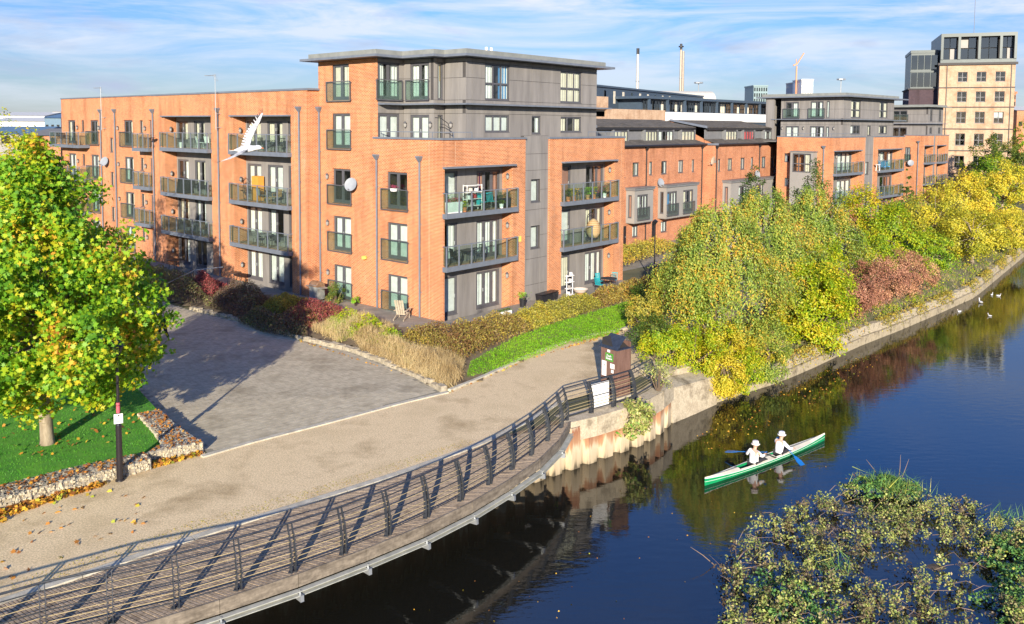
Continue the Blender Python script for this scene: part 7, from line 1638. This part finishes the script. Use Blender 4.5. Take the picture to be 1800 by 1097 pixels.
walker(-17.7, 40.9, 'person in black clothes and pale shoes walking across the square, nearer of the pair', 1, M_trous); walker(-17.5, 42.0, 'person in dark navy coat walking beside the other, farther of the pair', -1, M_navy)
# gull
gu = thing('gull', 'white gull with dark wing tips flying in front of the building, wings raised', 'bird', (-3.76, 12, 10.65), 0)
M_gull = flat('gull_white', (.72, .72, .73), .7); M_ggrey = mottled('gull_grey', (.22, .22, .24), (.58, .59, .62), 14, .7); flat('gull_mid', (.42, .42, .44), .7); M_tip = flat('gull_dark', (.06, .05, .06), .7)
m = MB(); ax = Vector((.185, .05, .0)); prof = [(-.17, .008, -.02), (-.12, .03, -.015), (-.05, .052, -.005), (.03, .056, 0), (.09, .046, .005), (.13, .036, .014), (.165, .038, .02), (.195, .030, .02), (.215, .012, .016)]
for i, (x, r, z) in enumerate(prof):
    for j in range(12): a = 2 * pi * j / 12; m.v.append((x, cos(a) * r, z + sin(a) * r * .92))
for i in range(len(prof) - 1):
    for j in range(12): a = i * 12 + j; b = i * 12 + (j + 1) % 12; m.f.append((a, b, b + 12, a + 12)); m.m.append(0)
bo = m.build('body', M_gull, gu, True)
m = MB(); m.tube([(.21, 0, .016), (.245, -.002, .008)], [.009, .003], 6); m.build('beak', flat('beak_orange', (.6, .16, .05), .5), gu)
m = MB(); m.lathe([(.001, -.006), (.006, 0), (.001, .006)], (.178, -.033, .03), 6); m.lathe([(.001, -.004), (.005, 0), (.001, .004)], (.155, -.036, .026), 6); m.build('eye', M_black, gu)
for k in range(7):
    t = (k - 3) / 3; m = MB(); m.hexa([(-.13, t * .015 - .008, -.02), (-.13, t * .015 + .008, -.02), (-.235 + abs(t) * .012, t * .045 + .012, -.03), (-.235 + abs(t) * .012, t * .045 - .012, -.03), (-.13, t * .015 - .008, -.016), (-.13, t * .015 + .008, -.016), (-.235 + abs(t) * .012, t * .045 + .012, -.027), (-.235 + abs(t) * .012, t * .045 - .012, -.027)]); m.build('tail_feather', M_gull, gu)
def wing(pts, lead):
    """pts: spine root->tip with chord vectors"""
    W = link('wing', None, gu)
    bpy.data.objects.remove(W)
    m = MB(); n = len(pts)
    for (p, c), (q, e) in zip(pts, pts[1:]):
        p, q, c, e = Vector(p), Vector(q), Vector(c), Vector(e); nn_ = (q - p).cross(c).normalized() * .006
        m.hexa([p - nn_, p + c * .6 - nn_, q + e * .6 - nn_, q - nn_, p + nn_, p + c * .6 + nn_ * .4, q + e * .6 + nn_ * .4, q + nn_])
    w = m.build('wing', M_ggrey, gu)
    N = 16
    for k in range(N):
        t = k / (N - 1) * (n - 1); i = min(int(t), n - 2); u = t - i; p = Vector(pts[i][0]).lerp(Vector(pts[i + 1][0]), u); c = Vector(pts[i][1]).lerp(Vector(pts[i + 1][1]), u); s = (Vector(pts[i + 1][0]) - Vector(pts[i][0])).normalized()
        sweep = s * (.02 + .09 * max(0, t / (n - 1) - .5)); w_ = s * (.02 if t / (n - 1) < .6 else .011); a0 = p + c * .45; a1 = p + c * 1.0 + sweep; nn_ = s.cross(c).normalized() * .002
        f = MB(); f.hexa([a0 - w_ - nn_, a0 + w_ - nn_, a1 + w_ * .5 - nn_, a1 - w_ * .5 - nn_, a0 - w_ + nn_, a0 + w_ + nn_, a1 + w_ * .5 + nn_, a1 - w_ * .5 + nn_]); f.build('flight_feather', M_tip if k > N - 5 else (MATS['gull_mid'] if k % 2 else M_ggrey), w)
    return w
wing([((.05, -.02, .03), (-.13, 0, -.01)), ((.075, .03, .16), (-.135, .02, .0)), ((.12, .06, .27), (-.12, .02, .015)), ((.19, .05, .40), (-.085, .01, .03)), ((.235, .03, .50), (-.03, 0, .02))], 1)
wing([((.04, -.05, 0), (-.12, .02, -.02)), ((.0, -.17, -.05), (-.12, .0, -.03)), ((-.06, -.26, -.09), (-.11, -.0, -.03)), ((-.14, -.31, -.13), (-.08, -.02, -.02)), ((-.225, -.33, -.155), (-.02, -.01, -.01))], 1)
# ------------------------------------------------------------------ balcony and terrace furniture
def put(name, label, cat, x, y, z, rz=0, group=None):
    w = W2(x, y); return thing(name, label, cat, (w[0], w[1], z), RZ + rz, group)
M_teal = flat('turquoise_plastic', (.02, .36, .42), .5); M_wood = mottled('garden_wood', (.28, .15, .06), (.45, .27, .12), 6, .6, stretch=(1, 1, 4)); M_pine = flat('orange_pine', (.62, .26, .04), .55); M_grw = mottled('grey_wood', (.34, .28, .20), (.52, .45, .35), 8, .85, .3); M_rattan = mottled('brown_rattan', (.10, .06, .035), (.2, .12, .08), 30, .8, .5, 60)
def chair(label, x, y, z, rz, mat, arms=False, group='balcony and terrace chairs', h=.88, shell=None):
    T = put('chair', label, 'chair', x, y, z, rz, group); f = mat
    m = MB(); m.box(-.22, .22, -.22, .22, .42, .45); m.build('seat', shell or mat, T)
    m = MB()
    if shell: m.hexa([(-.2, .17, .46), (.2, .17, .46), (.2, .2, .46), (-.2, .2, .46), (-.22, .27, h), (.22, .27, h), (.22, .3, h), (-.22, .3, h)])
    else:
        for k in range(5): u = -.19 + k * .095; m.bar((u, .2, .46), (u, .28, h), .045, .02)
        m.bar((-.22, .28, h), (.22, .28, h), .04)
    m.build('backrest', shell or mat, T)
    for sx_ in (-.2, .2):
        for sy in (-.2, .2): m = MB(); m.tube([(sx_ * .9, sy * .9, .42), (sx_ * 1.1, sy * 1.1, 0)], .016, 5); m.build('leg', M_black if not shell else M_galv, T)
    if arms:
        for s in (-.24, .24): m = MB(); m.bar((s, -.2, .64), (s, .24, .66), .04, .025); m.bar((s, -.18, .44), (s, -.18, .64), .025); m.build('armrest', mat, T)
    return T
def table(label, x, y, z, mat, r=.4, rnd=True, h=.72):
    T = put('table', label, 'table', x, y, z, .2); m = MB()
    if rnd: m.lathe([(.001, h - .03), (r, h - .03), (r, h), (.001, h)], (0, 0, 0), 20)
    else: m.box(-r, r, -.35, .35, h - .03, h)
    m.build('table_top', mat, T)
    for sx_ in (-1, 1):
        for sy in (-1, 1): m = MB(); k = r * .6; m.tube([(sx_ * k * .7, sy * min(k, .3) * .7, h - .03), (sx_ * k, sy * min(k, .3), 0)], .018, 5); m.build('leg', mat, T)
def pot(label, x, y, z, mat, plant=None, r=.14, h=.25, ph=.4, tint=0, group='plant pots and planters'):
    T = put('plant_pot', label, 'plant pot', x, y, z, 0, group); m = MB(); m.lathe([(.001, 0), (r * .75, 0), (r, h), (r * .9, h), (r * .8, h - .05), (.001, h - .05)], (0, 0, 0), 12); m.build('pot', mat, T)
    if plant: n = 130; scatter_mesh('plant', np.c_[NR.normal(size=n) * r * .8, NR.normal(size=n) * r * .8, h + NR.uniform(0, 1, n) ** .8 * ph], .09, plant, T, tint=NR.uniform(0, 1, n))
L_flow = leafmat('flowers', [(0, (.5, .03, .06)), (.5, (.6, .08, .25)), (.8, (.1, .25, .03)), (1, (.05, .15, .02))])
def trough(label, x, y, z, mat, plant, L__=.8, h=.2, ph=.25, on=0):
    T = put('planter_box', label, 'planter', x, y, z, 0, 'plant pots and planters'); m = MB(); m.hexa([(-L__ / 2, -.09, 0), (L__ / 2, -.09, 0), (L__ / 2, .09, 0), (-L__ / 2, .09, 0), (-L__ / 2, -.12, h), (L__ / 2, -.12, h), (L__ / 2, .12, h), (-L__ / 2, .12, h)]); m.build('box', mat, T)
    n = 260; scatter_mesh('plant', np.c_[NR.uniform(-L__ / 2, L__ / 2, n), NR.normal(size=n) * .07, h + NR.uniform(0, 1, n) * ph], .07, plant, T, tint=NR.uniform(0, 1, n))
A, B1, Z2, Z1 = 6.23, 3.33, 6.25, 3.35
trough('red flowers in a long box on the upper left river balcony', .75, -.12, A, M_white, L_flow, 1.1, .6, .25); trough('dark leafy box at the corner of the upper left river balcony', .7, .25, A, M_black, L_green, 1.1, .3, .7)
T = put('shelf_rack', 'white metal shelf stacked with things on the upper left river balcony', 'shelf', 2.6, .25, A)
for k in range(4): m = MB(); m.box(-.6, .6, -.15, .15, .25 + k * .38, .28 + k * .38); m.build('shelf', M_white, T)
for sx_ in (-.6, .6):
    for sy in (-.15, .15): m = MB(); m.bar((sx_, sy, 0), (sx_, sy, 1.45), .03); m.build('upright', M_white, T)
for k in range(7):
    m = MB(); u = -.5 + k * .16; m.box(u - .06, u + .06, -.1, .08, .285 + .38 * (k % 3), .285 + .38 * (k % 3) + RND.uniform(.12, .26)); m.build('box', RND.choice([M_white, M_teal, M_cream, M_redc]), T)
chair('turquoise chair at the middle of the upper left river balcony', 3.35, .1, A, .3, M_teal); chair('second turquoise chair just right of the first on the upper left river balcony', 4.05, .1, A, -.2, M_teal)
trough('black box of dark plants at the right end of the upper left river balcony', 5.1, .1, A, M_black, L_green, 1.0, .55, .35); pot('white pot under the shelf on the upper left river balcony', 4.65, -.1, A, M_white, L_green, .13, .25, .2)
pot('terracotta pot with a yellow plant on the upper left river balcony', 1.6, -.1, A, flat('terracotta', (.42, .16, .07), .8), L_lime, .13, .25, .35)
table('dark rectangular table on the lower left river balcony', 2.1, .1, B1, M_black, .5, False); chair('dark slatted chair right of the table on the lower left river balcony', 3.0, .05, B1, -1.4, M_black, True); chair('dark chair at the left end of the lower left river balcony', 1.1, .1, B1, 1.3, M_black, True)
table('wooden table crowded with pots on the upper right river balcony', 12.2, .15, A, M_wood, .45, False); chair('wooden chair at the right end of the upper right river balcony', 15.6, .1, A, -1.2, M_wood, True)
for k, (x, mt, pl, tx) in enumerate(((11.0, MATS['terracotta'], L_green, 'dark leaved plant at the left end'), (11.6, MATS['terracotta'], L_yellow, 'yellow plant left of the table'), (13.1, M_wood, L_limeg, 'bright green plant right of the table'), (13.8, MATS['terracotta'], L_lime, 'terracotta pot in the middle'), (14.6, M_black, L_flow, 'red flowering plant right of the middle'), (15.0, M_white, L_green, 'white potted plant beside the wooden chair'))): pot(tx + ' of the upper right river balcony', x, -.1, A, mt, pl, .15, .28, .5)
T = put('egg_chair', 'woven tan hanging egg chair on the lower right river balcony', 'hanging chair', 13.9, -.02, B1)
m = MB(); m.lathe([(.001, .25), (.3, .32), (.45, .6), (.47, .95), (.36, 1.3), (.12, 1.52), (.001, 1.55)], (0, 0, 0), 18); m.build('basket', mottled('tan_wicker', (.28, .2, .1), (.5, .38, .2), 40, .8, .6, 60), T, True)
m = MB()
for k in range(9): z = .4 + k * .12; r = .48 * sin(min(pi, (z - .2) / 1.35 * pi)) ** .55 + .012; m.lathe([(r, z), (r + .012, z + .02), (r, z + .04)], (0, 0, 0), 18)
m.build('weave', M_wood, T); m = MB(); m.tube([(0, .5, 0), (0, .5, 1.7), (0, .25, 1.95), (0, 0, 1.9), (0, 0, 1.55)], .03, 6); m.lathe([(.4, 0), (.4, .03)], (0, .5, 0), 12); m.build('stand', M_black, T)
pot('dark planter with a bright green bush below the alarm box', 5.9, -.7, .33, M_black, L_limeg, .22, .5, .35)
for k in range(3):
    T = put('crate', ['first', 'middle', 'last'][k] + ' of three black tubs at the foot of the grey stair strip', 'tub', 7.6 + k * .62, -.75 + .05 * k, .33, .1 * k, 'black tubs by the stair strip'); m = MB(); m.hexa([(-.22, -.22, 0), (.22, -.22, 0), (.22, .22, 0), (-.22, .22, 0), (-.27, -.27, .45), (.27, -.27, .45), (.27, .27, .5), (-.27, .27, .5)]); m.build('tub', M_black, T); m = MB(); m.box(-.28, .28, -.28, .28, .5, .53); m.build('rim', M_black, T)
T = put('shelf_rack', 'white plant rack standing on the ground left of the turquoise chairs', 'shelf', 10.2, -.9, .33)
for k in range(4): m = MB(); m.box(-.3, .3, -.15, .15, .1 + k * .4, .13 + k * .4); m.build('shelf', M_white, T); m = MB(); m.lathe([(.08, 0), (.11, .18), (.001, .18)], (-.12 + .08 * k, 0, .135 + k * .4), 8); m.build('pot', RND.choice([M_white, M_clad_b]), T)
for sx_ in (-.3, .3): m = MB(); m.bar((sx_, 0, 0), (sx_, 0, 1.4), .04); m.build('upright', M_white, T)
T = put('wicker_hoop', 'round pale wicker chair lying by the white rack', 'chair', 11.2, -1.0, .33, .3); m = MB(); m.lathe([(.001, .1), (.35, .16), (.5, .34), (.52, .36), (.36, .2), (.001, .13)], (0, 0, 0), 18); m.build('seat', flat('pale_wicker', (.55, .48, .42), .8), T); m = MB(); m.lathe([(.3, 0), (.12, .12)], (0, 0, 0), 10); m.build('base', M_wood, T)
table('dark round table between the turquoise chairs on the ground terrace', 13.9, -1.3, .33, M_trous, .55); chair('turquoise chair left of the round ground terrace table', 12.9, -1.3, .33, 1.5, M_teal); chair('turquoise chair right of the round ground terrace table', 14.9, -1.0, .33, -1.3, M_teal); chair('turquoise chair behind the round ground terrace table', 14.1, -.5, .33, -.1, M_teal)
trough('white box of small things on the terrace below the lower left river balcony', 3.3, -1.6, .33, M_white, L_green, 1.0, .3, .12)
# left bays (balcony x about -.95 .. 0)
zf = [0, FLV[1] - .38, FLV[2] - .38, FLV[3] - .38]
def rot(d): return d - pi / 2
table('dark table on the top balcony behind the gull', -.55, 15.4, zf[3], M_black, .45, False); chair('black chair left of the dark table on the top balcony of the second bay', -.5, 16.4, zf[3], .2, M_black, True); chair('black chair right of the dark table on the top balcony of the second bay', -.5, 14.4, zf[3], 2.8, M_black, True)
T = put('cabinet', 'tall orange pine panel cabinet standing on the second bay balcony', 'cabinet', -.25, 17.5, zf[2]); m = MB(); m.box(-.2, .2, -.42, .42, 0, 1.65); m.build('carcass', M_pine, T)
for s in (-.21, .21): m = MB(); m.box(-.222, -.202, s - .2, s + .2, .03, 1.62); m.build('door', M_pine, T)
chair('low grey lounge chair with wooden arms on the second bay balcony', -.5, 16.7, zf[2], pi / 2, M_wood, True, shell=M_clad_b); chair('small wooden armchair right of the lounge chair on the second bay balcony', -.5, 14.9, zf[2], -pi / 2, M_wood, True)
T = put('stool', 'little low wooden stool between lounge chair and armchair', 'stool', -.55, 15.9, zf[2]); m = MB(); m.box(-.18, .18, -.22, .22, .28, .32); m.build('seat', M_wood, T)
for a in (-.15, .15):
    for b in (-.18, .18): m = MB(); m.bar((a, b, 0), (a, b, .28), .03); m.build('leg', M_wood, T)
T = put('bicycle', 'black bicycle stood upright at the left end of the second bay balcony', 'bicycle', -.55, 18.6, zf[2], 0)
for cy, czz in ((-.15, 1.15), (-.1, .34)):
    m = MB(); P_ = [(0, cy + .33 * cos(2 * pi * i / 18), czz + .33 * sin(2 * pi * i / 18)) for i in range(19)]; m.tube(P_, .02, 5, cap=False)
    for i in range(8): m.bar((0, cy, czz), P_[i * 2], .006)
    m.build('wheel', M_black, T)
m = MB(); m.tube([(0, -.15, 1.15), (0, .25, 1.0), (0, .3, .55), (0, -.1, .34)], .018, 5); m.tube([(0, .25, 1.0), (0, -.1, .34)], .018, 5); m.tube([(0, -.15, 1.15), (0, .05, .75), (0, .3, .55)], .016, 5); m.build('frame', M_black, T)
m = MB(); m.tube([(-.28, .3, 1.35), (0, .28, 1.3), (.28, .3, 1.35)], .015, 5); m.build('handlebar', M_black, T); m = MB(); m.box(-.06, .06, .3, .5, .6, .65); m.build('saddle', M_black, T)
table('white topped table on the lowest balcony of the second bay', -.5, 16.3, zf[1], M_clad_b, .4, False); chair('grey chair left of the white table on the lowest second bay balcony', -.5, 17.2, zf[1], .2, M_clad, True); chair('black chair right of the white table on the lowest second bay balcony', -.45, 15.4, zf[1], 2.9, M_black, True)
chair('white shell chair, left of two, on the top balcony of the first bay', -.5, 24.6, zf[3], 1.3, M_white, shell=M_white); chair('white shell chair, right of two, on the top balcony of the first bay', -.45, 23.4, zf[3], 1.9, M_white, shell=M_white); pot('white jar standing on the top balcony of the first bay', -.5, 27.4, zf[3], M_white, None, .14, .4)
T = put('barbecue', 'barbecue under a shiny black cover on the middle balcony of the first bay', 'barbecue', -.5, 27.0, zf[2]); m = MB(); m.hexa([(-.28, -.65, 0), (.28, -.65, 0), (.28, .65, 0), (-.28, .65, 0), (-.22, -.45, 1.0), (.22, -.45, 1.0), (.22, .5, 1.02), (-.22, .5, 1.02)]); m.hexa([(-.22, -.45, 1.0), (.22, -.45, 1.0), (.22, .5, 1.02), (-.22, .5, 1.02), (-.1, -.3, 1.12), (.1, -.3, 1.12), (.1, .35, 1.14), (-.1, .35, 1.14)]); m.build('cover', flat('black_cover', (.015, .015, .018), .3), T)
m = MB()
for k in range(5): m.bar((-.29 + .01 * k, -.6 + k * .28, .02), (-.24, -.42 + k * .2, .98), .02)
m.build('fold', MATS['black_cover'], T)
chair('black high-backed chair in the middle of the first bay middle balcony', -.45, 25.4, zf[2], .3, M_black, True, h=1.05, shell=M_black); chair('black high-backed chair right of the other on the first bay middle balcony', -.45, 24.1, zf[2], .3, M_black, True, h=1.05, shell=M_black); table('dark table at the right end of the first bay middle balcony', -.5, 23.0, zf[2], M_black, .4, False)
chair('brown rattan armchair on the lowest first bay balcony, left one', -.45, 26.2, zf[1], .4, M_rattan, True, shell=M_rattan); chair('brown rattan armchair on the lowest first bay balcony, right one', -.45, 24.3, zf[1], .1, M_rattan, True, shell=M_rattan); table('small table between the brown rattan armchairs', -.5, 25.3, zf[1], M_clad_b, .3)
table('dark garden table on the ground in front of the second bay doors', -1.6, 18.4, .33, M_black, .5); table('dark garden table on the ground in front of the first bay doors', -1.6, 26.4, .33, M_black, .6)
chair('dark chair on the projecting top balcony near the left end', -1.7, 46.3, zf[3], .2, M_black, True); chair('second dark chair on the projecting top balcony near the left end', -1.7, 45.3, zf[3], .4, M_black, True); table('dark table on the projecting balcony left of the first bay', -1.5, 30.2, zf[3], M_black, .4)
table('pale table on the second apartment block balcony with blue chairs', 66.5, -1.2, 6.2, M_white, .3)
for k in range(2):
    w = Vector((33.285, 88.0, 0)) + Vector((.7108, .7034, 0)) * (12.6 + k * 1.2) - Vector((-.7034, .7108, 0)) * .05
    T = thing('chair', ['left', 'right'][k] + ' blue chair on the upper right balcony of the second apartment block', 'chair', (w.x, w.y, 6.22), 0, 'blue balcony chairs'); m = MB(); m.box(-.3, .3, -.3, .3, .3, .4); m.build('seat', M_blue, T); m = MB(); m.box(-.3, .3, .25, .35, .4, .95); m.build('backrest', M_blue, T)
# flowers on the glass balustrade, arched terrace stand
T = put('flower_box', 'white pot of pink flowers hooked on the glass balustrade of the dark windowed door', 'flower pot', -.2, 3.75, 7.25); m = MB(); m.hexa([(-.08, -.16, 0), (.08, -.16, 0), (.08, .16, 0), (-.08, .16, 0), (-.1, -.2, .16), (.1, -.2, .16), (.1, .2, .16), (-.1, .2, .16)]); m.build('pot', M_white, T); scatter_mesh('flowers', np.c_[NR.normal(size=140) * .07, NR.normal(size=140) * .13, .2 + NR.uniform(0, .16, 140)], .06, L_flow, T, tint=NR.uniform(.2, .7, 140))
T = put('garden_arch', 'black curved stand on the penthouse terrace', 'garden stand', 1.55, 1.0, 9.6); m = MB(); m.tube([(0, 0, 0), (0, 0, 1.1), (-.05, .1, 1.5), (-.25, .5, 1.8), (-.4, .8, 1.82)], .024, 6); m.tube([(0, 0, 1.2), (-.15, .3, 1.45), (-.25, .5, 1.46)], .018, 6); m.build('stand', M_black, T); m = MB(); m.lathe([(.3, 0), (.3, .04), (.001, .05)], (0, 0, 0), 10); m.build('base', M_black, T)
# barbecue on the ground terrace
T = put('barbecue', 'stainless steel barbecue with a rusty brown hood on the ground terrace', 'barbecue', -1.15, 9.75, .33, -pi / 2)
M_steel = mottled('stainless', (.38, .40, .38), (.55, .56, .54), 4, .35, metal=.5); M_hood = mottled('rusty_hood', (.12, .07, .04), (.28, .16, .09), 6, .5)
m = MB(); m.box(-.42, .42, -.26, .26, .1, .72); m.build('cabinet', M_steel, T)
for s in (-.21, .21): m = MB(); m.box(s - .2, s + .2, -.275, -.261, .13, .68); m.build('door', M_steel, T)
m = MB(); m.box(-.45, .45, -.28, .28, .721, .85); m.build('firebox', M_steel, T)
m = MB(); P_ = [(-.27 + .0, .851), (-.27, .95), (-.2, 1.08), (-.05, 1.16), (.1, 1.15), (.24, 1.02), (.27, .851)]
for (a, z0), (b, z1) in zip(P_, P_[1:]): m.poly([(-.44, a, z0), (.44, a, z0), (.44, b, z1), (-.44, b, z1)])
for s in (-.44, .44): m.poly([(s, a, z) for a, z in P_])
m.build('hood', M_hood, T)
for s in (-1, 1): m = MB(); m.box(s * .46 if s > 0 else -.82, .82 if s > 0 else -.46, -.24, .24, .80, .84); m.build('side_shelf', M_steel, T)
m = MB(); m.tube([(-.35, -.31, .95), (.35, -.31, .95)], .015, 6); m.build('handle', M_galv, T)
for a in (-.36, .36):
    for b in (-.2, .2): m = MB(); m.lathe([(.001, 0), (.04, .0), (.05, .05), (.04, .1), (.001, .1)], (a, b, 0), 8); m.build('wheel', M_black, T)
# slatted wooden garden chair at the corner
T = put('wooden_chair', 'weathered pale wooden slatted garden chair leaning back by the corner', 'chair', -1.0, 2.15, .33, pi / 2 + .5)
for k in range(4): m = MB(); u = -.2 + k * .125; m.bar((u, .25, .3), (u * 1.1, .62, 1.15), .105, .025); m.build('back_slat', M_grw, T)
for k in range(5): m = MB(); v = -.3 + k * .12; m.bar((-.27, v, .36 - k * .02), (.27, v, .36 - k * .02), .09, .022); m.build('seat_slat', M_grw, T)
for s in (-.29, .29):
    m = MB(); m.bar((s, -.38, .36), (s, .62, .02), .03, .1); m.bar((s, -.36, 0), (s, -.36, .52), .07, .03); m.build('leg', M_grw, T); m = MB(); m.bar((s * 1.1, -.45, .54), (s * 1.1, .35, .5), .12, .022); m.build('armrest', M_grw, T)
# handrail among shrubs
T = thing('handrail', 'galvanised steps handrail rising out of the shrubs in front of the first bay', 'handrail', (-20.8, 54.3, 0)); m = MB()
m.tube([(-1.0, -1.6, .9), (.1, .6, 1.45), (1.6, 1.6, 1.5)], .03, 6); m.build('rail', M_galv, T)
for x, y, z in ((-.9, -1.4, .95), (.1, .6, 1.45), (.9, 1.1, 1.47)): m = MB(); m.tube([(x, y, 0), (x, y, z)], .025, 6); m.build('post', M_galv, T)
# water birds
for k, (x, y) in enumerate(((34.5, 61.6), (36.0, 65.5), (37.0, 64.6), (37.3, 64.2), (32.7, 57.2), (31.3, 58.5))):
    T = thing('swan' if k == 0 else 'duck', ['white swan with an orange beak on the far water', 'white duck nearest the far wall', 'white duck behind the swan, middle of three', 'white duck on the far water, right of three', 'white duck nearest the camera on the far water', 'white duck left of the others close to the wall'][k], 'bird', (x, y, WZ), RND.uniform(0, 6), 'white water birds')
    s = 1.0 if k == 0 else .6; m = MB(); prof = [(-.28, .02, .12), (-.18, .09, .08), (0, .13, .07), (.14, .11, .07), (.22, .04, .09)]
    for x_, r, z in prof:
        for j in range(8): a = 2 * pi * j / 8; m.v.append((x_ * s, cos(a) * r * s, (z + sin(a) * r * .7) * s))
    for i in range(4):
        for j in range(8): a = i * 8 + j; b = i * 8 + (j + 1) % 8; m.f.append((a, b, b + 8, a + 8)); m.m.append(0)
    m.tube([(.18 * s, 0, .1 * s), (.24 * s, 0, .28 * s), (.25 * s, 0, .33 * s), (.30 * s, 0, .33 * s)], [.035 * s, .025 * s, .035 * s, .02 * s], 6); m.build('body', M_gull, T, True); m = MB(); m.tube([(.30 * s, 0, .33 * s), (.36 * s, 0, .31 * s)], [.015 * s, .006 * s], 5); m.build('beak', MATS['beak_orange'], T)
